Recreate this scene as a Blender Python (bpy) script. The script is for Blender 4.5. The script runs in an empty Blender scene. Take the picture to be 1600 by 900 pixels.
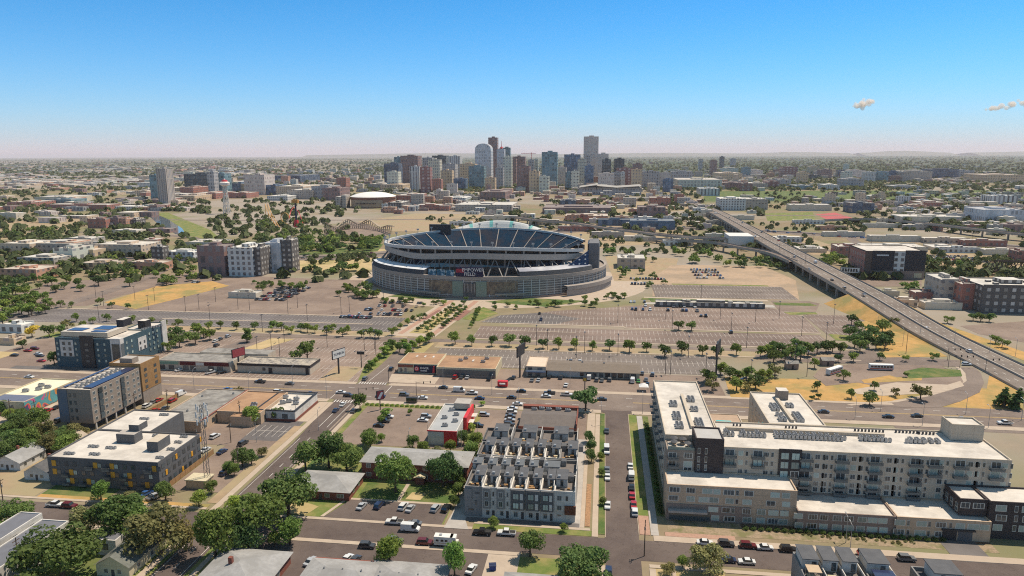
import bpy, math, random
from mathutils import Vector
random.seed(7)
R = math.radians
SC = bpy.context.scene
COL = SC.collection
# ------------------------------------------------------------------ camera model (photo 1600x900)
F = 1100.0; H = 110.0; CX, CY = 800.0, 450.0
PITCH = math.atan(208.0 / F); YAW = math.atan(145.0 / math.hypot(F, 208.0))
cf = Vector((-math.sin(YAW) * math.cos(PITCH), math.cos(YAW) * math.cos(PITCH), -math.sin(PITCH)))
cr = Vector((math.cos(YAW), math.sin(YAW), 0.0)); cu = cr.cross(cf)
def P(px, py, z=0.0):
    """point of the plane at height z that the photo shows at pixel px, py"""
    d = cf + cr * ((px - CX) / F) + cu * (-(py - CY) / F)
    t = (z - H) / d.z
    return (d.x * t, d.y * t)
def pr(x, y, z=0.0):
    v = Vector((x, y, z - H)); c = v.dot(cf)
    return CX + F * v.dot(cr) / c, CY - F * v.dot(cu) / c
def bis(f, a, b):
    fa = f(a)
    for _ in range(60):
        m = (a + b) / 2
        if (f(m) > 0) == (fa > 0): a = m
        else: b = m
    return (a + b) / 2
def X_at(px, y, z=0.0):
    return bis(lambda x: pr(x, y, z)[0] - px, -2.2 * y - 60, 2.2 * y + 60)
def H_at(x, y, py):
    return bis(lambda z: pr(x, y, z)[1] - py, 0, 400)
cd = bpy.data.cameras.new("camera"); cam = bpy.data.objects.new("camera", cd); COL.objects.link(cam)
cam.location = (0, 0, H)
from mathutils import Matrix
cam.rotation_euler = Matrix((cr, cu, -cf)).transposed().to_euler()
cam.rotation_euler.rotate_axis('Z', math.atan(-6 / 1600.0))
cd.sensor_width = 36; cd.lens = 36 * F / 1600; cd.clip_start = 1; cd.clip_end = 200000
SC.camera = cam
# ------------------------------------------------------------------ object helpers
def tag(o, label=None, cat=None, group=None, kind=None):
    if label: o["label"] = label
    if cat: o["category"] = cat
    if group: o["group"] = group
    if kind: o["kind"] = kind
    return o
def empty(name, loc=(0, 0, 0), rz=0.0):
    o = bpy.data.objects.new(name, None); COL.objects.link(o)
    o.location = loc; o.rotation_euler = (0, 0, rz); o.empty_display_size = 1
    return o
def copy_tree(o, loc=None, rz=None, scale=None):
    c = o.copy(); COL.objects.link(c)
    for k in o.children:
        d = k.copy(); COL.objects.link(d); d.parent = c
        for g in k.children:
            e = g.copy(); COL.objects.link(e); e.parent = d
    if loc is not None: c.location = loc
    if rz is not None: c.rotation_euler = (0, 0, rz)
    if scale is not None: c.scale = scale if hasattr(scale, '__len__') else (scale,) * 3
    return c
class MB:
    def __init__(s): s.v = []; s.f = []; s.m = []
    def quad(s, a, b, c, d, m=0):
        n = len(s.v); s.v += [a, b, c, d]; s.f.append((n, n + 1, n + 2, n + 3)); s.m.append(m)
    def tri(s, a, b, c, m=0):
        n = len(s.v); s.v += [a, b, c]; s.f.append((n, n + 1, n + 2)); s.m.append(m)
    def poly(s, pts, z, m=0):
        n = len(s.v); s.v += [(p[0], p[1], z) for p in pts]; s.f.append(tuple(range(n, n + len(pts)))); s.m.append(m)
    def box(s, x0, y0, z0, x1, y1, z1, m=0, mt=None, bottom=True, top=True):
        n = len(s.v)
        s.v += [(x0, y0, z0), (x1, y0, z0), (x1, y1, z0), (x0, y1, z0), (x0, y0, z1), (x1, y0, z1), (x1, y1, z1), (x0, y1, z1)]
        fs = [(0, 1, 5, 4), (1, 2, 6, 5), (2, 3, 7, 6), (3, 0, 4, 7)]
        ms = [m] * 4
        if top: fs.append((4, 5, 6, 7)); ms.append(m if mt is None else mt)
        if bottom: fs.append((3, 2, 1, 0)); ms.append(m)
        s.f += [tuple(i + n for i in f) for f in fs]; s.m += ms
        return s
    def prism(s, pts, z0, z1, m=0, mt=None, top=True, bottom=False):
        n = len(s.v); k = len(pts)
        s.v += [(p[0], p[1], z0) for p in pts] + [(p[0], p[1], z1) for p in pts]
        for i in range(k):
            j = (i + 1) % k
            s.f.append((n + i, n + j, n + k + j, n + k + i)); s.m.append(m)
        if top: s.f.append(tuple(n + k + i for i in range(k))); s.m.append(m if mt is None else mt)
        if bottom: s.f.append(tuple(n + k - 1 - i for i in range(k))); s.m.append(m)
        return s
    def tube(s, a, b, r0, r1=None, n=6, m=0, caps=True):
        r1 = r0 if r1 is None else r1
        a = Vector(a); b = Vector(b); d = (b - a).normalized()
        u = d.orthogonal().normalized(); w = d.cross(u); k = len(s.v)
        for c, r in ((a, r0), (b, r1)):
            for i in range(n):
                t = 2 * math.pi * i / n
                s.v.append(tuple(c + u * (r * math.cos(t)) + w * (r * math.sin(t))))
        for i in range(n):
            j = (i + 1) % n
            s.f.append((k + i, k + j, k + n + j, k + n + i)); s.m.append(m)
        if caps:
            s.f.append(tuple(k + n + i for i in range(n))); s.m.append(m)
            s.f.append(tuple(k + n - 1 - i for i in range(n))); s.m.append(m)
        return s
    def lathe(s, prof, n=12, m=0, c=(0, 0)):
        k = len(s.v)
        for r, z in prof:
            for i in range(n):
                t = 2 * math.pi * i / n
                s.v.append((c[0] + r * math.cos(t), c[1] + r * math.sin(t), z))
        for a in range(len(prof) - 1):
            for i in range(n):
                j = (i + 1) % n
                s.f.append((k + a * n + i, k + a * n + j, k + (a + 1) * n + j, k + (a + 1) * n + i)); s.m.append(m)
        return s
    def beam(s, a, b, w, h, m=0):
        """box along a->b, w wide, h high (a, b on its bottom centre line)"""
        a = Vector(a); b = Vector(b); d = (b - a); d.normalize()
        q = Vector((-d.y, d.x, 0)); q = q.normalized() * (w / 2) if q.length > 1e-6 else Vector((w / 2, 0, 0)); k = len(s.v)
        up = d.cross(q).normalized() * h
        if up.z < 0: up = -up
        for c in (a, b):
            for o in (-q, q, q + up, -q + up): s.v.append(tuple(c + o))
        for f in ((0, 1, 5, 4), (1, 2, 6, 5), (2, 3, 7, 6), (3, 0, 4, 7), (0, 3, 2, 1), (4, 5, 6, 7)):
            s.f.append(tuple(k + i for i in f)); s.m.append(m)
        return s
    def mesh(s, name, mats, smooth=False):
        me = bpy.data.meshes.new(name); me.from_pydata(s.v, [], s.f)
        if not isinstance(mats, (list, tuple)): mats = [mats]
        for m in mats: me.materials.append(m)
        if len(mats) > 1: me.polygons.foreach_set("material_index", s.m)
        if smooth: me.polygons.foreach_set("use_smooth", [True] * len(s.f))
        me.update(); return me
    def build(s, name, mats, parent=None, loc=None, smooth=False):
        o = bpy.data.objects.new(name, s.mesh(name, mats, smooth)); COL.objects.link(o)
        if parent is not None: o.parent = parent
        if loc is not None: o.location = loc
        return o
def ring_strip(mb, outer, inner, m=0):
    for i in range(len(outer) - 1):
        mb.quad(outer[i], outer[i + 1], inner[i + 1], inner[i], m)
# ------------------------------------------------------------------ materials
MATS = {}
def nn(nt, t, **kw):
    n = nt.nodes.new(t)
    for k, v in kw.items(): setattr(n, k, v)
    return n
def newmat(name):
    m = bpy.data.materials.new(name); m.use_nodes = True
    nt = m.node_tree; b = nt.nodes["Principled BSDF"]
    return m, nt, b
def mathn(nt, op, a, b=None, c=None):
    n = nn(nt, "ShaderNodeMath", operation=op)
    for i, x in enumerate((a, b, c)):
        if x is None: continue
        if isinstance(x, (int, float)): n.inputs[i].default_value = x
        else: nt.links.new(x, n.inputs[i])
    return n.outputs[0]
def mixc(nt, fac, a, b, mode='MIX'):
    n = nn(nt, "ShaderNodeMix", data_type='RGBA', blend_type=mode)
    for sock, x in ((n.inputs[0], fac), (n.inputs[6], a), (n.inputs[7], b)):
        if isinstance(x, (int, float)): sock.default_value = x
        elif isinstance(x, (tuple, list)): sock.default_value = (*x[:3], 1)
        else: nt.links.new(x, sock)
    return n.outputs[2]
def wpos(nt):
    g = nn(nt, "ShaderNodeNewGeometry"); return g.outputs["Position"], g
def noise(nt, vec, scale, detail=3.0, rough=.6):
    n = nn(nt, "ShaderNodeTexNoise"); n.inputs["Scale"].default_value = scale
    n.inputs["Detail"].default_value = detail; n.inputs["Roughness"].default_value = rough
    nt.links.new(vec, n.inputs["Vector"]); return n.outputs["Fac"]
def ramp(nt, fac, a, b):
    n = nn(nt, "ShaderNodeMapRange"); n.inputs[1].default_value = a; n.inputs[2].default_value = b
    nt.links.new(fac, n.inputs[0]); return n.outputs[0]
def surf(name, c1, c2=None, scale=.3, rough=.9, c3=None, scale2=.03, metal=0.0, spec=.3, lo=.35, hi=.65, detail=4):
    """surface whose own colour wanders between c1 and c2 (fine) and c3 (broad patches)"""
    if name in MATS: return MATS[name]
    m, nt, b = newmat(name); pos, _ = wpos(nt)
    c2 = c2 or tuple(x * .8 for x in c1)
    col = mixc(nt, ramp(nt, noise(nt, pos, scale, detail), lo, hi), c1, c2)
    if c3: col = mixc(nt, ramp(nt, noise(nt, pos, scale2, 4), .45, .62), col, c3)
    nt.links.new(col, b.inputs["Base Color"]); b.inputs["Roughness"].default_value = rough
    b.inputs["Metallic"].default_value = metal; b.inputs["Specular IOR Level"].default_value = spec
    MATS[name] = m; return m
def plain(name, c, rough=.6, metal=0.0, spec=.4):
    if name in MATS: return MATS[name]
    m, nt, b = newmat(name); pos, _ = wpos(nt)
    col = mixc(nt, ramp(nt, noise(nt, pos, .9, 3), .3, .7), tuple(x * .9 for x in c), tuple(min(1, x * 1.08) for x in c))
    nt.links.new(col, b.inputs["Base Color"])
    b.inputs["Roughness"].default_value = rough; b.inputs["Metallic"].default_value = metal
    b.inputs["Specular IOR Level"].default_value = spec
    MATS[name] = m; return m
def wallm(name, c1, c2, scale=.5, rough=.85, joint=3.1, siding=0.0, c3=None, scale2=.2):
    """outer wall: panel joints, rain streaks, slightly uneven panels"""
    if name in MATS: return MATS[name]
    m, nt, b = newmat(name); pos, _ = wpos(nt); s = nn(nt, "ShaderNodeSeparateXYZ"); nt.links.new(pos, s.inputs[0])
    col = mixc(nt, ramp(nt, noise(nt, pos, scale, 4), .35, .65), c1, c2)
    if c3: col = mixc(nt, ramp(nt, noise(nt, pos, scale2, 4), .45, .62), col, c3)
    mp = nn(nt, "ShaderNodeMapping"); mp.inputs["Scale"].default_value = (1.1, 1.1, .07); nt.links.new(pos, mp.inputs["Vector"])
    col = mixc(nt, mathn(nt, 'MULTIPLY', ramp(nt, noise(nt, mp.outputs[0], 1.0, 4), .52, .72), .3), col, (.62, .58, .54), 'MULTIPLY')
    j = mathn(nt, 'LESS_THAN', mathn(nt, 'FRACT', mathn(nt, 'MULTIPLY', s.outputs[2], 1 / joint)), .05)
    col = mixc(nt, mathn(nt, 'MULTIPLY', j, .4), col, tuple(x * .5 for x in c1))
    u = mathn(nt, 'ADD', s.outputs[0], mathn(nt, 'ADD', s.outputs[1], 4000)); k = mathn(nt, 'LESS_THAN', mathn(nt, 'FRACT', mathn(nt, 'MULTIPLY', u, .21)), .025)
    col = mixc(nt, mathn(nt, 'MULTIPLY', k, .35), col, tuple(x * .5 for x in c1))
    nt.links.new(col, b.inputs["Base Color"]); b.inputs["Roughness"].default_value = rough; b.inputs["Specular IOR Level"].default_value = .25; MATS[name] = m; return m
def glass_mat(name, c, rough=.12):
    if name in MATS: return MATS[name]
    m, nt, b = newmat(name)
    oi = nn(nt, "ShaderNodeObjectInfo")
    col = mixc(nt, oi.outputs["Random"], c, tuple(x * 2.6 + .02 for x in c))
    nt.links.new(col, b.inputs["Base Color"]); b.inputs["Roughness"].default_value = rough
    b.inputs["Specular IOR Level"].default_value = .7
    MATS[name] = m; return m
def facade(name, wall, glass, bay=4.0, fh=3.4, wf=.55, hf=.5, roof=(.5, .48, .45), rough=.75, zoff=0.0, uoff=0.0, wall2=None, gmix=.5):
    """outer wall with a regular grid of windows let into it (far buildings), roof colour on top faces"""
    if name in MATS: return MATS[name]
    m, nt, b = newmat(name); pos, g = wpos(nt)
    s = nn(nt, "ShaderNodeSeparateXYZ"); nt.links.new(pos, s.inputs[0])
    sn = nn(nt, "ShaderNodeSeparateXYZ"); nt.links.new(g.outputs["Normal"], sn.inputs[0])
    u = mathn(nt, 'ADD', mathn(nt, 'MULTIPLY', mathn(nt, 'ADD', s.outputs[0], s.outputs[1]), 1.0 / bay), uoff + 500)
    v = mathn(nt, 'ADD', mathn(nt, 'MULTIPLY', s.outputs[2], 1.0 / fh), zoff + 50)
    fu = mathn(nt, 'FRACT', u); fv = mathn(nt, 'FRACT', v)
    wu = mathn(nt, 'LESS_THAN', mathn(nt, 'ABSOLUTE', mathn(nt, 'SUBTRACT', fu, .5)), wf / 2)
    wv = mathn(nt, 'LESS_THAN', mathn(nt, 'ABSOLUTE', mathn(nt, 'SUBTRACT', fv, .5)), hf / 2)
    top = mathn(nt, 'GREATER_THAN', mathn(nt, 'ABSOLUTE', sn.outputs[2]), .5)
    win = mathn(nt, 'MULTIPLY', mathn(nt, 'MULTIPLY', wu, wv), mathn(nt, 'SUBTRACT', 1.0, top))
    cb = nn(nt, "ShaderNodeCombineXYZ")
    nt.links.new(mathn(nt, 'FLOOR', u), cb.inputs[0]); nt.links.new(mathn(nt, 'FLOOR', v), cb.inputs[1])
    wn = nn(nt, "ShaderNodeTexWhiteNoise"); nt.links.new(cb.outputs[0], wn.inputs["Vector"])
    gl = mixc(nt, mathn(nt, 'MULTIPLY', wn.outputs["Value"], gmix), glass, tuple(min(.8, x * 2.5 + .1) for x in glass))
    wl = mixc(nt, ramp(nt, noise(nt, pos, .15, 3), .35, .65), wall, wall2 or tuple(x * .88 for x in wall))
    rf = mixc(nt, ramp(nt, noise(nt, pos, .12, 4), .4, .62), roof, tuple(x * .72 for x in roof))
    col = mixc(nt, top, mixc(nt, win, wl, gl), rf)
    nt.links.new(col, b.inputs["Base Color"])
    nt.links.new(mathn(nt, 'SUBTRACT', rough, mathn(nt, 'MULTIPLY', win, rough - .15)), b.inputs["Roughness"])
    b.inputs["Specular IOR Level"].default_value = .4
    MATS[name] = m; return m
def patches(nt, pos, col, scale=.05, amt=.35):
    """rectangular repair patches and oil stains in a paved surface"""
    v = nn(nt, "ShaderNodeTexVoronoi", distance='CHEBYCHEV'); v.inputs["Scale"].default_value = scale; nt.links.new(pos, v.inputs["Vector"])
    sp = nn(nt, "ShaderNodeSeparateColor"); nt.links.new(v.outputs["Color"], sp.inputs[0])
    k = mathn(nt, 'MULTIPLY', ramp(nt, sp.outputs[0], .55, .6), amt)
    col = mixc(nt, k, col, (.8, .78, .77), 'MULTIPLY')
    st = noise(nt, pos, .55, 5, .75); return mixc(nt, mathn(nt, 'MULTIPLY', ramp(nt, st, .6, .75), .35), col, (.45, .43, .42), 'MULTIPLY')
def road_mat(name, c1, c2, c3):
    if name in MATS: return MATS[name]
    m, nt, b = newmat(name); pos, _ = wpos(nt)
    col = mixc(nt, ramp(nt, noise(nt, pos, .25, 5), .35, .65), c1, c2); col = mixc(nt, ramp(nt, noise(nt, pos, .03, 4), .45, .62), col, c3); col = patches(nt, pos, col, .09)
    sc = nn(nt, "ShaderNodeTexNoise"); sc.inputs["Scale"].default_value = .2; sc.inputs["Detail"].default_value = 4; nt.links.new(pos, sc.inputs["Vector"])
    crack = mathn(nt, 'LESS_THAN', mathn(nt, 'ABSOLUTE', mathn(nt, 'SUBTRACT', sc.outputs["Fac"], .5)), .005)
    col = mixc(nt, mathn(nt, 'MULTIPLY', crack, .45), col, tuple(x * .45 for x in c1))
    nt.links.new(col, b.inputs["Base Color"]); b.inputs["Roughness"].default_value = .93; b.inputs["Specular IOR Level"].default_value = .2; MATS[name] = m; return m
def membrane(name, c1, c2, seam=3.2):
    if name in MATS: return MATS[name]
    m, nt, b = newmat(name); pos, _ = wpos(nt); s = nn(nt, "ShaderNodeSeparateXYZ"); nt.links.new(pos, s.inputs[0])
    col = mixc(nt, ramp(nt, noise(nt, pos, .22, 5), .35, .65), c1, c2); col = mixc(nt, ramp(nt, noise(nt, pos, .07, 5, .7), .5, .68), col, tuple(x * .78 for x in c2))
    f = mathn(nt, 'LESS_THAN', mathn(nt, 'FRACT', mathn(nt, 'MULTIPLY', mathn(nt, 'ADD', s.outputs[1], 900), 1 / seam)), .05)
    col = mixc(nt, mathn(nt, 'MULTIPLY', f, .35), col, tuple(x * .6 for x in c1)); col = mixc(nt, mathn(nt, 'MULTIPLY', ramp(nt, noise(nt, pos, .6, 5, .8), .62, .74), .5), col, (.5, .46, .42), 'MULTIPLY')
    nt.links.new(col, b.inputs["Base Color"]); b.inputs["Roughness"].default_value = .85; MATS[name] = m; return m
def lot(name, c1, c2, stall=2.7, row=18.0, lw=.18, wid=.64, x0=0.0, y0=0.0, line=(.47, .43, .39), vary=.5, turn=False):
    """asphalt with rows of painted stall lines (world metres): lines run along y, rows along x"""
    if name in MATS: return MATS[name]
    m, nt, b = newmat(name); pos, _ = wpos(nt)
    s = nn(nt, "ShaderNodeSeparateXYZ"); nt.links.new(pos, s.inputs[0])
    ix, iy = (1, 0) if turn else (0, 1)
    fu = mathn(nt, 'FRACT', mathn(nt, 'MULTIPLY', mathn(nt, 'ADD', s.outputs[ix], 5000 - x0), 1 / stall))
    fv = mathn(nt, 'FRACT', mathn(nt, 'MULTIPLY', mathn(nt, 'ADD', s.outputs[iy], 5004 - y0), 1 / row))
    a = mathn(nt, 'MULTIPLY', mathn(nt, 'LESS_THAN', fu, lw / stall), mathn(nt, 'LESS_THAN', fv, wid))
    mid = mathn(nt, 'LESS_THAN', mathn(nt, 'ABSOLUTE', mathn(nt, 'SUBTRACT', fv, wid / 2)), lw / row)
    a = mathn(nt, 'MAXIMUM', a, mathn(nt, 'MULTIPLY', mid, .6))
    wear = ramp(nt, noise(nt, pos, .06, 4), .3, .55)
    a = mathn(nt, 'MULTIPLY', a, mathn(nt, 'ADD', 1 - vary, mathn(nt, 'MULTIPLY', wear, vary)))
    col = mixc(nt, ramp(nt, noise(nt, pos, .35, 5), .35, .65), c1, c2)
    col = mixc(nt, ramp(nt, noise(nt, pos, .018, 4), .42, .66), col, tuple(x * 1.3 for x in c1))
    sc = nn(nt, "ShaderNodeTexNoise"); sc.inputs["Scale"].default_value = .12; nt.links.new(pos, sc.inputs["Vector"])
    crack = mathn(nt, 'LESS_THAN', mathn(nt, 'ABSOLUTE', mathn(nt, 'SUBTRACT', sc.outputs["Fac"], .5)), .006)
    col = mixc(nt, mathn(nt, 'MULTIPLY', crack, .5), col, tuple(x * .5 for x in c1))
    col = patches(nt, pos, col, .035)
    col = mixc(nt, a, col, line)
    nt.links.new(col, b.inputs["Base Color"]); b.inputs["Roughness"].default_value = .92
    b.inputs["Specular IOR Level"].default_value = .2
    MATS[name] = m; return m
# ------------------------------------------------------------------ world, sun, view
SUN_EL = R(63); SUN_VEC = Vector((.40, .31, 1.0)).normalized()
SUN_EL = math.asin(SUN_VEC.z)
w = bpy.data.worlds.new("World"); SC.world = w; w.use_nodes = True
nt = w.node_tree; bg = nt.nodes["Background"]
sky = nt.nodes.new("ShaderNodeTexSky"); sky.sky_type = 'NISHITA'; sky.sun_disc = False
sky.sun_elevation = SUN_EL; sky.sun_rotation = math.atan2(SUN_VEC.x, SUN_VEC.y)
sky.altitude = 1600; sky.air_density = 1.0; sky.dust_density = .1; sky.ozone_density = 1.2
hs = nt.nodes.new("ShaderNodeHueSaturation"); hs.inputs["Hue"].default_value = .495; hs.inputs["Saturation"].default_value = 1.15
gm = nt.nodes.new("ShaderNodeGamma"); gm.inputs[1].default_value = 1.0
nt.links.new(sky.outputs[0], hs.inputs["Color"]); nt.links.new(hs.outputs[0], gm.inputs[0])
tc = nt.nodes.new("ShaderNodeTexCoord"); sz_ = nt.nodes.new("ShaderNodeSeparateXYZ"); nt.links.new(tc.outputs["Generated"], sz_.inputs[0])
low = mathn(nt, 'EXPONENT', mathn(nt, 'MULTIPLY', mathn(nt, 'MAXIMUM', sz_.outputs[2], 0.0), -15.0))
skc = mixc(nt, 1.0, gm.outputs[0], mixc(nt, ramp(nt, sz_.outputs[2], .2, .5), (.17, .73, 1.02), (1.75, 1.25, .82)), 'MULTIPLY')  # warm tint added to the unseen upper sky to neutralise fill on shaded walls
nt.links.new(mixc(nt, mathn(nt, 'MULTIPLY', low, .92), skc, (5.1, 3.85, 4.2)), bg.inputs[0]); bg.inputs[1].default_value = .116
sl = bpy.data.lights.new("sun", 'SUN'); sl.energy = 4.2; sl.angle = R(.5); sl.color = (1, .87, .70)
so = bpy.data.objects.new("sun", sl); COL.objects.link(so); so.location = (0, 0, 400)
so.rotation_euler = (-SUN_VEC).to_track_quat('-Z', 'Y').to_euler()
SC.view_settings.view_transform = 'Standard'; SC.view_settings.look = 'None'; SC.view_settings.exposure = .4
SC.view_settings.gamma = 1; SC.view_settings.use_curve_mapping = False
SC.render.engine = 'CYCLES'
SC.cycles.use_denoising = False; SC.cycles.filter_width = 1.1
SC.cycles.max_bounces = 6; SC.cycles.diffuse_bounces = 3; SC.cycles.glossy_bounces = 2; SC.cycles.volume_bounces = 5
SC.cycles.transmission_bounces = 2; SC.cycles.transparent_max_bounces = 4
# ------------------------------------------------------------------ ground, roads, lots
asph = road_mat('asphalt', (.19, .152, .132), (.16, .128, .113), (.22, .176, .15)); asphn = road_mat('street_asphalt', (.118, .093, .084), (.10, .078, .072), (.14, .112, .10))
asphd = surf('dark_asphalt', (.135, .122, .118), (.115, .105, .10), .25, .93, (.16, .145, .14), .04)
conc = surf('concrete', (.44, .36, .285), (.37, .30, .237), .3, .9, (.40, .32, .25), .05)
concg = surf('grey_concrete', (.40, .37, .34), (.34, .31, .285), .4, .9)
dry = surf('dry_grass', (.48, .285, .105), (.36, .225, .08), .22, 1, (.25, .21, .08), .05, detail=7)
drypale = surf('pale_dry_grass', (.48, .36, .20), (.38, .29, .15), .15, 1, (.30, .25, .11), .03, detail=7)
green = surf('lawn_green', (.105, .15, .035), (.15, .18, .05), .5, 1, (.24, .21, .08), .12, detail=7)
greend = surf('lawn_deep_green', (.055, .105, .025), (.085, .125, .035), .5, 1, (.16, .16, .055), .1, detail=7)
tan = surf('bare_earth', (.36, .265, .17), (.285, .21, .135), .2, 1, (.30, .25, .15), .03, detail=6)
brickpave = surf('brick_paving', (.40, .25, .185), (.33, .20, .15), 1.2, .9)
pink = road_mat('pinkish_asphalt', (.222, .168, .139), (.192, .146, .121), (.256, .196, .159))
redp = surf('red_paving', (.26, .13, .105), (.21, .11, .09), .5, .9)
mulch = surf('mulch', (.10, .065, .045), (.16, .10, .06), 1.5, 1)
rock = surf('landscape_rock', (.38, .22, .12), (.24, .14, .08), 1.6, 1)
# base sheet: near it is dry urban ground, far off it turns to the mottled colours of a city plain
def ground_mat():
    m, nt, b = newmat('ground'); pos, _ = wpos(nt)
    n1 = noise(nt, pos, .12, 6); n2 = noise(nt, pos, .012, 5); n3 = noise(nt, pos, .0021, 5); n4 = noise(nt, pos, .00045, 4)
    a = mixc(nt, ramp(nt, n1, .35, .65), (.265, .205, .135), (.205, .165, .108))
    a = mixc(nt, ramp(nt, n2, .45, .6), a, (.19, .185, .10))
    a = mixc(nt, ramp(nt, n3, .47, .58), a, (.30, .26, .22))
    s = nn(nt, "ShaderNodeSeparateXYZ"); nt.links.new(pos, s.inputs[0])
    far = ramp(nt, s.outputs[1], 2600, 4200)
    fc = mixc(nt, ramp(nt, n4, .44, .56), (.065, .085, .045), (.21, .19, .15))
    east = ramp(nt, mathn(nt, 'ADD', s.outputs[0], mathn(nt, 'MULTIPLY', s.outputs[1], .28)), -600, 900)
    fc = mixc(nt, mathn(nt, 'MULTIPLY', east, .8), fc, (.055, .078, .042))
    col = mixc(nt, far, a, fc)
    nt.links.new(col, b.inputs["Base Color"]); b.inputs["Roughness"].default_value = 1; b.inputs["Specular IOR Level"].default_value = .1
    return m
g = MB(); g.poly([(-60000, -400), (60000, -400), (60000, 70000), (-60000, 70000)], 0)
tag(g.build('ground', ground_mat()), 'dry tan city ground spreading out to the flat horizon', 'ground', kind='structure')
NZ = 0
def zone(name, pts, mat, lv=1, px=False, label=None, kerb=None):
    if px: pts = [P(*p) for p in pts]
    m = MB(); z = .02 * lv + .0006 * (zone.n % 20); zone.n += 1
    m.poly(pts, z)
    o = m.build(name, mat); tag(o, label, None, kind='structure'); return o
zone.n = 0
def rect(name, x0, y0, x1, y1, mat, lv=1, label=None): return zone(name, [(x0, y0), (x1, y0), (x1, y1), (x0, y1)], mat, lv, False, label)
def walk(name, x0, y0, x1, y1, mat=None, label=None, h=.14):
    m = MB(); m.box(x0, y0, .01, x1, y1, h + .0005 * (zone.n % 20), bottom=False); zone.n += 1
    return tag(m.build(name, mat or conc), label, None, kind='structure')
def stripes(name, segs, w, mat, z=.075):
    m = MB()
    for (x0, y0, x1, y1) in segs:
        d = Vector((x1 - x0, y1 - y0, 0)); d.normalize(); q = Vector((-d.y, d.x, 0)) * w / 2
        m.quad((x0 - q.x, y0 - q.y, z), (x1 - q.x, y1 - q.y, z), (x1 + q.x, y1 + q.y, z), (x0 + q.x, y0 + q.y, z))
    return tag(m.build(name, mat), None, None, kind='structure')
def dash(x0, y0, x1, y1, on=3, off=9):
    L = math.hypot(x1 - x0, y1 - y0); d = ((x1 - x0) / L, (y1 - y0) / L); t = 0; out = []
    while t < L:
        e = min(L, t + on); out.append((x0 + d[0] * t, y0 + d[1] * t, x0 + d[0] * e, y0 + d[1] * e)); t += on + off
    return out
white_paint = surf('white_road_paint', (.62, .6, .56), (.45, .42, .39), 1.2, .8)
yellow_paint = surf('yellow_road_paint', (.62, .42, .12), (.48, .33, .12), 1.2, .8)
# --- main avenue running across the picture
rect('avenue_road', -900, 295.5, 700, 317, asph, 3, 'wide grey avenue crossing in front of the stadium lots')
walk('avenue_pavement', -900, 317, -118.5, 320.5); walk('avenue_pavement', -102, 317, 60, 320.5); walk('avenue_pavement', 60, 317, 130, 319.4)
walk('avenue_pavement', -900, 291.6, -123, 295.5); walk('avenue_pavement', -105, 291.6, 1, 295.5); walk('avenue_pavement', 14, 291.6, 700, 295.5)
stripes('lane_markings', dash(-900, 300.9, 700, 300.9) + dash(-900, 311.8, 700, 311.8) + [(-123, 296, -123, 306), (-100, 306, -100, 317), (-100, 317.2, -101, 317.3)], .28, white_paint)
stripes('centre_line', [(-900, 306.1, -126, 306.1), (-98, 306.1, 0, 306.1), (15, 306.1, 700, 306.1), (-900, 306.7, -126, 306.7), (-98, 306.7, 0, 306.7), (15, 306.7, 700, 306.7)], .2, yellow_paint)
# --- side street that runs away from the camera on the right of the grey townhouses
zone('side_street', [(2.6, 120), (12.3, 120), (12.3, 292), (18, 295.6), (-3, 295.6), (2.6, 292)], asphn, 2, label='straight grey side street between townhouses and pale apartment complex')
# --- street along the front
rect('front_street', -400, 179.6, -108.5, 190, asphn, 2, 'quiet grey street crossing near the front')
rect('front_street', -108.6, 179.6, 400, 190.2, asphn, 2, 'quiet grey street crossing near the front')
# --- diagonal-looking street on the left
zone('left_street', [(-118, 120), (-109, 120), (-109, 245), (-106.5, 262), (-106.5, 295.6), (-120.5, 295.6), (-119, 262), (-118, 245)], asphn, 4, label='grey street with lane lines beside the pale low buildings')
zone('left_street_far', [(-118, 317), (-103, 317), (-107, 345), (-107, 398), (-116, 398), (-116, 345)], asph, 4)
stripes('lane_markings', dash(-113.5, 120, -113.5, 255, 3, 5) + [(-111, 262, -111, 290), (-114.5, 262, -114.5, 290), (-113.5, 322, -111.5, 350)], .22, white_paint, .1)
stripes('edge_line', [(-117.2, 120, -117.2, 250), (-109.9, 120, -109.9, 245)], .15, white_paint, .1)
stripes('crosswalk', [(x, 291.5, x, 294.6) for x in [-119.5 + 1.3 * i for i in range(10)]] + [(x, 318, x, 321) for x in [-117 + 1.3 * i for i in range(11)]], .55, white_paint, .12)
# --- pavements by the front streets
walk('pavement', -121.5, 191.6, -119.3, 291); walk('pavement', -121.5, 120, -119.3, 178)
walk('pavement', -107.6, 192, -105.6, 291); walk('pavement', -107.6, 120, -106, 178)
walk('pavement', -105.6, 190.2, -37, 191.6); walk('pavement', -37, 193.6, -2, 194.9); walk('pavement', -1.4, 190.4, .4, 290)
walk('pavement', -260, 191.8, -123, 193); walk('pavement', -260, 176.6, -123, 178.4)
walk('pavement', -105.6, 177.8, -21, 179.5); walk('pavement', 14.4, 176.4, 80, 178); walk('pavement', 16.5, 190.2, 150, 193.2)
walk('pavement', 15.9, 193.3, 18.2, 290, concg); walk('brick_corner', 12.6, 193.3, 15.7, 204.5, brickpave); walk('brick_walk', 20, 193.3, 40, 195.6, brickpave)
rect('grass_verge', .5, 192, 2.5, 291, greend, 5); rect('grass_verge', -37, 190.5, -1.5, 193.5, green, 5)
rect('grass_verge', 12.4, 204.6, 15.8, 291, green, 5); rect('planting_bed', 18.3, 205, 20.6, 290, greend, 5)
rect('grass_verge', -21, 130, 2.2, 177.6, green, 4); rect('grass_verge', 14.4, 170, 34, 176.2, drypale, 4)
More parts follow.
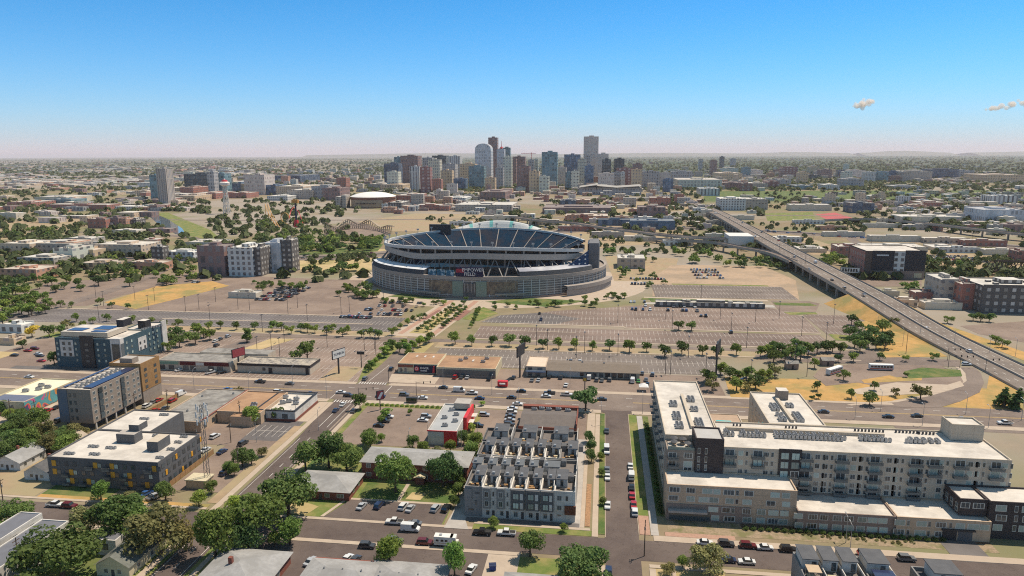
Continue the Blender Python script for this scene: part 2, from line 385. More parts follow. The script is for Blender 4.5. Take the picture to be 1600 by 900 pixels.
walk('kerb', 2.45, 190.4, 2.65, 290, h=.15); walk('kerb', 12.3, 193, 12.5, 292, h=.15); walk('kerb', -108.9, 192, -108.6, 290, h=.15)
walk('pavement', 14.3, 120, 16, 176); walk('pavement', 20, 168, 21.2, 176.3); walk('pavement', .3, 120, 2.4, 176)
rect('rock_bed', -3.6, 196, -2, 224, rock, 5); walk('pavement', -5, 195, -3.7, 262); walk('pavement', -4.8, 262, -1.6, 291)
rect('planting_bed', 21, 195.5, 112, 205.8, surf('pebble_bed', (.33, .25, .17), (.22, .17, .115), 1.4, 1, (.16, .15, .07), .25), 2); rect('planting_bed', 43, 200, 112, 205, mulch, 3); rect('driveway', 98, 190, 108, 204, asphd, 4)
# --- block between the left street and the alley
rect('yard', -105.5, 192, -46, 246, green, 2, 'patchy green lawns around the red brick houses')
rect('yard', -104, 205, -92, 246, greend, 3); rect('yard', -78, 203, -47.5, 216, greend, 3)
zone('dry_patch', [(-99, 193), (-90, 192), (-88, 198), (-93, 200), (-99, 198)], drypale, 5); zone('dry_patch', [(-62, 206), (-57, 206), (-56, 211), (-61, 211)], drypale, 5)
zone('parking_pavement', [(-84, 191.7), (-46.6, 191.7), (-46, 203.5), (-79.5, 203.5)], asphn, 6, label='worn brown grey car park in front of brick apartment houses')
walk('pavement', -80, 203.6, -46, 204.8); walk('pavement', -64.5, 205, -63.3, 217); zone('pavement', [(-84, 192), (-80.4, 203.6), (-81.5, 203.6), (-85.2, 192)], conc, 7)
zone('alley', [(-45.5, 190), (-38, 190), (-41, 198), (-41.4, 250), (-44.6, 250), (-44.8, 200)], concg, 7, label='narrow concrete alley beside the grey townhouses')
rect('front_lot', -98, 160, -24, 177.7, asphn, 3, 'car park in front of the long grey roofed building')
rect('driveway', -30, 160, -21, 177.7, conc, 5); rect('yard', -130, 100, -98.3, 177.5, green, 2); zone('pavement', [(-98, 150), (-96.6, 150), (-96.6, 177.6), (-98, 177.6)], conc, 6)
rect('townhouse_court', -41, 195, -5, 264, concg, 3); rect('townhouse_beds', -40, 195, -5.2, 197.4, asphd, 4)
# fast-food lots
rect('restaurant_lot', -104, 247, -50.5, 290.5, pink, 3, 'car park around the red and white restaurant'); rect('hedge_bed', -104, 288, -62, 291, green, 6)
rect('restaurant_lot', -50, 252, -33, 290.5, pink, 3); zone('hedge_bed', [(-52, 252), (-50, 252), (-50, 288), (-52, 288)], green, 6)
rect('drive_lane', -36, 262, -5, 290.5, pink, 4); rect('grass_verge', -4.6, 264, -1.8, 290.5, green, 6); rect('verge', -104.8, 250, -102.5, 289, green, 6)
# left blocks
rect('yard', -260, 110, -122.5, 176, greend, 2); rect('yard', -300, 193.3, -184, 240, tan, 2); rect('yard', -183, 194, -159, 202, greend, 4); rect('yard', -183, 192.9, -123, 195, dry, 5)
rect('gravel_lot', -143, 203, -124, 262, pink, 3, 'parking yard beside the dark apartment block'); rect('lot', -140, 246, -123, 267, lot('lot_dark', (.11, .10, .10), (.13, .12, .118), y0=250), 4)
rect('lot', -182, 240, -124, 291, pink, 2); rect('pavement', -126, 267, -121.6, 291, conc, 5); rect('verge', -125, 196, -121.6, 262, tan, 5)
zone('mural_street', [(-242, 190), (-229, 190), (-229, 292), (-242, 292)], asph, 4); rect('corner_apron', -262, 236, -242.5, 262, conc, 5); walk('pavement', -245, 262, -242.3, 291); walk('pavement', -228.6, 192, -226, 291)
# --- beyond the avenue, left
rect('west_lot', -290, 320.6, -118.6, 399, lot('lot_tan', (.216, .164, .136), (.186, .142, .118), row=17, y0=324), 2, 'pale grey parking lot behind the low shops')
rect('earth_patch', -139, 321, -124, 345, tan, 4); zone('verge', [(-119, 322), (-116.4, 346), (-116.4, 396), (-122.5, 396), (-124, 346)], green, 4)
zone('verge', [(-101, 338), (-106, 350), (-106.4, 396), (-98, 396)], drypale, 4)
rect('access_road', -420, 399.5, 140, 406, asph, 3); walk('kerb', -300, 406.5, -118, 408, conc, h=.12); rect('verge', -300, 408, -118, 419.6, tan, 2)
rect('dark_lot', -420, 420, -133, 459, lot('lot_dark_far', (.125, .11, .108), (.145, .13, .125), row=19, y0=424), 3, 'dark resurfaced parking strip with white stall lines')
walk('kerb', -300, 437.5, -150, 439, conc, h=.15); walk('kerb', -420, 459.5, -140, 461.5, conc, h=.15)
zone('stadium_lot', [(-376, 462), (-139, 462), (-139, 500), (-196, 540), (-212, 600), (-345, 600), (-334, 545)], pink, 2, label='broad pinkish parking lot on the near side of the stadium')
zone('grass_slope', [(-378, 484), (-338, 464), (-318, 560), (-345, 580), (-380, 552)], dry, 4, label='golden dry grass triangle between two parking lots')
zone('side_lot', [(-470, 462), (-382, 470), (-384, 556), (-350, 590), (-420, 600), (-480, 560)], pink, 2)
rect('station_lot', -340, 320.6, -292, 380, pink, 2); zone('verge', [(-345, 383), (-292, 383), (-292, 398), (-345, 398)], green, 3); rect('verge', -420, 318, -330, 350, drypale, 2)
zone('hotel_street', [(-236, 317), (-226, 317), (-203, 398), (-213, 398)], asph, 4); zone('verge', [(-213, 340), (-200, 396), (-185, 396), (-205, 345)], drypale, 4)
rect('hotel_court', -310, 320.8, -250, 326, asphd, 4)
# --- beyond the avenue, right
rect('shop_lot', -112, 320.6, 58, 350, pink, 2, 'forecourt of the low shops beyond the avenue')
rect('apron', -106, 322, -80, 335, conc, 4)
rect('shop_rear_lot', -92, 352, 62, 386, lot('lot_grey', (.165, .14, .125), (.14, .12, .11), row=16.5, y0=354), 4, 'grey parking strip behind the low shops')
rect('verge', -96, 386.5, 140, 399.3, tan, 3); walk('kerb', -96, 387, 140, 388.4, conc, h=.15); walk('kerb', -78, 408.5, 140, 410.4, conc, h=.15)
rect('near_stadium_lot', -78, 411, 134, 442, lot('lot_brown', (.185, .14, .119), (.158, .121, .105), row=15.5, y0=412), 3, 'brown parking lot with white stall lines beyond the tree row')
walk('lot_divider', -62, 449.5, 15, 451.6, conc); walk('lot_divider', 15, 445.6, 136, 447.6, conc); walk('lot_divider', -70, 431, -16, 432, conc)
zone('big_stadium_lot', [(-79, 452), (16, 452), (16, 448), (136, 447), (138, 492), (122, 520), (34, 520), (5, 508), (-34, 492)], lot('lot_big', (.206, .156, .131), (.174, .133, .113), row=17, y0=455), 3, label='largest pinkish parking lot with long rows of white lines')
zone('dark_corner', [(-80, 452.2), (-30, 452.2), (-14, 470), (-40, 486), (-70, 474)], lot('lot_dark_corner', (.12, .108, .105), (.14, .125, .12), row=17, y0=455), 4)
rect('retail_lot', 139, 440, 178, 500, lot('lot_right', (.193, .147, .124), (.167, .128, .11), row=17, y0=450), 3); zone('verge', [(140, 430), (166, 430), (166, 440), (140, 446)], green, 4)
zone('lawn', [(38, 531), (116, 531), (120, 541), (36, 545)], greend, 4); zone('lawn', [(130, 498), (150, 502), (150, 508), (128, 506)], green, 4); zone('lawn', [(128, 530), (158, 530), (155, 540), (128, 540)], greend, 4)
zone('walk', [(33, 523), (126, 521), (126, 530), (33, 530)], concg, 4); zone('walk', [(33, 546), (126, 543), (126, 549), (33, 551)], conc, 4)
zone('tan_lot', [(40, 555), (150, 550), (170, 640), (160, 720), (70, 720), (46, 640)], surf('tan_lot', (.42, .30, .205), (.34, .25, .17), .25, .95, (.29, .22, .155), .03, detail=7), 3, label='pale tan overflow lot to the side of the stadium')
zone('side_lot', [(126, 510), (150, 508), (162, 540), (156, 548), (128, 546)], pink, 3)
rect('side_grey_lot', 42, 552, 150, 606, lot('lot_grey_side', (.165, .135, .118), (.145, .12, .105), row=17, y0=555), 5); rect('lawn', 60, 607, 140, 612, green, 5); zone('lawn', [(30, 540), (118, 537), (120, 543), (32, 547)], greend, 6)
# plaza walk leading to the stadium
zone('plaza', [(-131, 410), (-101, 410), (-90, 520), (-60, 534), (-140, 534), (-119, 520)], conc, 4, label='long brick and concrete walk leading up to the stadium gate')
zone('plaza_strip', [(-126.5, 416), (-123, 416), (-112, 520), (-116, 520)], brickpave, 5); zone('plaza_strip', [(-105.5, 416), (-102, 416), (-93, 520), (-97, 520)], brickpave, 5)
zone('plaza_strip', [(-100, 455), (-95.5, 455), (-92.5, 487), (-97, 487)], redp, 6); zone('plaza_strip', [(-121, 455), (-117.5, 455), (-114, 487), (-117, 487)], redp, 6)
zone('plaza_bed', [(-120, 418), (-108, 418), (-102, 500), (-109, 500)], drypale, 5); zone('lawn', [(-94, 460), (-82, 455), (-72, 480), (-86, 500)], green, 4)
zone('lawn', [(-168, 530), (-128, 522), (-120, 530), (-160, 545)], greend, 5); zone('lawn', [(-88, 518), (-40, 505), (-10, 530), (-60, 537)], greend, 5)
zone('stadium_apron', [(-97 + 135 * math.cos(t), 600 + 105 * math.sin(t)) for t in [i * math.pi / 24 for i in range(48)]], conc, 1, label='pale concrete apron around the stadium')
# right: bus loop, dry slopes, curved ramp
zone('dry_field', [(60, 319.5), (300, 316), (300, 345), (204, 342), (150, 352), (62, 350)], dry, 2, label='golden dry grass slope behind the avenue')
zone('bus_loop', [P(*p) for p in [(1270, 590), (1282, 577), (1330, 571), (1470, 574), (1500, 590), (1505, 600), (1480, 612), (1380, 608), (1340, 600), (1290, 605)]], pink, 5, label='pinkish bus turning loop')
zone('loop_island', [P(*p) for p in [(1345, 596), (1390, 589), (1400, 592), (1440, 592), (1440, 597), (1350, 601)]], dry, 7)
zone('loop_lawn', [P(*p) for p in [(1412, 583), (1440, 577), (1500, 581), (1503, 591), (1420, 594)]], greend, 8)
zone('loop_strip', [P(*p) for p in [(1325, 612), (1400, 600), (1480, 604), (1500, 598), (1506, 606), (1470, 616), (1380, 621), (1340, 618)]], conc, 6)
ramp_in = [P(*p) for p in [(1330, 636), (1400, 631), (1450, 622), (1490, 611), (1510, 598), (1508, 586), (1500, 577)]]
ramp_out = [P(*p) for p in [(1440, 640), (1470, 639), (1500, 630), (1530, 616), (1537, 601), (1532, 586), (1522, 577)]]
m = MB(); ring_strip(m, [(x, y, .13) for x, y in ramp_out], [(x, y, .13) for x, y in ramp_in]); tag(m.build('curved_ramp_road', asph), 'curved slip road sweeping from the avenue up to the highway', None, kind='structure')
m = MB(); ring_strip(m, [(x, y, .10) for x, y in ramp_in], [(x - 1.8, y + 1.4, .10) for x, y in ramp_in]); tag(m.build('ramp_pavement', conc), None, None, kind='structure')
zone('dry_field', [P(*p) for p in [(1430, 641), (1500, 634), (1540, 617), (1545, 590), (1600, 608), (1660, 640), (1660, 655)]], dry, 2)
zone('loop_road', [P(*p) for p in [(1180, 556), (1230, 557), (1300, 560), (1360, 548), (1372, 556), (1500, 566), (1500, 576), (1370, 571), (1290, 570), (1180, 563)]], asph, 5)
zone('slope', [P(*p) for p in [(1345, 505), (1383, 500), (1480, 560), (1380, 561), (1365, 540)]], dry, 6, label='golden dry bank beside the highway ramp')
zone('verge', [P(*p) for p in [(1405, 488), (1420, 490), (1620, 560), (1620, 575)]], dry, 3)
zone('far_lot', [P(*p) for p in [(1500, 512), (1600, 505), (1700, 505), (1700, 540), (1600, 538), (1530, 525)]], pink, 3)
zone('far_lot', [P(*p) for p in [(1310, 430), (1345, 405), (1440, 435), (1440, 450), (1350, 450)]], pink, 3)
rect('avenue_ramp', 120, 288.8, 700, 295.5, asph, 2)
zone('pool_court', [(39, 236), (57.4, 236), (57.4, 288), (39, 288)], conc, 4)
# --- far flat ground patches: dry flats, parks, car parks before downtown
for name, pts, mat in [
    ('park_lawn', [(455, 395), (600, 380), (590, 392), (460, 402)], greend), ('dry_flat', [(230, 402), (610, 388), (590, 420), (540, 425), (300, 408)], drypale),
    ('arena_lot', [(560, 345), (650, 333), (760, 335), (830, 350), (690, 362), (610, 360)], tan), ('arena_lot_grey', [(510, 355), (555, 345), (610, 361), (600, 372), (505, 372)], pink),
    ('dry_flat', [(0, 345), (140, 335), (160, 345), (60, 365), (0, 372)], tan), ('dry_flat', [(690, 365), (900, 360), (1080, 370), (1090, 380), (960, 385), (900, 395), (840, 385)], tan),
    ('sports_field', [(1195, 335), (1270, 333), (1275, 345), (1200, 347)], green), ('red_track', [(1275, 337), (1305, 334), (1340, 345), (1300, 348)], surf('red_track', (.42, .10, .10), (.36, .09, .09), .05)),
    ('dry_flat', [(1130, 385), (1190, 362), (1260, 372), (1300, 385), (1180, 395)], tan), ('dry_flat', [(1240, 385), (1600, 392), (1600, 425), (1490, 430), (1440, 400), (1270, 400)], tan),
    ('green_bank', [(228, 332), (262, 330), (330, 358), (345, 372), (300, 375)], green), ('dry_flat', [(850, 345), (1000, 352), (1090, 372), (950, 366)], tan),
    ('tree_park', [(1100, 300), (1600, 300), (1600, 318), (1100, 316)], greend), ('dry_flat', [(60, 440), (300, 425), (560, 438), (330, 452), (100, 462)], pink),
    ('earth', [(945, 400), (1060, 405), (1050, 440), (960, 440)], tan), ('sky_lot', [(930, 315), (1090, 312), (1095, 330), (950, 335)], tan)]:
    zone(name, pts, mat, 4 if name in ('park_lawn', 'green_bank') else 2, True)
# river
water = surf('river_water', (.05, .075, .085), (.08, .105, .11), .05, .08, spec=.8)
zone('river', [P(*p) for p in [(224, 330), (238, 330), (262, 340), (285, 355), (290, 364), (275, 364), (250, 350), (236, 338)]], water, 5, label='narrow river bending past the park')
# haze
m, nt, b = newmat('haze'); nt.nodes.remove(b)
pv = nt.nodes.new("ShaderNodeVolumePrincipled"); pv.inputs["Density"].default_value = 2.4e-5; pv.inputs["Color"].default_value = (.96, .89, .96, 1); pv.inputs["Anisotropy"].default_value = .2
nt.links.new(pv.outputs[0], nt.nodes["Material Output"].inputs["Volume"])
hz = MB(); hz.box(-61000, -500, -1, 61000, 71000, 270); tag(hz.build('haze', m), 'thin pale summer haze over the whole city', 'haze', kind='stuff')
# ------------------------------------------------------------------ building kit
wht = membrane('white_membrane_roof', (.60, .555, .50), (.48, .44, .395))
render_w = wallm('white_render', (.60, .575, .54), (.54, .515, .48), .4, .8, 3.1, 0, (.48, .455, .42), .2)
greyp = wallm('grey_panel', (.125, .125, .13), (.105, .105, .11), .6, .8, 1.5)
midgrey = wallm('mid_grey_panel', (.235, .23, .225), (.205, .20, .197), .5, .8)
palegrey = wallm('pale_stucco', (.50, .43, .345), (.455, .39, .31), .3, .85)
darkbrown = wallm('dark_brown_panel', (.07, .056, .055), (.058, .047, .046), .5, .75, 1.5)
taupe = wallm('taupe_brick', (.30, .245, .20), (.26, .213, .175), 1.2, .85)
tanbrick = wallm('tan_brick', (.52, .39, .28), (.46, .34, .24), 1.2, .85)
umber = wallm('umber_brick', (.29, .22, .185), (.25, .187, .157), 1.2, .85)
redbrick = surf('red_brick', (.24, .085, .06), (.185, .065, .048), 1.4, .85)
brownpanel = wallm('ochre_panel', (.33, .19, .08), (.275, .155, .068), .8, .75, 1.5)
shingle = surf('grey_shingles', (.33, .325, .32), (.27, .265, .262), .9, .95, (.24, .235, .23), .15)
shingled = surf('dark_shingles', (.115, .115, .12), (.085, .085, .09), .8, .95)
shingleg = surf('greenish_shingles', (.16, .165, .145), (.12, .125, .11), .8, .95)
flatd = surf('dark_flat_roof', (.10, .102, .11), (.08, .082, .09), .5, .8)
gravelr = surf('grey_gravel_roof', (.30, .285, .265), (.22, .21, .195), .5, .95, (.17, .16, .15), .2)
brownr = surf('rusty_brown_roof', (.38, .235, .14), (.33, .20, .12), .3, .95, (.28, .17, .105), .12)
darkmet = plain('dark_metal', (.05, .05, .055), .5)
steel = plain('galvanised_steel', (.36, .37, .38), .45, .5)
woodf = surf('wood_fence', (.34, .20, .09), (.26, .15, .07), 1.5, .9)
solar = plain('solar_glass', (.03, .04, .09), .15, spec=.8)
teal = wallm('teal_panel', (.06, .105, .13), (.05, .09, .112), .5, .7, 1.5)
winf = plain('window_frame_white', (.55, .53, .48), .5); wind = plain('window_frame_dark', (.06, .06, .065), .5)
wing = glass_mat('window_glass', (.03, .04, .045)); winb = glass_mat('window_blind_glass', (.17, .21, .19), .25)
redpaint = plain('red_paint', (.55, .03, .04), .5)
orange = plain('orange_shutter', (.62, .30, .03), .6)
mbl = plain('charcoal', (.03, .03, .034), .5)
cream = wallm('cream_stucco', (.55, .48, .33), (.5, .43, .30), .5, .85)
def win_mesh(name, panes, frame, glass, border=.08):
    m = MB(); m.box(-.5, -.06, 0, .5, .1, 1, 0)
    n = panes; w = (1 - 2 * border - (n - 1) * .04) / n
    for i in range(n):
        x = -.5 + border + i * (w + .04); m.quad((x, -.075, .09), (x + w, -.075, .09), (x + w, -.075, .93), (x, -.075, .93), 1)
    return m.mesh(name, [frame, glass])
WM = {k: win_mesh('window', p, f, g) for k, (p, f, g) in {'two': (2, winf, wing), 'three': (3, winf, wing), 'one': (1, winf, wing), 'dark': (2, wind, wing), 'blind': (2, winf, winb), 'tall': (1, wind, wing), 'green': (2, wind, winb)}.items()}
RZ = {'W': 0, 'S': R(90), 'N': R(-90), 'E': R(180)}
class Bld:
    """a building: an Empty that parents its parts; windows beyond the hundredth go into one part"""
    def __init__(s, name, x, y, label, cat='building', group=None):
        s.r = empty(name, (x, y, 0)); tag(s.r, label, cat, group); s.o = Vector((x, y, 0)); s.w = []
    def part(s, name, mb, mats, label=None, parent=None):
        o = mb.build(name, mats); o.parent = parent or s.r
        if parent is None: o.location = -s.o
        if label: o["label"] = label
        return o
    def body(s, x0, y0, x1, y1, h, wall, roof, z0=0, para=.5, name='wall', label=None):
        m = MB(); m.box(x0, y0, z0, x1, y1, h, 0, top=False, bottom=z0 > 0)
        t = .35
        for (a, b, c, d) in ((x0, y0, x1, y0 + t), (x0, y1 - t, x1, y1), (x0, y0 + t, x0 + t, y1 - t), (x1 - t, y0 + t, x1, y1 - t)):
            m.quad((a, b, h), (c, b, h), (c, d, h), (a, d, h))
        if para:
            xi, yi, xa, ya = x0 + t, y0 + t, x1 - t, y1 - t; zl = h - para
            m.quad((xi, yi, h), (xa, yi, h), (xa, yi, zl), (xi, yi, zl)); m.quad((xa, ya, h), (xi, ya, h), (xi, ya, zl), (xa, ya, zl))
            m.quad((xi, ya, h), (xi, yi, h), (xi, yi, zl), (xi, ya, zl)); m.quad((xa, yi, h), (xa, ya, h), (xa, ya, zl), (xa, yi, zl))
        w = s.part(name, m, wall, label)
        m = MB(); m.quad((x0 + t, y0 + t, h - para), (x1 - t, y0 + t, h - para), (x1 - t, y1 - t, h - para), (x0 + t, y1 - t, h - para)); s.part('roof', m, roof)
        return w
    def box(s, name, x0, y0, z0, x1, y1, z1, mat, top=None, label=None):
        m = MB(); m.box(x0, y0, z0, x1, y1, z1, 0, 1 if top else 0)
        return s.part(name, m, [mat, top] if top else mat, label)
    def win(s, face, plane, items, kind='two'):
        for it in items:
            u, z, w, h = it[:4]; k = it[4] if len(it) > 4 else kind
            loc = (u, plane, z) if face in 'WE' else (plane, u, z)
            s.w.append((loc, RZ[face], (w, 1, h), k))
    def grid(s, face, plane, us, zs, w, h, kind='two', skip=0, seed=1, kinds=None):
        r = random.Random(seed)
        for z in zs:
            for u in us:
                if r.random() < skip: continue
                s.win(face, plane, [(u, z, w, h)], r.choice(kinds) if kinds else kind)
    def done(s, cap=96):
        s.w.sort(key=lambda t: t[0][0] ** 2 + t[0][1] ** 2 + (t[0][2] - H) ** 2)
        for loc, rz, sc, k in s.w[:cap]:
            o = bpy.data.objects.new('window', WM[k]); COL.objects.link(o); o.parent = s.r
            o.location = Vector(loc) - s.o; o.rotation_euler = (0, 0, rz); o.scale = sc
        rest = s.w[cap:]
        if rest:
            m = MB()
            for loc, rz, sc, k in rest:
                me = WM[k]; c, sn = math.cos(rz), math.sin(rz); n = len(m.v)
                for v in me.vertices:
                    x, y, z = v.co.x * sc[0], v.co.y, v.co.z * sc[2]
                    m.v.append((loc[0] + x * c - y * sn, loc[1] + x * sn + y * c, loc[2] + z))
                for p in me.polygons: m.f.append(tuple(n + i for i in p.vertices)); m.m.append(p.material_index + (2 if k in ('blind', 'green') and p.material_index else 0) - (1 if k in ('blind', 'green') and p.material_index else 0))
            o = s.part('window', m, [winf, wing, winb]); o["kind"] = 'stuff'
        return s.r
def ac_mesh():
    m = MB(); m.box(-.5, -.5, .1, .5, .5, 1.0); m.lathe([(.42, 1.0), (.42, 1.06), (.1, 1.06)], 10, 1); m.tube((0, 0, 1.0), (0, 0, 1.1), .1, .1, 6, 1)
    for x in (-.4, .4): m.box(x - .06, -.5, 0, x + .06, .5, .1, 1)
    return m.mesh('air_conditioner', [steel, darkmet])
ACM = ac_mesh()
def rtu_mesh():
    m = MB(); m.box(-1.2, -.8, .2, 1.2, .8, 1.5); m.box(1.2, -.5, .4, 1.7, .5, 1.2); m.box(-1.0, -.6, 1.5, -.1, .6, 1.62, 1); m.lathe([(.5, 1.5), (.5, 1.66), (.1, 1.66)], 10, 1, (.6, 0)); m.box(-1.2, -.8, 0, 1.2, -.65, .2, 1); m.box(-1.2, .65, 0, 1.2, .8, .2, 1)
    return m.mesh('rooftop_unit', [steel, darkmet])
RTU = rtu_mesh()
def units(b, pts, z, mesh=None, rz=0, sc=1.0, name='air_conditioner'):
    for x, y in pts:
        o = bpy.data.objects.new(name, mesh or ACM); COL.objects.link(o); o.parent = b.r; o.location = Vector((x, y, z)) - b.o
        o.rotation_euler = (0, 0, rz); o.scale = (sc,) * 3
def balcony_mesh():
    m = MB(); m.box(-.5, -1, 0, .5, 0, .08)
    for i in range(9):
        x = -.5 + i * .123; m.box(x, -1, .08, x + .02, -.97, 1.05, 0)
    for x in (-.5, .48):
        for j in range(4): m.box(x, -.9 + .25 * j, .08, x + .02, -.87 + .25 * j, 1.05)
        m.box(x, -1, 1.03, x + .02, 0, 1.1)
    m.box(-.5, -1, 1.03, .5, -.96, 1.1); m.quad((-.5, -.99, .1), (.5, -.99, .1), (.5, -.99, .75), (-.5, -.99, .75))
    return m.mesh('balcony', plain('balcony_metal', (.13, .14, .14), .5))
BALC = balcony_mesh()
def balc(b, face, plane, items):
    for u, z, w, d in items:
        o = bpy.data.objects.new('balcony', BALC); COL.objects.link(o); o.parent = b.r
        o.location = Vector((u, plane, z) if face in 'WE' else (plane, u, z)) - b.o; o.rotation_euler = (0, 0, RZ[face]); o.scale = (w, d, 1)
def text(body, loc, rz, size, mat, parent=None, off=None, name='lettering', ext=.04, rx=90, sx=1.0):
    c = bpy.data.curves.new(name, 'FONT'); c.body = body; c.size = size; c.extrude = ext; c.align_x = 'CENTER'; c.align_y = 'CENTER'; c.resolution_u = 2
    tmp = bpy.data.objects.new('lettering_curve', c); COL.objects.link(tmp); bpy.context.view_layer.update()
    me = bpy.data.meshes.new_from_object(tmp.evaluated_get(bpy.context.evaluated_depsgraph_get())); bpy.data.objects.remove(tmp); me.materials.clear(); me.materials.append(mat)
    o = bpy.data.objects.new(name, me); COL.objects.link(o); o.rotation_euler = (R(rx), 0, rz); o.scale = (sx, 1, 1)
    o.location = Vector(loc) - (off or Vector()); o.parent = parent; return o
def hip(mb, x0, y0, x1, y1, z, h, ov=.6, m=0):
    x0 -= ov; y0 -= ov; x1 += ov; y1 += ov; w, d = x1 - x0, y1 - y0
    if w >= d: a, b = (x0 + d / 2, (y0 + y1) / 2, z + h), (x1 - d / 2, (y0 + y1) / 2, z + h)
    else: a, b = ((x0 + x1) / 2, y0 + w / 2, z + h), ((x0 + x1) / 2, y1 - w / 2, z + h)
    p = [(x0, y0, z), (x1, y0, z), (x1, y1, z), (x0, y1, z)]
    if w >= d: mb.quad(p[0], p[1], b, a, m); mb.tri(p[1], p[2], b, m); mb.quad(p[2], p[3], a, b, m); mb.tri(p[3], p[0], a, m)
    else: mb.tri(p[0], p[1], a, m); mb.quad(p[1], p[2], b, a, m); mb.tri(p[2], p[3], b, m); mb.quad(p[3], p[0], a, b, m)
    mb.quad(p[3], p[2], p[1], p[0], m)
def gable(mb, x0, y0, x1, y1, z, h, ov=.5, m=0, axis='x', wm=None):
    if axis == 'x':
        ym = (y0 + y1) / 2; a, b = (x0 - ov, ym, z + h), (x1 + ov, ym, z + h)
        mb.quad((x0 - ov, y0 - ov, z), (x1 + ov, y0 - ov, z), b, a, m); mb.quad((x1 + ov, y1 + ov, z), (x0 - ov, y1 + ov, z), a, b, m)
        for x in (x0, x1): mb.tri((x, y0, z), (x, y1, z), (x, ym, z + h - .1), m if wm is None else wm)
    else:
        xm = (x0 + x1) / 2; a, b = (xm, y0 - ov, z + h), (xm, y1 + ov, z + h)
        mb.quad((x0 - ov, y1 + ov, z), (x0 - ov, y0 - ov, z), a, b, m); mb.quad((x1 + ov, y0 - ov, z), (x1 + ov, y1 + ov, z), b, a, m)
        for y in (y0, y1): mb.tri((x0, y, z), (x1, y, z), (xm, y, z + h - .1), m if wm is None else wm)
def wx(px, y, z): return X_at(px, y, z)

(PX0, PY0), (PX1, PY1) = P(1122, 668, 3.7), P(1141, 659, 3.7)
# ------------------------------------------------------------------ the pale apartment complex on the right
b = Bld('apartment_complex', 70, 205, 'huge pale grey and brick apartment complex with white roofs and a courtyard pool', 'apartment building')
b.body(21, 203.5, 59, 214, 11.6, tanbrick, wht, label='low tan brick wing')
b.body(59, 201.6, 86.5, 213.95, 6.2, umber, wht, label='two storey umber brick wing')
b.body(86.5, 201.2, 112, 213.9, 6.4, tanbrick, wht, label='two storey tan brick wing over the garage entry')
b.body(112.2, 203.6, 150, 214, 11.6, darkbrown, wht, label='dark brown corner wing'); b.body(104.5, 204.5, 112.1, 213.85, 11.5, darkbrown, wht, z0=6.5)
b.body(39, 214.05, 122.5, 236, 20, palegrey, wht, label='long five storey pale stucco wing')
b.body(21.6, 222, 38.8, 279, 20, palegrey, wht); b.body(21.6, 214.02, 30.2, 221.9, 18.2, taupe, concg, para=.6)
b.body(57.5, 236.1, 76, 269, 20, palegrey, wht)
b.body(30.3, 213.6, 38.95, 223.5, 22.6, darkbrown, surf('pale_grey_roof', (.42, .41, .40), (.38, .37, .36), .3), name='stair_tower')
b.body(112, 229, 121.6, 236.3, 25, palegrey, wht, z0=19.6, name='roof_penthouse')
b.box('window_bay', 55.6, 213.7, 7, 62.4, 214.0, 20.3, mbl)
b.box('base_panel', 20.9, 203.3, 0, 45.8, 203.5, 5.4, umber); b.box('entry_canopy', 21.5, 201.6, 3.2, 33, 203.3, 3.8, concg); b.box('shopfront', 22, 203.1, .3, 34, 203.29, 3.0, wing)
b.box('garage_door', 99.2, 201.05, 0, 103, 201.19, 3.1, mbl); b.box('garage_door', 103.4, 201.05, 0, 107.2, 201.19, 3.1, greyp); b.box('garage_lintel', 98.8, 200.6, 3.15, 107.8, 201.19, 3.6, mbl)
for z, row in ((9.0, [(1053, 3.4, 'three'), (1078, 2.8, 'three'), (1104, 3.2, 'blind'), (1119, 2.2, 'blind'), (1138, 3.4, 'three'), (1151, .9, 'one'), (1169, 2.8, 'two'), (1210, 2.8, 'blind'), (1227, 2.4, 'blind')]),
               (6.2, [(1051, 3.0, 'three'), (1078, 2.6, 'blind'), (1098, 3, 'blind'), (1114, 3, 'blind'), (1139, 2.6, 'blind'), (1150, .9, 'one'), (1166, 2.8, 'blind'), (1203, 2.8, 'two'), (1227, 2.4, 'blind')]),
               (3.3, [(1113, 3, 'blind'), (1133, 2.6, 'two'), (1144, .9, 'one'), (1165, 2.6, 'three'), (1188, 2.6, 'blind'), (1207, 3, 'blind'), (1224, 2.6, 'blind')]),
               (.6, [(1116, 2.4, 'blind'), (1138, 3.4, 'three'), (1166, 2.8, 'blind'), (1187, 2.6, 'blind'), (1206, 3.2, 'three'), (1222, 2.6, 'blind')])):
    pl = 203.3 if z < 5 else 203.5
    b.win('W', pl, [(wx(px, 203.5, z + 1), z, w_, 1.75, k) for px, w_, k in row])
for z, row in ((3.7, [(1246, 2.6, 'blind'), (1269, 2.6, 'three'), (1286, 2.4, 'three'), (1307, 2.6, 'three'), (1325, 2.6, 'three'), (1346, 2.6, 'blind'), (1362, 2.8, 'blind'), (1378, 2.6, 'blind'), (1405, 3, 'blind'), (1418, .8, 'one'), (1439, 3, 'blind'), (1451, .8, 'one'), (1469, 3, 'three'), (1484, .8, 'one'), (1499, 2.6, 'blind'), (1520, 3.4, 'blind'), (1537, 2.6, 'blind')]),
               (.8, [(1247, 2.4, 'blind'), (1267, 3, 'three'), (1285, 2.4, 'blind'), (1306, 2.8, 'blind'), (1325, 2.8, 'blind'), (1343, 2.4, 'blind'), (1361, 3, 'blind'), (1379, 2.4, 'blind'), (1403, 3.2, 'three'), (1417, .8, 'one'), (1436, 3.2, 'blind'), (1449, .8, 'one'), (1467, 3, 'three'), (1482, .8, 'one')])):
    b.win('W', 201.6, [(wx(px, 201.6, z + 1), z, w_, 1.75, k) for px, w_, k in row if px < 1388]); b.win('W', 201.2, [(wx(px, 201.2, z + 1), z, w_, 1.75, k) for px, w_, k in row if px > 1388])
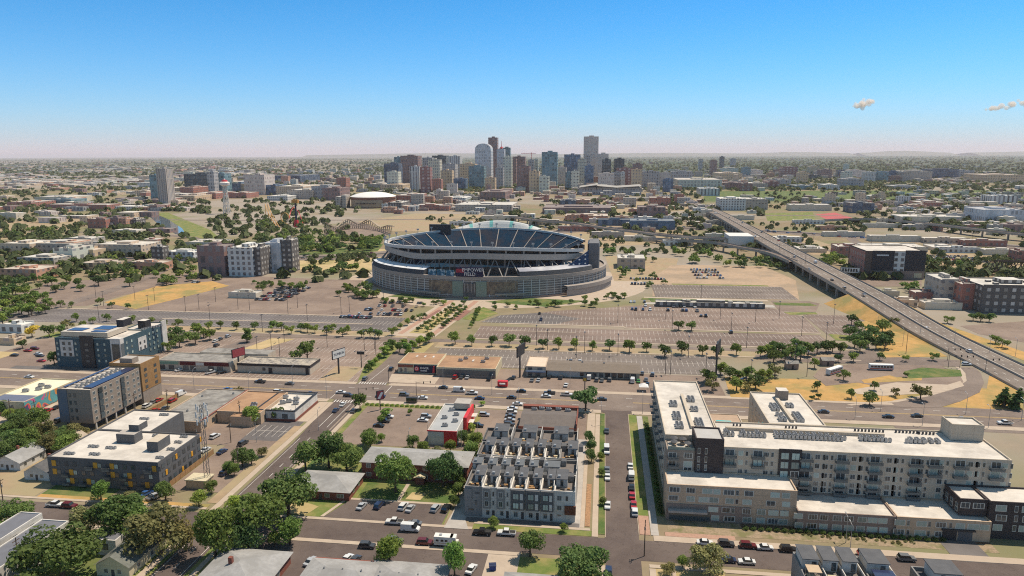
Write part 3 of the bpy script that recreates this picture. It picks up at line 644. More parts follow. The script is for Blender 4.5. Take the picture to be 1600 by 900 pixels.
for z, row in ((8.6, [(1507, 2.6, 'two'), (1528, 3.2, 'three'), (1563, 3, 'blind'), (1587, 1, 'one'), (1603, 2.6, 'blind')]), (5.6, [(1563, 3, 'two'), (1586, 1, 'one'), (1603, 2.4, 'two')]), (2.6, [(1557, 2.6, 'blind'), (1583, 1, 'one'), (1598, 2.8, 'blind')])):
    b.win('W', 203.6, [(wx(px, 203.6, z + 1), z, w_, 2.0, k) for px, w_, k in row if px > 1550]); b.win('W', 204.5, [(wx(px, 204.5, z + 1), z, w_, 1.8, k) for px, w_, k in row if px < 1550])
b.grid('N', 104.5, [206, 209, 212], [8.3, 7.0 + 0], 1.5, 1.3, 'two')
ZL = [17.0, 14.0, 11.0, 8.2, 6.3]
cols = [(1139, 2), (1183, 2), (1258, 5), (1314, 5), (1366, 5), (1429, 5), (1459, 2), (1499, 2), (1555, 2)]
for px, n in cols:
    u = wx(px, 214, 17)
    for k in range(n):
        b.win('W', 214.05, [(u, ZL[k], 3.0, 2.3, 'green' if k % 2 else 'two')]); balc(b, 'W', 214.05, [(u, ZL[k] - .3, 3.9, 1.5)])
rr = random.Random(5)
for px in (1161, 1201, 1281, 1294, 1338, 1349, 1393, 1404, 1443, 1474, 1520, 1531, 1574):
    u = wx(px, 214, 17)
    for k in range(5):
        if u > 104 and k > 2 or u < 58 and k > 2: continue
        b.win('W', 214.05, [(u - .9, ZL[k] + .2, 1.6, 1.7, rr.choice(['two', 'two', 'blind', 'three'])), (u + .9, ZL[k] + .2, .8, 1.7, 'one')])
for k in range(4): b.win('W', 213.7, [(57.4, ZL[k] - .2, 2.6, 2.4, 'green'), (60.6, ZL[k] - .2, 2.6, 2.4, 'green' if k < 2 else 'two')])
b.win('W', 214.02, [(23.3, z, 2.6, 2, 'two') for z in (15.3, 12.6)] + [(28.2, z, 2.8, 1.9, k) for z, k in ((15.5, 'three'), (12.7, 'blind'), (11.7 - 1, 'two'))]); balc(b, 'W', 214.02, [(23.6, 15, 3.2, 1.3), (23.6, 12.3, 3.2, 1.3)])
b.win('W', 213.6, [(u, z, .8, 2, 'one') for u in (31.4, 33.6) for z in (17.4, 14.6, 11.9)])
for y in range(225, 278, 7):
    for z in (16, 12.8, 9.6, 6.4, 3.2): b.win('N', 21.6, [(y, z, 2.4, 1.9, 'two')])
    balc(b, 'N', 21.6, [(y + 3, z, 2.6, 1.2) for z in (15.6, 9.2)])
for y in range(239, 268, 6):
    for z in (16.2, 13, 9.8, 6.6): b.win('N', 57.5, [(y, z, 2.2, 1.9, 'dark')])
units(b, [(x, y) for x in (26.3, 27.7) for y in (229, 230.6, 232.2, 237, 238.6, 240.2, 241.8, 250, 251.6, 253.2)] + [(x, y) for x in (33.2, 34.6) for y in (230, 231.6, 233.2, 234.8, 236.4, 246, 248, 256, 257.6, 259.2)], 19.5, None, 0, 1.15)
units(b, [(x, y) for x in (62.2, 63.6) for y in (240, 241.6, 245, 250, 251.6, 253.2, 254.8)] + [(x, y) for x in (68, 69.4) for y in (240, 241.6, 243.2, 244.8, 246.4, 254, 255.6)], 19.5, None, 0, 1.15)
XU = [a for a in ()]
for a in (41.5, 47, 51.5, 57.5, 59.5, 61.5, 63.5, 65.5, 67.5, 69.5, 71.5, 73.5, 76.5, 84, 86, 88, 90, 99, 101, 103, 105, 107): units(b, [(a, 226), (a + .1, 227.5)], 19.5, None, .25, 1.1)
m = MB()
for a in [41 + 1.25 * k for k in range(50)]:
    if 44 < a < 46 or 53.5 < a < 56.5 or 79 < a < 83 or 93 < a < 97: continue
    for y_ in (224.2, 225.5) if a < 78 else (225.3,): m.box(a - .42, y_ - .45, 19.7, a + .42, y_ + .45, 20.75); m.box(a - .3, y_ - .3, 20.75, a + .3, y_ + .3, 20.85, 1)
b.part('air_conditioner', m, [steel, darkmet])['kind'] = 'stuff'
m = MB()
for a, y_, n_ in ((84, 233, 9), (97, 233.5, 7), (104, 233, 5), (62, 233, 4), (45, 233, 3)):
    for k in range(n_): m.box(a + k * 1.1, y_, 19.6, a + k * 1.1 + .5, y_ + .5, 20.4)
b.part('roof_vent', m, darkmet)['kind'] = 'stuff'
b.box('roof_duct', 42, 229, 19.5, 92, 230.2, 20.6, palegrey); b.box('roof_duct', 30.6, 229, 19.5, 31.6, 262, 20.5, palegrey); b.box('roof_duct', 65.3, 239, 19.5, 66.4, 262, 20.5, palegrey)
b.box('elevator_house', 66.2, 262, 19.5, 70, 266, 23, taupe, wht)
b.box('parasol_deck', 22.3, 214.8, 17.7, 29.8, 221.5, 17.9, surf('deck_pavers', (.40, .38, .35), (.36, .34, .31), 1))
m = MB()
for x, y in ((24, 217), (24.3, 220), (27, 219.5), (28.2, 216.2)): m.tube((x, y, 17.9), (x, y, 20.1), .06); m.lathe([(1.3, 19.8), (.1, 20.5)], 8, 1, (x, y)); m.box(x - .7, y - .7, 17.9, x + .7, y + .7, 18.5, 2)
b.part('deck_furniture', m, [darkmet, flatd, tanbrick])
m = MB()
for x in (30.1,): m.box(21.8, 214.1, 18.2, 30.1, 214.2, 19.1)
b.part('glass_railing', m, winb)
b.body(39.2, 236.2, 57.3, 287, 3.9, palegrey, surf('pool_deck', (.40, .29, .21), (.35, .255, .185), .5), para=.3, name='podium')
m = MB(); m.box(PX0 - .5, PY0 - .5, 3.62, PX1 + .5, PY1 + .5, 3.75); b.part('pool_edge', m, conc)
m = MB(); m.quad((PX0, PY0, 3.78), (PX1, PY0, 3.78), (PX1, PY1, 3.78), (PX0, PY1, 3.78)); b.part('swimming_pool', m, surf('pool_water', (.02, .40, .42), (.03, .46, .46), .6, .05))
b.done(98)

# ------------------------------------------------------------------ grey and white townhouses: four rows
def townhouse(label, x0, x1, y0, y1, h, wall, front, style, pent, pr_mat=None, rear=False):
    t = Bld('townhouse', (x0 + x1) / 2, y0, label, 'townhouse', 'grey and white townhouses in four rows')
    t.body(x0 + .02, y0, x1 - .02, y1, h, wall, surf('roof_deck', (.17, .15, .14), (.13, .115, .11), .8, .9), para=1.0)
    w = x1 - x0
    if style == 'dark':
        t.box('front_bay', x0 + .2, y0 - .7, 3.3, x1 - .2, y0, h - .2, greyp)
        for z in (3.7, 6.7): t.win('W', y0 - .7, [(x0 + w * .38, z, w * .42, 2.0, 'green')]); t.box('white_panel', x0 + w * .66, y0 - .78, z, x0 + w * .86, y0 - .7, z + 2, render_w)
        t.win('W', y0, [(x0 + w * .36, .6, w * .3, 1.9)]); t.box('door', x0 + w * .72, y0 - .06, .1, x0 + w * .9, y0, 2.4, wind)
    elif style == 'light':
        t.box('front_bay', x0 + .3, y0 - .6, 3.2, x0 + w * .6, y0, h - .1, midgrey)
        t.win('W', y0 - .6, [(x0 + w * .33, z, w * .3, 1.9, 'two') for z in (3.9, 6.9)]); t.win('W', y0, [(x0 + w * .8, z, w * .13, 1.8, 'one') for z in (3.9, 6.9)] + [(x0 + w * .4, .7, w * .26, 1.8)])
        t.box('door', x0 + w * .7, y0 - .06, .1, x0 + w * .88, y0, 2.4, wind)
    elif style == 'end':
        t.win('W', y0, [(x0 + w * .22, 6.2, w * .22, 2.4, 'dark'), (x0 + w * .65, 3.8, .7, 1.6, 'tall'), (x0 + w * .72, 7.6, 1.4, .6, 'tall'), (x0 + w * .35, 2, 1.6, .6, 'tall')])
        t.box('corner_window', x0 - .1, y0 - .25, 5.6, x0 + w * .42, y0, 9.2, midgrey)
    elif style == 'white':
        t.win('W', y0, [(x0 + w * .25, z, 1.5, 1.8) for z in (3.6, 6.8)] + [(x0 + w * .6, 6.8, .8, 1.8, 'one'), (x0 + w * .25, 1.8, 1.4, .6)]); t.box('rust_panel', x0 + w * .5, y0 - .5, 2.6, x1 + .2, y0, 5.4, surf('rust_panel', (.16, .06, .035), (.10, .04, .025), 1.5)); t.box('door', x0 + w * .56, y0 - .06, .1, x0 + w * .72, y0, 2.3, winf)
    elif style == 'plain':
        t.win('W', y0, [(x0 + w * .3, z, 1.3, 1.6) for z in (3.8, 6.8)] + [(x0 + w * .72, z, .8, 1.6, 'one') for z in (3.8, 6.8)])
    a0, a1, b0, b1 = pent
    t.box('penthouse', a0, b0, h - 1, a1, b1, h + 1.7, surf('offwhite_stucco', (.50, .485, .46), (.44, .425, .405), .6)); t.box('penthouse_roof', a0 - .25, b0 - .5, h + 1.7, a1 + .15, b1 + .2, h + 1.9, pr_mat or flatd)
    t.win('W', b0, [((a0 + a1) / 2, h - .7, .9, 2.0, 'tall')])
    t.box('party_wall', x1 - .22, y0 + .4, h - .9, x1 - .05, y1 - .4, h + 1.5, render_w)
    if w > 4: t.box('stair_hatch', x0 + .3 if a0 > (x0 + x1) / 2 - .2 else a1 + .2, y1 - 3, h - 1, (x0 + .3 if a0 > (x0 + x1) / 2 - .2 else a1 + .2) + min(1.6, w * .35), y1 - .5, h + .9, midgrey, flatd)
    m = MB(); m.box(a0 + .5, b0 + .4, h + 1.9, a0 + 1.3, b0 + 1.2, h + 2.6); t.part('air_conditioner', m, steel)
    r_ = random.Random(int(x0 * 7 + y0)); m = MB()
    for _ in range(7):
        fx, fy = r_.uniform(x0 + .6, x1 - 1.2), r_.uniform(y0 + .5, max(y0 + .8, b0 - 1.4)); m.box(fx, fy, h - 1, fx + r_.uniform(.5, 1.3), fy + r_.uniform(.5, 1.1), h - 1 + r_.uniform(.4, .9), r_.randrange(3))
    t.part('deck_furniture', m, [cream, mbl, brownpanel])
    t.done()
rows = [
    (198, 209.4, 10, [(-40.6, -35.2, midgrey, 'end', 'grey end townhouse at the corner of the alley in the front row'), (-35.2, -30.8, render_w, 'light', 'first white townhouse with grey bay right of the grey end house, front row'), (-30.8, -26.4, render_w, 'light', 'second white townhouse with narrow grey bay, front row'),
                      (-26.4, -21.8, render_w, 'dark', 'first dark fronted townhouse with white panels, front row beside the grey bays'), (-21.8, -17.2, render_w, 'dark', 'middle dark fronted townhouse of the front row'), (-17.2, -13, render_w, 'dark', 'last dark fronted townhouse next to the white end house, front row'), (-13, -6.6, render_w, 'white', 'white end townhouse with rusty panel beside the pavement, front row')], .45),
    (210.4, 220.4, 10, [(-40.4, -35.2, midgrey, 'plain', 'townhouse at the alley end of the second row'), (-35.2, -30.8, render_w, 'plain', 'second townhouse from the alley in the second row'), (-30.8, -26.4, render_w, 'plain', 'third townhouse from the alley in the second row'), (-26.4, -21.8, render_w, 'plain', 'fourth townhouse from the alley in the second row'), (-21.8, -17.2, render_w, 'plain', 'fifth townhouse from the alley in the second row'), (-17.2, -6.6, midgrey, 'plain', 'wide townhouse at the street end of the second row')], .0),
    (221.4, 232.6, 10, [(-41, -35.8, midgrey, 'plain', 'townhouse at the alley end of the third row'), (-35.8, -31.2, render_w, 'plain', 'second townhouse from the alley in the third row'), (-31.2, -26.8, render_w, 'plain', 'third townhouse from the alley in the third row'), (-26.8, -22.4, render_w, 'plain', 'fourth townhouse from the alley in the third row'), (-22.4, -18, render_w, 'plain', 'fifth townhouse from the alley in the third row'), (-18, -12.8, render_w, 'plain', 'sixth townhouse from the alley in the third row'), (-12.8, -7, midgrey, 'plain', 'townhouse at the street end of the third row')], .45),
    (235, 246.5, 9.6, [(-41.4, -31, greyp, 'plain', 'wide dark townhouse at the alley end of the rear row'), (-31, -20.5, greyp, 'plain', 'wide dark townhouse in the middle of the rear row'), (-20.5, -7.4, greyp, 'plain', 'wide dark townhouse at the street end of the rear row')], .3)]
for y0, y1, h, us, off in rows:
    for x0, x1, wl, st, lb in us:
        w_ = x1 - x0; pw = min(w_ * .55, 5)
        pb = (y0 + 4.6, y1 - .3) if y0 != 210.4 else (y0 + .6, y0 + 4.6)
        px0 = x0 + w_ * off if y0 != 235 else x0 + w_ * .35
        if st == 'white': px0 = x0 + .3
        townhouse(lb, x0, x1, y0, y1, h, wl, None, st, (px0, px0 + pw, pb[0], pb[1]), flatd if y0 != 210.4 else surf('slate_roof', (.13, .14, .155), (.11, .12, .13), .6))
# ------------------------------------------------------------------ left: dark block with orange shutters
b = Bld('apartment_block', -165, 202, 'charcoal three storey apartment block with orange shutters and white roof', 'apartment building')
b.body(-185, 201.5, -144.6, 226, 10.3, greyp, wht, label='charcoal clad front wing'); b.body(-185, 226.1, -164, 247, 10.3, greyp, wht)
r_ = random.Random(3)
for i, u in enumerate([-182.5 + 3.05 * k for k in range(13)]):
    for j, z in enumerate((7.2, 4.2, 1.2)):
        k = (i * 2 + j * 3) % 7
        if k in (0, 3): b.box('shutter', u - .9, 201.3, z - .1, u + .6, 201.48, z + 1.9, orange)
        if k != 6: b.win('W', 201.5, [(u + 1.3, z, 1.5, 1.7, r_.choice(['dark', 'green', 'dark']))])
        if k in (1, 5): balc(b, 'W', 201.5, [(u + 1.0, z - .6, 2.6, 1.2)])
for y in range(204, 226, 3):
    for j, z in enumerate((7.2, 4.2, 1.2)):
        b.win('S', -144.6, [(y, z, 1.6, 1.7, 'dark')])
        if (y + j) % 5 == 0: b.box('shutter', -144.58, y + .9, z, -144.4, y + 1.9, z + 1.8, orange)
b.box('stair_house', -170, 216, 9.8, -163, 220.4, 13.2, greyp, concg); b.box('stair_house', -167, 219, 13.2, -163.2, 224, 15.6, greyp, wht); b.box('stair_house', -154.5, 210.5, 9.8, -150.4, 217.5, 13.4, greyp, palegrey)
for cx_, cy_ in ((-181, 205), (-177, 211.5), (-172, 205.5), (-170, 211), (-174, 231), (-176, 238), (-171, 243), (-160.5, 223), (-150, 223.5), (-149, 218.5), (-148, 212.5), (-147.5, 205.5)):
    units(b, [(cx_ + k * .95, cy_ + (k % 2) * .2) for k in range(4 if cx_ < -150 else 3)], 9.8, None, 0, .8)
b.done(97)
# tan block with solar roof
b = Bld('apartment_block', -211, 250, 'five storey tan brick apartment slab with blue solar panels on its roof', 'apartment building')
b.body(-218.5, 247.5, -204, 278.4, 17.4, taupe, wht, z0=3); b.body(-218.6, 278.5, -203.4, 292, 19, brownpanel, concg, z0=6, name='ochre_end', label='ochre clad end wing'); b.box('ochre_base', -218.5, 278.6, 0, -203.5, 291.9, 6, taupe)
b.box('blue_panel', -218.7, 247.3, 3, -214.5, 247.48, 16.9, surf('slate_blue_panel', (.15, .17, .21), (.13, .15, .185), .5)); b.box('ground_floor', -217.5, 249, 0, -208, 278.3, 3, greyp)
m = MB()
for y in range(249, 279, 6): m.box(-204.7, y, 0, -204.2, y + .5, 3)
b.part('column', m, render_w)['kind'] = 'stuff'
b.win('W', 247.5, [(u, z, 1.0, 1.6, 'tall') for u in (-213.2, -211) for z in (4.2, 7.6, 10.8, 14)])
for z in (4, 6.8, 9.5, 12.2, 14.8):
    for y in (249.5, 256, 259.4, 263.6, 270, 274, 276.8): b.win('S', -204, [(y, z, 1.7, 1.4, 'two')])
    for y in (253, 266.6): b.box('glazed_bay', -204.05, y - 1.1, z - .3, -203.6, y + 1.1, z + 1.9, wing)
    if z > 6.5:
        for y in (281.5, 288.5): b.win('S', -203.4, [(y, z, 1.9, 1.4, 'dark')])
m = MB(); m.box(-217.8, 250, 17.3, -216.6, 277, 17.5); m.box(-209, 250, 17.2, -205, 277, 17.6)
for k in range(9): m.box(-216.4, 251 + k * 3, 17.2, -209.6, 251.6 + k * 3, 17.35, 1)
b.part('solar_panel', m, [solar, concg]); units(b, [(x, y) for x in (-212.5, -210.8) for y in range(251, 276, 3)], 16.9, None, 0, .9)
b.box('roof_house', -214, 279.5, 18.4, -208, 284, 21, taupe, concg)
b.done()
# teal hotel-like block
b = Bld('apartment_block', -270, 330, 'teal and white five storey apartment block with dark stair bay', 'apartment building')
b.body(-286.5, 327, -249, 348, 16, teal, wht); b.body(-262, 348.1, -249.2, 366, 16, teal, wht)
b.box('stair_bay', -271.5, 326.2, 0, -264, 327, 17.6, mbl); b.box('white_panel', -283.6, 326.8, 6, -276, 326.98, 15, render_w)
b.box('white_corner', -254.5, 326.7, 2, -248.7, 329.5, 16.4, render_w); b.box('corner_glazing', -253.6, 326.5, 3, -249.4, 326.69, 13.5, wing); b.box('corner_glazing', -248.69, 327, 3, -248.55, 329.3, 13.5, wing)
b.box('white_panel', -249, 341, 6, -248.8, 348, 13, render_w); b.box('white_end', -249.2, 362, 0, -248.5, 366.2, 17.5, render_w)
b.box('upper_storey', -285, 330, 16, -258, 346, 18.6, palegrey, wht); b.box('stair_house', -262, 343, 18.6, -258, 350, 22.5, mbl, wht); b.box('stair_house', -256, 352, 15.5, -251.5, 357, 20, mbl, wht)
m = MB(); m.box(-283, 332, 18.7, -274, 338, 18.9); m.box(-271, 336, 18.7, -261, 344, 18.9); m.box(-268, 330.8, 18.7, -260, 334, 18.9); b.part('solar_panel', m, solar)
for z in (3.2, 6.2, 9.2, 12.2):
    b.win('W', 327, [(u, z, 1.2, 1.6, 'green') for u in (-285.3, -274.6, -262, -258)]); b.win('W', 326.8, [(u, z, 1.5, 1.7, 'dark') for u in (-281.4, -278) if z > 6]); b.win('W', 326.2, [(-267.8, z, 2.2, 1.3, 'tall')])
    b.win('S', -249, [(y, z, 1.3, 1.6, 'green') for y in (332, 336, 351, 354.5, 358)]); b.win('S', -248.8, [(y, z, 1.3, 1.6, 'dark') for y in (342.6, 346.2) if 6 < z < 12])
units(b, [(-252 + k * .8, 350 + k * 1.2) for k in range(8)], 15.5); b.done()
# mural building
mural = MB()
b = Bld('shop_building', -254, 260, 'low yellow corner building with a bright painted mural along one side', 'building')
b.body(-264, 259.5, -246, 291, 6.2, cream, surf('cream_roof', (.72, .66, .50), (.62, .57, .44), .3)); b.box('blue_roof_section', -263.2, 260.2, 5.75, -246.6, 268.5, 5.9, surf('slate_coating', (.13, .15, .22), (.11, .13, .19), .3))
mm, nt_, bb = newmat('painted_mural'); pos, _ = wpos(nt_); vo = nn(nt_, "ShaderNodeTexNoise"); vo.inputs["Scale"].default_value = .13; vo.inputs["Distortion"].default_value = 1.2; vo.inputs["Detail"].default_value = 1; nt_.links.new(pos, vo.inputs["Vector"])
cr_ = nn(nt_, "ShaderNodeValToRGB"); cr_.color_ramp.interpolation = 'CONSTANT'
for i, (p, c) in enumerate([(0, (.55, .12, .28)), (.40, (.10, .33, .36)), (.5, (.09, .28, .34)), (.56, (.62, .25, .06)), (.62, (.52, .07, .13)), (.7, (.06, .08, .15))]):
    e = cr_.color_ramp.elements[i] if i < 2 else cr_.color_ramp.elements.new(p); e.position = p; e.color = (*c, 1)
nt_.links.new(vo.outputs["Fac"], cr_.inputs[0]); nt_.links.new(cr_.outputs[0], bb.inputs["Base Color"])
b.box('mural', -245.98, 259.6, .3, -245.85, 281, 6.0, mm); b.win('W', 259.5, [(-252, 3, 1.8, 1.4, 'dark'), (-259, 3, 1.6, 1.4, 'dark'), (-249, .4, 2.4, 2.2, 'dark')]); b.win('S', -246, [(284, 3, 1.8, 1.4, 'dark'), (288, 3, 1.8, 1.4, 'dark')])
m = MB(); m.box(-263, 258, 0, -248, 258.1, 1.8); b.part('fence', m, woodf)
units(b, [(-257, 273), (-253, 276), (-251, 279), (-256, 281)], 5.7, RTU, .2, .9, 'rooftop_unit'); b.done()
# low grey-roofed and brown-roofed workshops, cell tower
b = Bld('workshop_building', -169, 252, 'low building with long grey gravel roof and red brick edge', 'building'); b.body(-180, 250.5, -159.5, 290, 4.7, tanbrick, gravelr, para=.4); b.box('brick_coping', -160, 250.3, 4.72, -159.3, 290, 4.9, redbrick); units(b, [(-172, 262), (-168, 270), (-176, 280), (-164, 285)], 4.3, None, 0, .7, 'roof_vent'); b.win('S', -159.5, [(y, 1, 2, 2, 'dark') for y in (254, 260, 266)]); b.done()
b = Bld('workshop_building', -151, 262, 'brick workshop with rusty brown flat roof beside the phone mast', 'building'); b.body(-158.8, 262, -139.5, 288, 5.2, tanbrick, brownr, para=.5); b.box('porch', -151, 258.5, 0, -142, 262, 4.4, tanbrick, brownr); units(b, [(-146, 268), (-147, 271)], 4.7, RTU, .3, .9, 'rooftop_unit'); b.win('S', -139.5, [(y, 1, 2.2, 2, 'dark') for y in (266, 272, 278)]); b.done()
b = Bld('shop_building', -136, 267, 'white flat roofed corner shop with black coping and red base band', 'shop'); b.body(-144, 266.4, -126.6, 290.2, 4.5, render_w, wht, para=.8); b.box('black_coping', -144.1, 266.2, 4.52, -126.4, 266.9, 4.9, mbl); b.box('black_coping', -127.2, 267, 4.52, -126.4, 290.4, 4.9, mbl); b.box('black_coping', -144.1, 289.7, 4.53, -127.3, 290.3, 4.9, mbl); b.box('black_coping', -144.2, 267, 4.53, -143.5, 289.6, 4.9, mbl)
b.box('red_band', -144.1, 266.2, 0, -126.5, 266.38, 1.1, redbrick); b.box('red_band', -126.58, 266.5, 0, -126.45, 290, 1.1, redbrick); units(b, [(-137, 277), (-135, 279), (-131, 277), (-133, 282), (-139, 284)], 3.8, RTU, .4, .9, 'rooftop_unit'); b.win('W', 266.4, [(u, 1.3, 2.4, 2, 'dark') for u in (-141, -136, -131)]); b.done()
# strip shops beyond the avenue
b = Bld('strip_shop', -202, 328, 'low shop row with grey roof and dark red fascia', 'shop'); b.body(-230, 328, -189.2, 343, 5.4, palegrey, gravelr, para=.4); b.box('fascia', -217, 327.7, 3.2, -190, 327.98, 5, surf('maroon_fascia', (.13, .03, .03), (.10, .025, .025), 1)); b.box('sign_panel', -208, 327.5, 3.3, -203.5, 327.69, 4.8, render_w); b.box('fascia', -230, 327.7, 3.4, -218, 327.98, 4.8, surf('green_fascia', (.20, .30, .22), (.17, .26, .2), 1))
b.win('W', 328, [(u, .5, 3, 2.4, 'dark') for u in (-227, -222, -214, -210, -200, -195)]); b.box('rear_block', -215, 343.1, 0, -176, 352, 5.8, palegrey, gravelr); b.done()
b = Bld('garage_building', -166, 329, 'long white walled garage with black band and debris strewn grey roof', 'building'); b.body(-186, 329, -146.6, 342, 4.9, palegrey, surf('littered_roof', (.32, .29, .26), (.16, .145, .13), .7, .95, (.42, .37, .3), .3, lo=.45, hi=.55), para=.5); b.box('black_band', -186.1, 328.8, 3.7, -146.4, 328.98, 5, mbl); b.box('black_band', -146.58, 329, 3.7, -146.4, 342.1, 5, mbl); b.box('black_post', -149, 328.82, 0, -147.4, 328.98, 3.7, mbl); b.box('door', -169, 328.85, .1, -167, 328.98, 3, mbl); b.win('W', 329, [(-171.5, 1.4, 1.6, 1.6, 'tall')]); b.done()
b = Bld('sports_bar', -92, 338, 'brown roofed sports bar with dark mural front beside the cross street', 'bar'); b.body(-103, 337.5, -82, 358, 5.2, cream, brownr, para=.2); b.box('mural_panel', -94.5, 337.3, .6, -82.6, 337.48, 4.6, surf('navy_panel', (.02, .025, .05), (.03, .035, .06), 1)); b.box('red_panel', -102.8, 337.3, 3.2, -95, 337.48, 4.6, redbrick); b.win('W', 337.5, [(-101.5, .4, 1.4, 2.6), (-99, .4, 1.4, 2.6)])
navyred = plain('mural_red', (.5, .05, .06), .6); whitep = plain('white_letter', (.72, .7, .68), .6)
m = MB(); m.tube((-93, 337.3, 2.6), (-93, 337.22, 2.6), 1.25, None, 14); b.part('round_emblem', m, navyred); text('D', (-93, 337.2, 2.6), 0, 2.0, whitep, b.r, b.o); text('ENVER', (-89, 337.25, 3.0), 0, 1.55, whitep, b.r, b.o); [b.box('small_lettering', -91 + .5 * k_, 337.2, 1.35, -90.68 + .5 * k_, 337.29, 1.95, whitep) for k_ in range(7)]
m = MB(); m.prism([(-85.2, -.0), (-83, 0), (-83, .1), (-85.2, .1)], 0, .1); m = MB(); m.tube((-84.2, 337.29, .8), (-84, 337.29, 3.4), .75, .5, 8); m.tube((-84, 337.29, 3.6), (-84, 337.29, 4.3), .4, .4, 8); b.part('painted_figure', m, navyred)
m = MB()
for x in (-97, -92.5, -88): m.box(x, 350, 5.0, x + .9, 353, 5.15)
b.part('skylight', m, render_w); b.done()
b = Bld('bar_building', -66, 334, 'wide brown roofed hall with long dark glazed front', 'bar'); b.body(-81.9, 334, -51.6, 356, 5, cream, brownr, para=.2); b.box('glazed_front', -81.5, 333.8, 1.4, -52, 333.98, 3.9, wing); b.box('base_wall', -81.7, 333.7, 0, -51.8, 333.98, 1.3, umber); units(b, [(-70, 350), (-72, 346), (-59, 351), (-60, 345)], 4.8, RTU, 0, .8, 'rooftop_unit'); b.box('skylight', -66, 346, 4.81, -65, 349, 5.0, render_w); b.done()
b = Bld('shop_building', -31, 340, 'small cream roofed shop with blue front railing', 'shop'); b.body(-37, 340, -27, 358, 5.2, surf('peach_wall', (.52, .40, .30), (.47, .36, .27), .5), surf('peach_roof', (.62, .50, .39), (.56, .45, .35), .4), para=.3); b.box('front_deck', -37, 338, 2.6, -27, 340, 2.9, surf('blue_trim', (.12, .16, .26), (.10, .14, .22), 1)); b.box('railing', -37, 337.9, 2.9, -27, 338.05, 3.7, plain('pale_blue', (.32, .38, .46))); b.win('W', 340, [(-35, .3, 2, 2.2, 'dark'), (-31, .3, 2.4, 2.2, 'dark'), (-35, 3, 2, 1.6, 'dark'), (-30, 3, 2.4, 1.6, 'dark')]); b.done()
b = Bld('strip_shop', -4, 340, 'long low shop row under one dull brown roof', 'shop'); 
m = MB(); m.box(-26.6, 341, 0, 19.6, 356, 3.6); b.part('wall', m, palegrey); m = MB(); gable(m, -26.6, 339.5, 19.6, 357, 3.6, 1.6, .4); b.part('roof', m, surf('dull_brown_roof', (.19, .155, .125), (.165, .135, .11), .4, .95)); b.win('W', 341, [(-25 + k * 3.2, .4, 2.4, 2.3, 'dark' if k > 8 else 'one') for k in range(14)]); b.box('white_front', -26.4, 340.8, 0, -10, 340.98, 3.4, render_w); units(b, [(2, 350), (-9, 351)], 4.6, None, 0, .9, 'roof_vent'); b.done()
# fast food restaurant
b = Bld('restaurant', -59, 250, 'red and white fast food restaurant with grey flat roof', 'restaurant'); b.body(-65.4, 250, -54, 280, 6, render_w, surf('grey_roof', (.36, .37, .38), (.32, .33, .34), .3), para=.6); b.box('red_front', -59, 249.8, .2, -53.9, 249.98, 5.6, redpaint); b.box('red_tower', -53.98, 263, 0, -52.6, 279, 6.6, redpaint); b.box('tower_top', -60, 274, 6, -53.4, 280.3, 8.4, palegrey, concg); b.box('red_coping', -65.6, 249.7, 5.6, -53.8, 249.98, 6.05, redpaint); b.box('canopy', -52.6, 266, 3.0, -50.6, 270, 3.3, render_w); b.box('canopy', -52.6, 273, 3.0, -50.6, 277, 3.3, render_w)
units(b, [(-60, 256), (-57, 261), (-62, 264), (-58, 268), (-61, 273)], 5.4, RTU, .2, .8, 'rooftop_unit'); b.done()
b = Bld('restaurant', -20, 264, 'low restaurant with dark sloped roof and red fascia behind the townhouses', 'restaurant'); m = MB(); m.box(-31, 265, 0, -9.5, 282, 3.6); b.part('wall', m, tanbrick); m = MB(); m.quad((-31.6, 263.6, 3.6), (-9, 263.6, 3.6), (-9, 273, 5.6), (-31.6, 273, 5.6)); m.quad((-9, 283, 4.6), (-31.6, 283, 4.6), (-31.6, 273, 5.6), (-9, 273, 5.6)); b.part('roof', m, surf('brown_grey_roof', (.15, .13, .12), (.13, .112, .105), .5)); b.box('red_fascia', -31.8, 263.3, 2.6, -8.8, 263.58, 3.9, redbrick); b.box('red_side_fascia', -9.0, 263.4, 3, -8.6, 283.2, 5.7, redbrick); b.box('parapet', -31.8, 281, 4.6, -8.6, 283.4, 6, redbrick); units(b, [(-27, 279), (-24, 280), (-21, 279.5), (-17, 280), (-13, 279)], 4.9, RTU, 0, .8, 'rooftop_unit'); b.done()
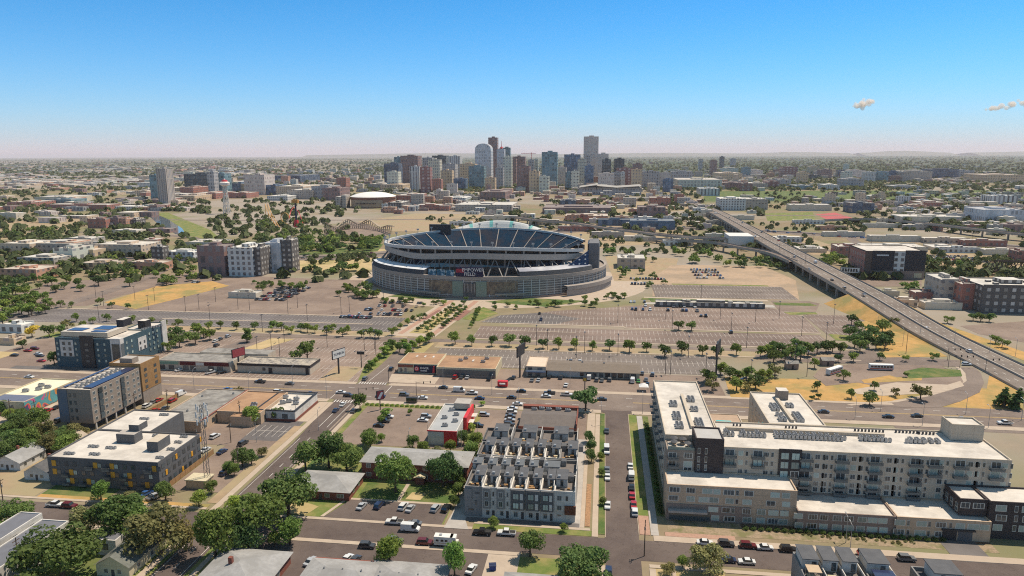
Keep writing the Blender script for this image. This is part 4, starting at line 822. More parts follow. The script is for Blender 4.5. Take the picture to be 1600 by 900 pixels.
# red brick apartment house and brick cottage
b = Bld('apartment_house', -64, 219, 'two storey red brick apartment house with pale grey roof behind two big trees', 'apartment building'); m = MB(); m.box(-81, 219, 0, -44, 231, 6.3); b.part('wall', m, redbrick); m = MB(); hip(m, -81, 219, -44, 231, 6.3, 1.7, .7); b.part('roof', m, shingle); b.win('W', 219, [(u, z, 1.7, 1.5) for u in (-78.5, -74, -69, -64.5, -58.5, -54, -49.5, -46) for z in (1, 4.2)]); b.box('porch', -61.4, 216.6, 0, -58.4, 218.9, 2.6, redbrick)
m = MB(); gable(m, -61.6, 216.2, -58.2, 218.9, 2.65, .9, .3, axis='y'); b.part('porch_roof', m, cream); b.win('S', -44, [(y, z, 1.2, 1.5) for y in (222, 228) for z in (1, 4.2)]); b.done()
b = Bld('brick_house', -88, 203, 'single storey red brick house with pale grey hipped roof', 'house'); m = MB(); m.box(-99, 202.5, 0, -79.6, 216, 3.2); b.part('wall', m, redbrick); m = MB(); hip(m, -99, 202.5, -79.6, 216, 3.2, 2.4, .7); b.part('roof', m, shingle); b.win('W', 202.5, [(-87, 1, 1.6, 1.3), (-82.5, 1, 2.4, 1.4), (-93, 1, 1.6, 1.3)]); b.win('S', -79.6, [(207, 1, 1.6, 1.4), (212, 1, 1.6, 1.4)]); b.box('roof_vent', -92, 209, 4.6, -89.5, 209.8, 5.4, tanbrick); b.box('door', -89.8, 202.42, .1, -88.8, 202.5, 2.2, wind); b.done()
# bottom edge houses
b = Bld('long_house', -58, 162, 'long single storey building with pale grey shingle roof at the front edge', 'house'); m = MB(); m.box(-75.5, 150, 0, -38.5, 166, 3); b.part('wall', m, redbrick); m = MB(); hip(m, -75.5, 152, -55, 165, 3, 1.9, .6); hip(m, -58.5, 151, -38.5, 166, 3.05, 1.95, .6); b.part('roof', m, shingle); b.win('N', -75.5, [(160, 1, 1.4, 1.3)]); units(b, [(-70 + k * 5, 158.5) for k in range(6)], 4.7, None, 0, .35, 'roof_vent'); b.done()
b = Bld('brick_house', -90, 155, 'brick bungalow with broad pale hipped roof beside the left street', 'house'); m = MB(); m.box(-101.5, 147, 0, -83, 166.5, 3.2); b.part('wall', m, redbrick); m = MB(); hip(m, -101.5, 147, -83, 166.5, 3.2, 3.0, .7); b.part('roof', m, shingle); b.box('chimney', -95, 156, 5, -94, 157, 7.3, redbrick); b.win('S', -83, [(151, 1, 1.6, 1.3), (159, 1, 1.6, 1.3)]); b.done()
b = Bld('brick_house', -13, 152, 'house with pale hipped roof under the front crossing trees', 'house'); m = MB(); m.box(-23, 146, 0, -5, 164.5, 3.2); b.part('wall', m, redbrick); m = MB(); hip(m, -23, 146, -5, 164.5, 3.2, 3.2, .6); b.part('roof', m, shingle); b.box('porch_roof', -16, 144, 2.4, -10, 146, 2.6, tanbrick); b.done()
# left bottom: modern white houses, cottages
def cottage(label, x0, y0, x1, y1, wall, roof, h=3, rh=2.6, axis='y', name='cottage'):
    c = Bld(name, (x0 + x1) / 2, y0, label, 'house'); m = MB(); m.box(x0, y0, 0, x1, y1, h); c.part('wall', m, wall); m = MB(); gable(m, x0, y0, x1, y1, h, rh, .5, 0, axis, 1); c.part('roof', m, [roof, wall])
    c.win('S', x1, [(y0 + (y1 - y0) * t, 1, 1.3, 1.3) for t in (.2, .5, .8)]); c.win('W', y0, [(x0 + (x1 - x0) * t, 1, 1.2, 1.3) for t in (.3, .7)]); c.box('door', (x0 + x1) / 2 - .45, y0 - .07, .1, (x0 + x1) / 2 + .45, y0, 2.1, wind)
    c.box('chimney', x0 + (x1 - x0) * .3, y0 + (y1 - y0) * .55, h, x0 + (x1 - x0) * .3 + .8, y0 + (y1 - y0) * .55 + .8, h + rh + .6, redbrick); return c.done()
cottage('cottage with greenish grey gable roof beside the left street', *P(150, 897), *(lambda a: (a[0] + 9.5, a[1] + 19))(P(150, 897)), cream, shingleg, 3.2, 3)
cottage('small white cottage with dark roof left of the charcoal apartment block', -197, 204, -187.5, 218, render_w, shingled)
cottage('white cottage with pale grey roof behind the small dark roofed one', -214, 210, -204, 222, render_w, shingle)
cottage('weathered cottage with grey roof far left of the charcoal block', -228, 214, -219, 226, cream, shingleg)
cottage('low cottage with tan roof behind the garden trees', -206, 226, -198, 236, tanbrick, surf('tan_shingles', (.40, .33, .26), (.34, .28, .22), .8))
def slab(label, x0, y0, x1, y1, h):
    c = Bld('modern_house', (x0 + x1) / 2, y0, label, 'house'); c.body(x0, y0, x1, y1, h, render_w, surf('slate_flat_roof', (.15, .155, .18), (.13, .135, .155), .4), para=.25)
    c.win('S', x1, [(y0 + 4 + k * 6, z, 1.6, .7, 'tall') for k in range(int((y1 - y0) / 6)) for z in (h - 2.2,)] + [(y0 + 7, 1.2, 1.4, 1.6, 'tall')]); c.win('W', y0, [((x0 + x1) / 2, h - 3, 2.2, 1.8, 'dark')]); return c.done()
slab('white modern house with flat slate roof, the longer one at the corner', -159, 140, -150.5, 168.5, 7.2)
slab('white modern house with flat slate roof, the farther one by the street tree', -169, 146, -162, 172, 7.0)
slab('low white house with cream flat roof under the large oak', -140, 164, -133, 174, 4.8)
cottage('pale house with cream roof below the large oak', -150, 136, -141.5, 146.5, cream, surf('cream_shingles', (.52, .46, .38), (.46, .41, .34), .8), 3.2, 2.2)
# bottom right dark roofed townhouses
for i, (px, w_, d_, lb) in enumerate([(1256, 5.0, 9, 'first grey roofed townhouse at the front edge, with a tan parasol on its deck'), (1288, 4.6, 9, 'second narrow grey roofed townhouse at the front edge'), (1318, 4.6, 9, 'third narrow grey roofed townhouse at the front edge'), (1356, 6.2, 9, 'wider grey roofed townhouse with solar panels on its pergola')]):
    x0 = wx(px - 12, 172, 10.5); x1 = x0 + w_ + .4
    DY = 4.2; t = Bld('townhouse', x0 + 2, 162, lb, 'townhouse', 'grey roofed townhouses at the front edge'); t.body(x0, 158, x1, 171.5, 8, midgrey, surf('roof_deck', (.22, .195, .18)), para=1)
    t.box('penthouse', x0 + .5, 165, 7, x1 - .9, 170.6, 10.2, render_w); t.box('penthouse_roof', x0 + .4, 164.3, 10.2, x1 - .8, 171.2, 10.4, flatd); t.box('party_wall', x1 - .3, 158.3, 7.1, x1 - .1, 171.2, 8.6, render_w); t.win('W', 165, [(x0 + w_ * .7, 7.2, 1.1, 2.2, 'tall')])
    m = MB(); m.box(x0 + 1, 160.5, 7, x0 + 3, 162.5, 7.6); t.part('deck_furniture', m, cream)
    if i == 0:
        m = MB(); m.box(x0 + .8, 160, 9.3, x0 + 4, 163.4, 9.5); [m.tube((x0 + a, y, 7), (x0 + a, y, 9.3), .06) for a in (1, 3.8) for y in (160.2, 163.2)]; t.part('parasol', m, surf('tan_canvas', (.50, .38, .26), (.45, .34, .24), 1))
    if i == 3:
        m = MB(); m.box(x0 + 1, 159.5, 9, x1 - .6, 163.6, 9.2, 0); [m.tube((a, y, 7), (a, y, 9), .07, None, 6, 1) for a in (x0 + 1.2, x1 - .8) for y in (159.7, 163.4)]; t.part('pergola', m, [solar, steel])
    t.r.location.y += DY; t.o.y -= 0
    t.done()
x0 = wx(1436, 168, 9); t = Bld('townhouse', x0 + 4, 160, 'separate grey townhouse with roof deck at the front right corner', 'townhouse', 'grey roofed townhouses at the front edge'); t.body(x0, 155, x0 + 11, 169, 7.6, midgrey, flatd, para=1); t.box('penthouse', x0 + 3, 163, 6.6, x0 + 9, 168.5, 9.8, render_w); t.box('penthouse_roof', x0 + 2.7, 162.4, 9.8, x0 + 9.2, 168.8, 10, flatd); t.win('W', 163, [(x0 + 5, 7, 1, 2.2, 'tall')]); t.r.location.y += 4.2; t.done()
cottage('grey roofed house behind the bushy front corner tree', 35, 158, 55, 169, redbrick, shingle, 3, 2, 'x')
# ------------------------------------------------------------------ labels that single out: look + where, ordinal from the left when several share both
ORD = 'first second third fourth fifth sixth seventh eighth ninth tenth eleventh twelfth thirteenth fourteenth fifteenth sixteenth seventeenth eighteenth nineteenth twentieth'.split()
TENS = {2: 'twenty', 3: 'thirty', 4: 'forty', 5: 'fifty', 6: 'sixty', 7: 'seventy', 8: 'eighty', 9: 'ninety'}
def ordw(n):
    if n <= 20: return ORD[n - 1]
    t, u = divmod(n, 10)
    return (TENS[t] + '-' + ORD[u - 1]) if u else (TENS[t][:-1] + 'ieth')
LAB = []
def later(o, look, where, cat, group=None):
    tag(o, None, cat, group); LAB.append((o, look, where))
def settle_labels():
    bpy.context.view_layer.update(); d = {}
    for o, look, where in LAB:
        p = o.matrix_world.translation
        if o.type == 'MESH' and len(o.data.vertices) and abs(p.x) + abs(p.y) < .01: v = o.data.vertices[0].co; p = Vector((v.x, v.y, 0))
        d.setdefault((look, where), []).append((pr(p.x, p.y)[0], o))
    for (look, where), l in d.items():
        l.sort(key=lambda t: t[0])
        for i, (_, o) in enumerate(l):
            o["label"] = look + ' ' + where if len(l) == 1 else '%s %s, %s from left' % (look, where, ordw(i + 1))
# ------------------------------------------------------------------ stadium
SX, SY = -100.0, 610.0
def el(a, b, t, cx=SX, cy=SY): return (cx + a * math.cos(t), cy + b * math.sin(t))
def band(mb, A, zA, B, zB, t0, t1, n=96, m=0, flip=False):
    """surface between the ellipse A=(a,b) at height zA and B at zB; zA, zB may be functions of the angle"""
    fa = zA if callable(zA) else (lambda t: zA); fb = zB if callable(zB) else (lambda t: zB)
    for i in range(n):
        p, q = t0 + (t1 - t0) * i / n, t0 + (t1 - t0) * (i + 1) / n
        v = [(*el(*A, p), fa(p)), (*el(*A, q), fa(q)), (*el(*B, q), fb(q)), (*el(*B, p), fb(p))]
        mb.quad(*(v[::-1] if flip else v), m)
st_conc = surf('stadium_concrete', (.33, .29, .26), (.29, .255, .23), .2, .85); navy = surf('navy_seats', (.008, .026, .052), (.011, .038, .072), .6, 1, (.03, .035, .05), .06, spec=.05)
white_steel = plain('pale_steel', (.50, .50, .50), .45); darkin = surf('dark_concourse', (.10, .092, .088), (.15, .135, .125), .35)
def strips_mat(name, c1, c2, per, frac):
    m, nt, b = newmat(name); pos, _ = wpos(nt); s = nn(nt, "ShaderNodeSeparateXYZ"); nt.links.new(pos, s.inputs[0])
    a = mathn(nt, 'LESS_THAN', mathn(nt, 'FRACT', mathn(nt, 'MULTIPLY', s.outputs[2], 1 / per)), frac)
    col = mixc(nt, ramp(nt, noise(nt, pos, .08, 3), .35, .65), c1, tuple(x * 1.5 for x in c1)); col = mixc(nt, a, col, c2)
    nt.links.new(col, b.inputs["Base Color"]); b.inputs["Roughness"].default_value = .35; return m
louv = strips_mat('curtain_wall', (.085, .085, .09), (.36, .345, .325), 1.9, .36)
st = Bld('stadium', SX, SY, 'huge oval stadium with wavy rim and navy seats behind long parking lots', 'stadium')
PA = (103, 80); UA = (92, 67)
rimz = lambda t: 33.6 + 5.6 * abs(math.sin(t)) ** 1.6 + .9 * math.sin(t) - 2.2 * max(0, math.cos(t)) ** 2 + 1.5 * max(0, -math.cos(t)) ** 6
ribz = lambda t: 27.6 + 1.6 * math.sin(t) ** 2 - 3.0 * max(0, math.cos(t)) ** 1.5 - 1.8 * math.exp(-((t - R(238)) / .3) ** 2) + 2.2 * max(0, -math.cos(t)) ** 5
TAU = 2 * math.pi
m = MB(); band(m, PA, 1.5, PA, 14.5, 0, TAU, 128); st.part('podium_wall', m, louv)
m = MB(); band(m, (103.6, 80.6), 14.5, (103.6, 80.6), 17.2, 0, TAU, 128); band(m, (103.6, 80.6), 17.2, (101.5, 78.5), 17.2, 0, TAU, 128); band(m, (103.6, 80.6), 14.5, (102.9, 79.9), 14.5, 0, TAU, 128, 0, True); st.part('podium_coping', m, st_conc)
m = MB(); band(m, (101.5, 78.5), 15.8, (74, 50), 15.8, 0, TAU, 96); st.part('concourse_floor', m, surf('concourse_paving', (.30, .25, .215), (.26, .22, .19), .4))
m = MB(); band(m, (104.2, 81.2), 0, (104.2, 81.2), 1.5, 0, TAU, 96); band(m, (104.2, 81.2), 1.5, (102.9, 79.9), 1.5, 0, TAU, 96); st.part('base_wall', m, umber)
m = MB()
for i in range(96):
    t = i / 96 * TAU; x, y = el(103.25, 80.25, t); x2, y2 = el(103.25, 80.25, t + .006); m.beam((x, y, 1.5), (x, y, 14.5), .5, .5)
mu = st.part('mullion', m, white_steel); mu["kind"] = 'stuff'
m = MB(); band(m, (40, 28), 2, (74, 50), 15.8, 0, TAU, 72); st.part('lower_seats', m, navy)
m = MB(); m.poly([el(40, 28, i / 48 * TAU) for i in range(48)], 2.0); st.part('field', m, greend)
# upper ring: ribbon, deck, rim; open between about -18 and +18 degrees at the right-hand end
T0, T1 = R(24), R(336)
m = MB(); band(m, UA, lambda t: ribz(t), UA, lambda t: ribz(t) + 4.6, T0, T1, 110); band(m, UA, lambda t: ribz(t) + 4.6, (88, 63), lambda t: ribz(t) + 4.6, T0, T1, 110); band(m, UA, lambda t: ribz(t), (84, 59), lambda t: ribz(t) + .8, T0, T1, 110, 0, True); st.part('ribbon', m, surf('ribbon_concrete', (.44, .385, .34), (.39, .34, .30), .2))
m = MB(); band(m, (91, 66), lambda t: rimz(t) - 1, (64, 42), lambda t: 22 + 1.5 * math.sin(t) ** 2, T0, T1, 110); st.part('upper_seats', m, navy)
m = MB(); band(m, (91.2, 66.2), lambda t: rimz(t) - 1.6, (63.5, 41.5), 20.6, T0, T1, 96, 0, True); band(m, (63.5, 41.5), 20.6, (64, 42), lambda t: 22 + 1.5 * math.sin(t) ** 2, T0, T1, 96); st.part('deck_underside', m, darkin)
m = MB()
for i in range(26):
    t = T0 + (T1 - T0) * (i + .5) / 26
    for dt in (-.004, .004): pass
    a0, a1 = el(90.4, 65.5, t), el(64.6, 42.5, t); m.beam((*a0, rimz(t) - .7), (*a1, 22.2 + 1.5 * math.sin(t) ** 2), .75, .22)
st.part('aisle', m, st_conc)["kind"] = 'stuff'
m = MB(); band(m, (92.6, 67.6), lambda t: rimz(t) - 1.8, (92.6, 67.6), lambda t: rimz(t) + .6, T0, T1, 110); band(m, (92.6, 67.6), lambda t: rimz(t) + .6, (90.6, 65.6), lambda t: rimz(t) + .6, T0, T1, 110); band(m, (90.6, 65.6), lambda t: rimz(t) + .6, (90.6, 65.6), lambda t: rimz(t) - 1.4, T0, T1, 110); st.part('rim', m, white_steel)
m = MB()
for i in range(34):
    t = T0 + (T1 - T0) * (i + .5) / 34; a = el(91.4, 66.4, t); m.beam((*a, ribz(t) + 3), (*a, rimz(t)), 1.3, 1.3)
    a = el(86, 62, t); m.beam((*a, 15.8), (*a, ribz(t) + 1), 1.0, 1.0)
st.part('column', m, st_conc)["kind"] = 'stuff'
m = MB()
for i in range(30):
    t = T0 + (T1 - T0) * (i + .5) / 30; a = el(92, 67, t); m.beam((*a, rimz(t)), (*a, rimz(t) + 4.2), .45, .45); m.box(a[0] - 1.1, a[1] - .3, rimz(t) + 3.4, a[0] + 1.1, a[1] + .3, rimz(t) + 4.6)
st.part('floodlight', m, steel)["kind"] = 'stuff'
m = MB()
for t0_ in [R(200 + 8 * q_) for q_ in range(17)]:
    a, b_, c = el(100, 77, t0_ - .06), el(89, 64, t0_), el(100, 77, t0_ + .06)
    m.beam((*a, 16), (*b_, ribz(t0_)), .7, .7); m.beam((*c, 16), (*b_, ribz(t0_)), .7, .7)
st.part('brace', m, plain('brace_steel', (.19, .182, .175)))["kind"] = 'stuff'
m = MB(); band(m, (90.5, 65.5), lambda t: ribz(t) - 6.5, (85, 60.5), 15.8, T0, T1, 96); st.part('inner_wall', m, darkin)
# low curved roofs over the podium, left and right of the entrance
for (a0, a1, topm) in ((R(196), R(247), surf('blue_white_banner', (.46, .52, .62), (.66, .66, .66), .05)), (R(291), R(334), surf('grey_banner', (.24, .25, .30), (.52, .52, .54), .045))):
    m = MB(); band(m, (103, 80), 17.3, (102, 79), 20.8, a0, a1, 32, 0); band(m, (102, 79), 20.8, (93, 70), 22.6, a0, a1, 32, 1); band(m, (93, 70), 22.6, (93, 70), 16, a0, a1, 32, 0)
    for t in (a0, a1): m.quad((*el(103, 80, t), 17.3), (*el(102, 79, t), 20.8), (*el(93, 70, t), 22.6), (*el(93, 70, t), 16), 0)
    st.part('club_roof', m, [surf('dark_band', (.075, .08, .09), (.06, .064, .072), .3), topm])
# signs, scoreboard, entrance
fy = SY - 80.6
st.box('sign_board', -112.5, fy - .6, 17.4, -91, fy + .6, 24.8, surf('navy_sign', (.018, .02, .05), (.025, .025, .06), .4)); st.box('red_flash', -112.2, fy - .68, 20.5, -106, fy - .62, 23.5, plain('sign_red', (.30, .02, .04)))
text('EMPOWER', (-98.8, fy - .7, 22.6), 0, 3.7, whitep, st.r, st.o); text('FIELD', (-101.4, fy - .7, 19.3), 0, 3.7, whitep, st.r, st.o)
bp_ = surf('player_banner', (.03, .12, .20), (.35, .45, .52), .35, lo=.48, hi=.56)
for k in range(3):
    t = R(249.5 + 4.3 * k); a = el(102.6, 79.6, t); b_ = el(102.6, 79.6, t + R(3.9)); m = MB(); m.beam((*a, 17.3), (*b_, 17.3), .4, 4.6); st.part('banner', m, bp_)
for x0, x1 in ((-115.5, -107), (-97, -88.5)): st.box('green_glass', x0, fy + .1, 1.6, x1, fy + .55, 13.5, surf('green_glass_mat', (.20, .26, .22), (.17, .23, .195), .5, .2))
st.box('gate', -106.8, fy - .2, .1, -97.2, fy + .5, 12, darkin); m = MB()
for i in range(4): m.box(-106 + i * 2.6, fy - .5, 5, -105.3 + i * 2.6, fy - .21, 12)
st.part('gate_post', m, st_conc); 
for a0, a1 in ((R(243), R(256)), (R(280), R(293))):
    m = MB(); band(m, (103.4, 80.4), 4.2, (106.5, 83.5), 3.6, a0, a1, 10); band(m, (106.5, 83.5), 3.6, (106.5, 83.5), 4.4, a0, a1, 10); st.part('gate_canopy', m, st_conc)
for i, (t0_, t1_) in enumerate(((R(250), R(264)), (R(276), R(290)))):
    m = MB(); band(m, (103.3, 80.3), 3.5, (103.3, 80.3), 13.6, t0_, t1_, 10); st.part('tan_panel', m, surf('tan_stadium_panel', (.26, .195, .135), (.14, .11, .09), .35, lo=.42, hi=.58))
st.box('scoreboard', -166, 662, 32, -145, 665, 44.5, mbl); m = MB(); [m.box(x, 665.1, 22, x + 1, 666.4, 44) for x in (-163, -149)]; st.part('scoreboard_post', m, steel)
st.box('score_tower', -11, 583, 0, -3, 616, 38, surf('tower_grey', (.17, .17, .18), (.14, .14, .15), .2)); st.box('score_screen', -12.2, 584, 6, -11.02, 615, 37, mbl)
m = MB()
for k in range(9): m.box(-2.98, 584 + k * 3.6, 2, -2.3, 585 + k * 3.6, 36)
st.part('tower_rib', m, steel)["kind"] = 'stuff'
m = MB(); a = [(-34, 557, 17.3), (-11, 574, 17.3), (-11, 574, 33), ]; m.tri(*a); m.quad(a[0], a[1], (-11, 577, 17.3), (-34, 560, 17.3)); m.tri((-34, 560, 17.3), (-11, 577, 33), (-11, 577, 17.3)); m.quad(a[0], (-34, 560, 17.3), (-11, 577, 33), a[2]); st.part('diamond_wall', m, surf('navy_diamond', (.015, .04, .10), (.03, .07, .15), .5)); m = MB()
for i in range(4):
    for j in range(i + 1):
        x = -29 + i * 4.6 + 1.5; y = 557 + (x + 34) * 17 / 23 - .25; z = 19.2 + j * 3.5; m.quad((x - .9, y - .66, z), (x, y, z - .7), (x + .9, y + .66, z), (x, y, z + .7))
st.part('diamond_mark', m, whitep)["kind"] = 'stuff'
m = MB(); band(m, (110, 87), 5.2, (110, 87), 8.2, R(312), R(352), 24); band(m, (110, 87), 8.2, (105, 82), 8.2, R(312), R(352), 24); band(m, (109, 86), 0, (109, 86), 5.2, R(312), R(352), 24); st.part('spiral_ramp', m, st_conc)
# white vaulted canopy on the far rim
m = MB()
for k in range(24):
    t, t2 = R(66 + k * 2), R(68 + k * 2)
    for j in range(6):
        f, g_ = j / 6, (j + 1) / 6; H_ = lambda tt, ff: rimz(tt) + .7 + 6.2 * math.sin(math.pi * (tt - R(66)) / R(48)) ** .8 * math.sin(math.pi * ff)
        v = [(*el(92.5 + 11 * ff, 67.5 + 11 * ff, tt), H_(tt, ff)) for tt, ff in ((t, f), (t2, f), (t2, g_), (t, g_))]; m.quad(*v, 1 if k % 6 in (2,) else 0)
st.part('tensile_canopy', m, [plain('white_fabric', (.50, .51, .50)), plain('teal_fabric', (.15, .42, .40))])
st.done()
# ------------------------------------------------------------------ raised highway, flyover, freeway
def path_road(name, pts, w, mat, z0=.12, label=None, thick=0, rail=None):
    """ribbon along pts (x, y, z); thick gives a bridge deck its depth"""
    m = MB(); L = []
    for i, p in enumerate(pts):
        a = pts[max(0, i - 1)]; b_ = pts[min(len(pts) - 1, i + 1)]; d = Vector((b_[0] - a[0], b_[1] - a[1], 0)).normalized(); q = Vector((-d.y, d.x, 0)) * w / 2
        L.append(((p[0] + q.x, p[1] + q.y, p[2] + z0), (p[0] - q.x, p[1] - q.y, p[2] + z0)))
    for (a, b_), (c, d) in zip(L, L[1:]):
        m.quad(b_, d, c, a, 0)
        if thick:
            dn = lambda v, k=thick: (v[0], v[1], v[2] - k); up = lambda v: (v[0], v[1], v[2] + 1)
            m.quad(a, c, dn(c), dn(a), 1); m.quad(d, b_, dn(b_), dn(d), 1); m.quad(dn(a), dn(c), dn(d), dn(b_), 1)
            for s_, t_ in ((a, c), (b_, d)):
                m.quad(s_, t_, up(t_), up(s_), 1)
    return m, L
def bez(pts, n=6):
    out = []
    for i in range(len(pts) - 1):
        p0, p1, p2, p3 = pts[max(0, i - 1)], pts[i], pts[i + 1], pts[min(len(pts) - 1, i + 2)]
        for k in range(n):
            t = k / n; out.append(tuple(.5 * (2 * p1[j] + (p2[j] - p0[j]) * t + (2 * p0[j] - 5 * p1[j] + 4 * p2[j] - p3[j]) * t * t + (3 * p1[j] - p0[j] - 3 * p2[j] + p3[j]) * t ** 3) for j in range(3)))
    return out + [pts[-1]]
conc_b = surf('bridge_concrete', (.36, .32, .28), (.31, .275, .245), .2, .9)
hw = Bld('highway_viaduct', 192, 600, 'long raised concrete highway running straight towards downtown on pillars', 'viaduct')
pts = bez([(209, 318, 0), (208, 370, .05), (206, 410, .2), (202, 450, 1.8), (198, 490, 5), (195, 540, 7.8), (192.5, 640, 9.5), (193, 800, 9.5), (195, 1000, 9.5), (198, 1250, 9), (201, 1500, 5), (203, 1700, .5), (205, 2400, 0)], 5)
m, L = path_road('deck', pts, 26, asph, .15, thick=1.7); hw.part('deck', m, [road_mat('highway_asphalt', (.19, .158, .137), (.165, .138, .12), (.215, .18, .155)), conc_b])
m = MB()
for y in range(470, 1480, 24):
    z = 7.6 if y < 1350 else 4
    if y < 540: continue
    for x in (182, 192, 202): m.beam((x, y, 0), (x, y, z), 1.5, 1.5)
    m.box(181, y - 1, z - 1.2, 203.5, y + .9, z)
hw.part('pillar', m, conc_b)["kind"] = 'stuff'
m = MB()
for (a, b_), (c, d) in zip(L, L[1:]):
    mid = lambda p, q, f: tuple(p[i] + (q[i] - p[i]) * f for i in range(3))
    A, B_ = mid(a, b_, .485), mid(a, b_, .515); C_, D = mid(c, d, .485), mid(c, d, .515); up = lambda v, h=.95: (v[0], v[1], v[2] + h)
    m.quad(A, C_, up(C_), up(A)); m.quad(B_, D, up(D), up(B_)); m.quad(up(A), up(C_), up(D), up(B_))
hw.part('median_barrier', m, conc_b)
m = MB()
for i, ((a, b_), (c, d)) in enumerate(zip(L, L[1:])):
    mid = lambda p, q, f: Vector(tuple(p[k] + (q[k] - p[k]) * f for k in range(3))) + Vector((0, 0, .03))
    for f, solid in ((.04, 1), (.17, 0), (.32, 0), (.66, 0), (.81, 0), (.96, 1)):
        p, q = mid(a, b_, f), mid(c, d, f); n = 1 if solid else max(1, int((q - p).length / 14))
        for k in range(n):
            s_ = p.lerp(q, k / n); e_ = p.lerp(q, (k + (1 if solid else .35)) / n); m.quad(tuple(s_ - Vector((.14, 0, 0))), tuple(s_ + Vector((.14, 0, 0))), tuple(e_ + Vector((.14, 0, 0))), tuple(e_ - Vector((.14, 0, 0))))
hw.part('lane_marking', m, white_paint)["kind"] = 'stuff'
m = MB(); E_ = [q for q in pts if 395 < q[1] < 545]
for a, b_ in zip(E_, E_[1:]):
    for s_ in (-1, 1):
        m.quad((a[0] + s_ * 13, a[1], a[2] - .05), (b_[0] + s_ * 13, b_[1], b_[2] - .05), (b_[0] + s_ * (13 + b_[2] * 2.2), b_[1], .02), (a[0] + s_ * (13 + a[2] * 2.2), a[1], .02))
q = E_[-1]; m.quad((q[0] - 13, q[1], q[2]), (q[0] + 13, q[1], q[2]), (q[0] + 13, q[1] + 8, 0), (q[0] - 13, q[1] + 8, 0))
tag(m.build('embankment', dry), 'golden grass embankment under the near end of the raised highway', None, kind='structure')
def flyover(label, pts, w, step=22):
    f = Bld('flyover', pts[0][0], pts[0][1], label, 'flyover'); P_ = bez(pts, 6); m, L = path_road('deck', P_, w, asph, 0, thick=1.6); f.part('deck', m, [asph, conc_b]); m = MB(); acc = 0
    for a, b_ in zip(P_, P_[1:]):
        acc += math.dist(a, b_)
        if acc > step and a[2] > 4: acc = 0; m.beam((a[0], a[1], 0), (a[0], a[1], a[2] - 1.5), 1.8, 1.8)
    o = f.part('pillar', m, conc_b); o["kind"] = 'stuff'; return f
flyover('curved flyover crossing from the far left behind the stadium to the raised highway', [(-180, 1230, 6), (-92, 1095, 9), (-40, 1060, 9), (7, 991, 9), (49, 946, 9), (94, 899, 9), (145, 879, 9), (181, 868, 9.3)], 11)
flyover('shorter curved ramp that dips beside the raised highway', [(60, 905, 5), (126, 846, 8.5), (153, 795, 9), (172, 755, 9.3), (180, 690, 9.4)], 8)
flyover('far flyover above the freeway at the right, behind the dark warehouse', [(330, 1190, 3), (420, 1180, 8), (480, 1080, 9), (520, 980, 9), (600, 900, 6), (760, 800, 2)], 12)
wb = Bld('shed', 166, 885, 'long white walled shed beside the raised highway', 'shed'); m = MB(); m.box(0, 0, 0, 45, 7, 11); 
m = MB(); m.box(150, 862, 0, 178, 900, 14); wb.part('wall', m, plain('white_shed', (.62, .60, .57), .7)); wb.done()
m, L = path_road('freeway', bez([(-1500, 800, 0), (-800, 690, 0), (-498, 702, 0), (-330, 728, 0), (-240, 775, 0), (-120, 960, 0), (40, 1085, 0), (240, 1050, 0), (380, 965, 0), (500, 900, 0), (800, 760, 0), (1500, 560, 0)], 6), 42, asph, .16)
tag(m.build('freeway', [asph, conc_b]), 'wide freeway bending behind the stadium', None, kind='structure')
m = MB()
for (a, b_), (c, d) in zip(L, L[1:]):
    mid = lambda p, q, f: Vector(tuple(p[k] + (q[k] - p[k]) * f for k in range(3))) + Vector((0, 0, .05))
    for f in (.06, .94): m.quad(tuple(mid(a, b_, f - .008)), tuple(mid(a, b_, f + .008)), tuple(mid(c, d, f + .008)), tuple(mid(c, d, f - .008)), 0)
    A, C_ = mid(a, b_, .5), mid(c, d, .5); m.beam(tuple(A), tuple(C_), .8, 1.0, 1)
tag(m.build('freeway_markings', [white_paint, conc_b]), None, None, kind='structure')
for pts_, w_ in (([(-1200, 1190), (-700, 1150), (-300, 1200), (300, 1330), (900, 1300)], 14), ([(-900, 960), (-560, 900), (-430, 640), (-400, 460)], 12), ([(420, 420), (330, 620), (300, 800), (330, 1000)], 12), ([(-2000, 3900), (-700, 2200), (-520, 1700)], 18), ([(230, 1000), (300, 700), (420, 560), (700, 480)], 9)):
    m, L = path_road('road', bez([(x, y, 0) for x, y in pts_], 6), w_, asph, .1); tag(m.build('road', asph), None, None, kind='structure')
# iron railway truss bridge at the right edge
tr = Bld('truss_bridge', 380, 690, 'dark iron railway truss bridge at the right edge', 'bridge'); m = MB(); zb = 3.5
for y in (688, 694):
    m.beam((352, y, zb), (440, y, zb), .8, .8); m.beam((358, y, zb + 9), (434, y, zb + 9), .7, .7)
    for k in range(11):
        x = 352 + k * 8; m.beam((x, y, zb), (x + 4, y, zb + 9), .55, .55); m.beam((x + 8, y, zb), (x + 4, y, zb + 9), .55, .55)
for x in (352, 395, 438): m.box(x - 1, 687, 0, x + 1, 695, zb)
tr.part('truss', m, surf('rusty_iron', (.07, .05, .045), (.10, .065, .05), .5)); m = MB(); m.box(350, 688.6, zb - .5, 442, 693.4, zb - .1); tr.part('deck', m, darkin); tr.done()
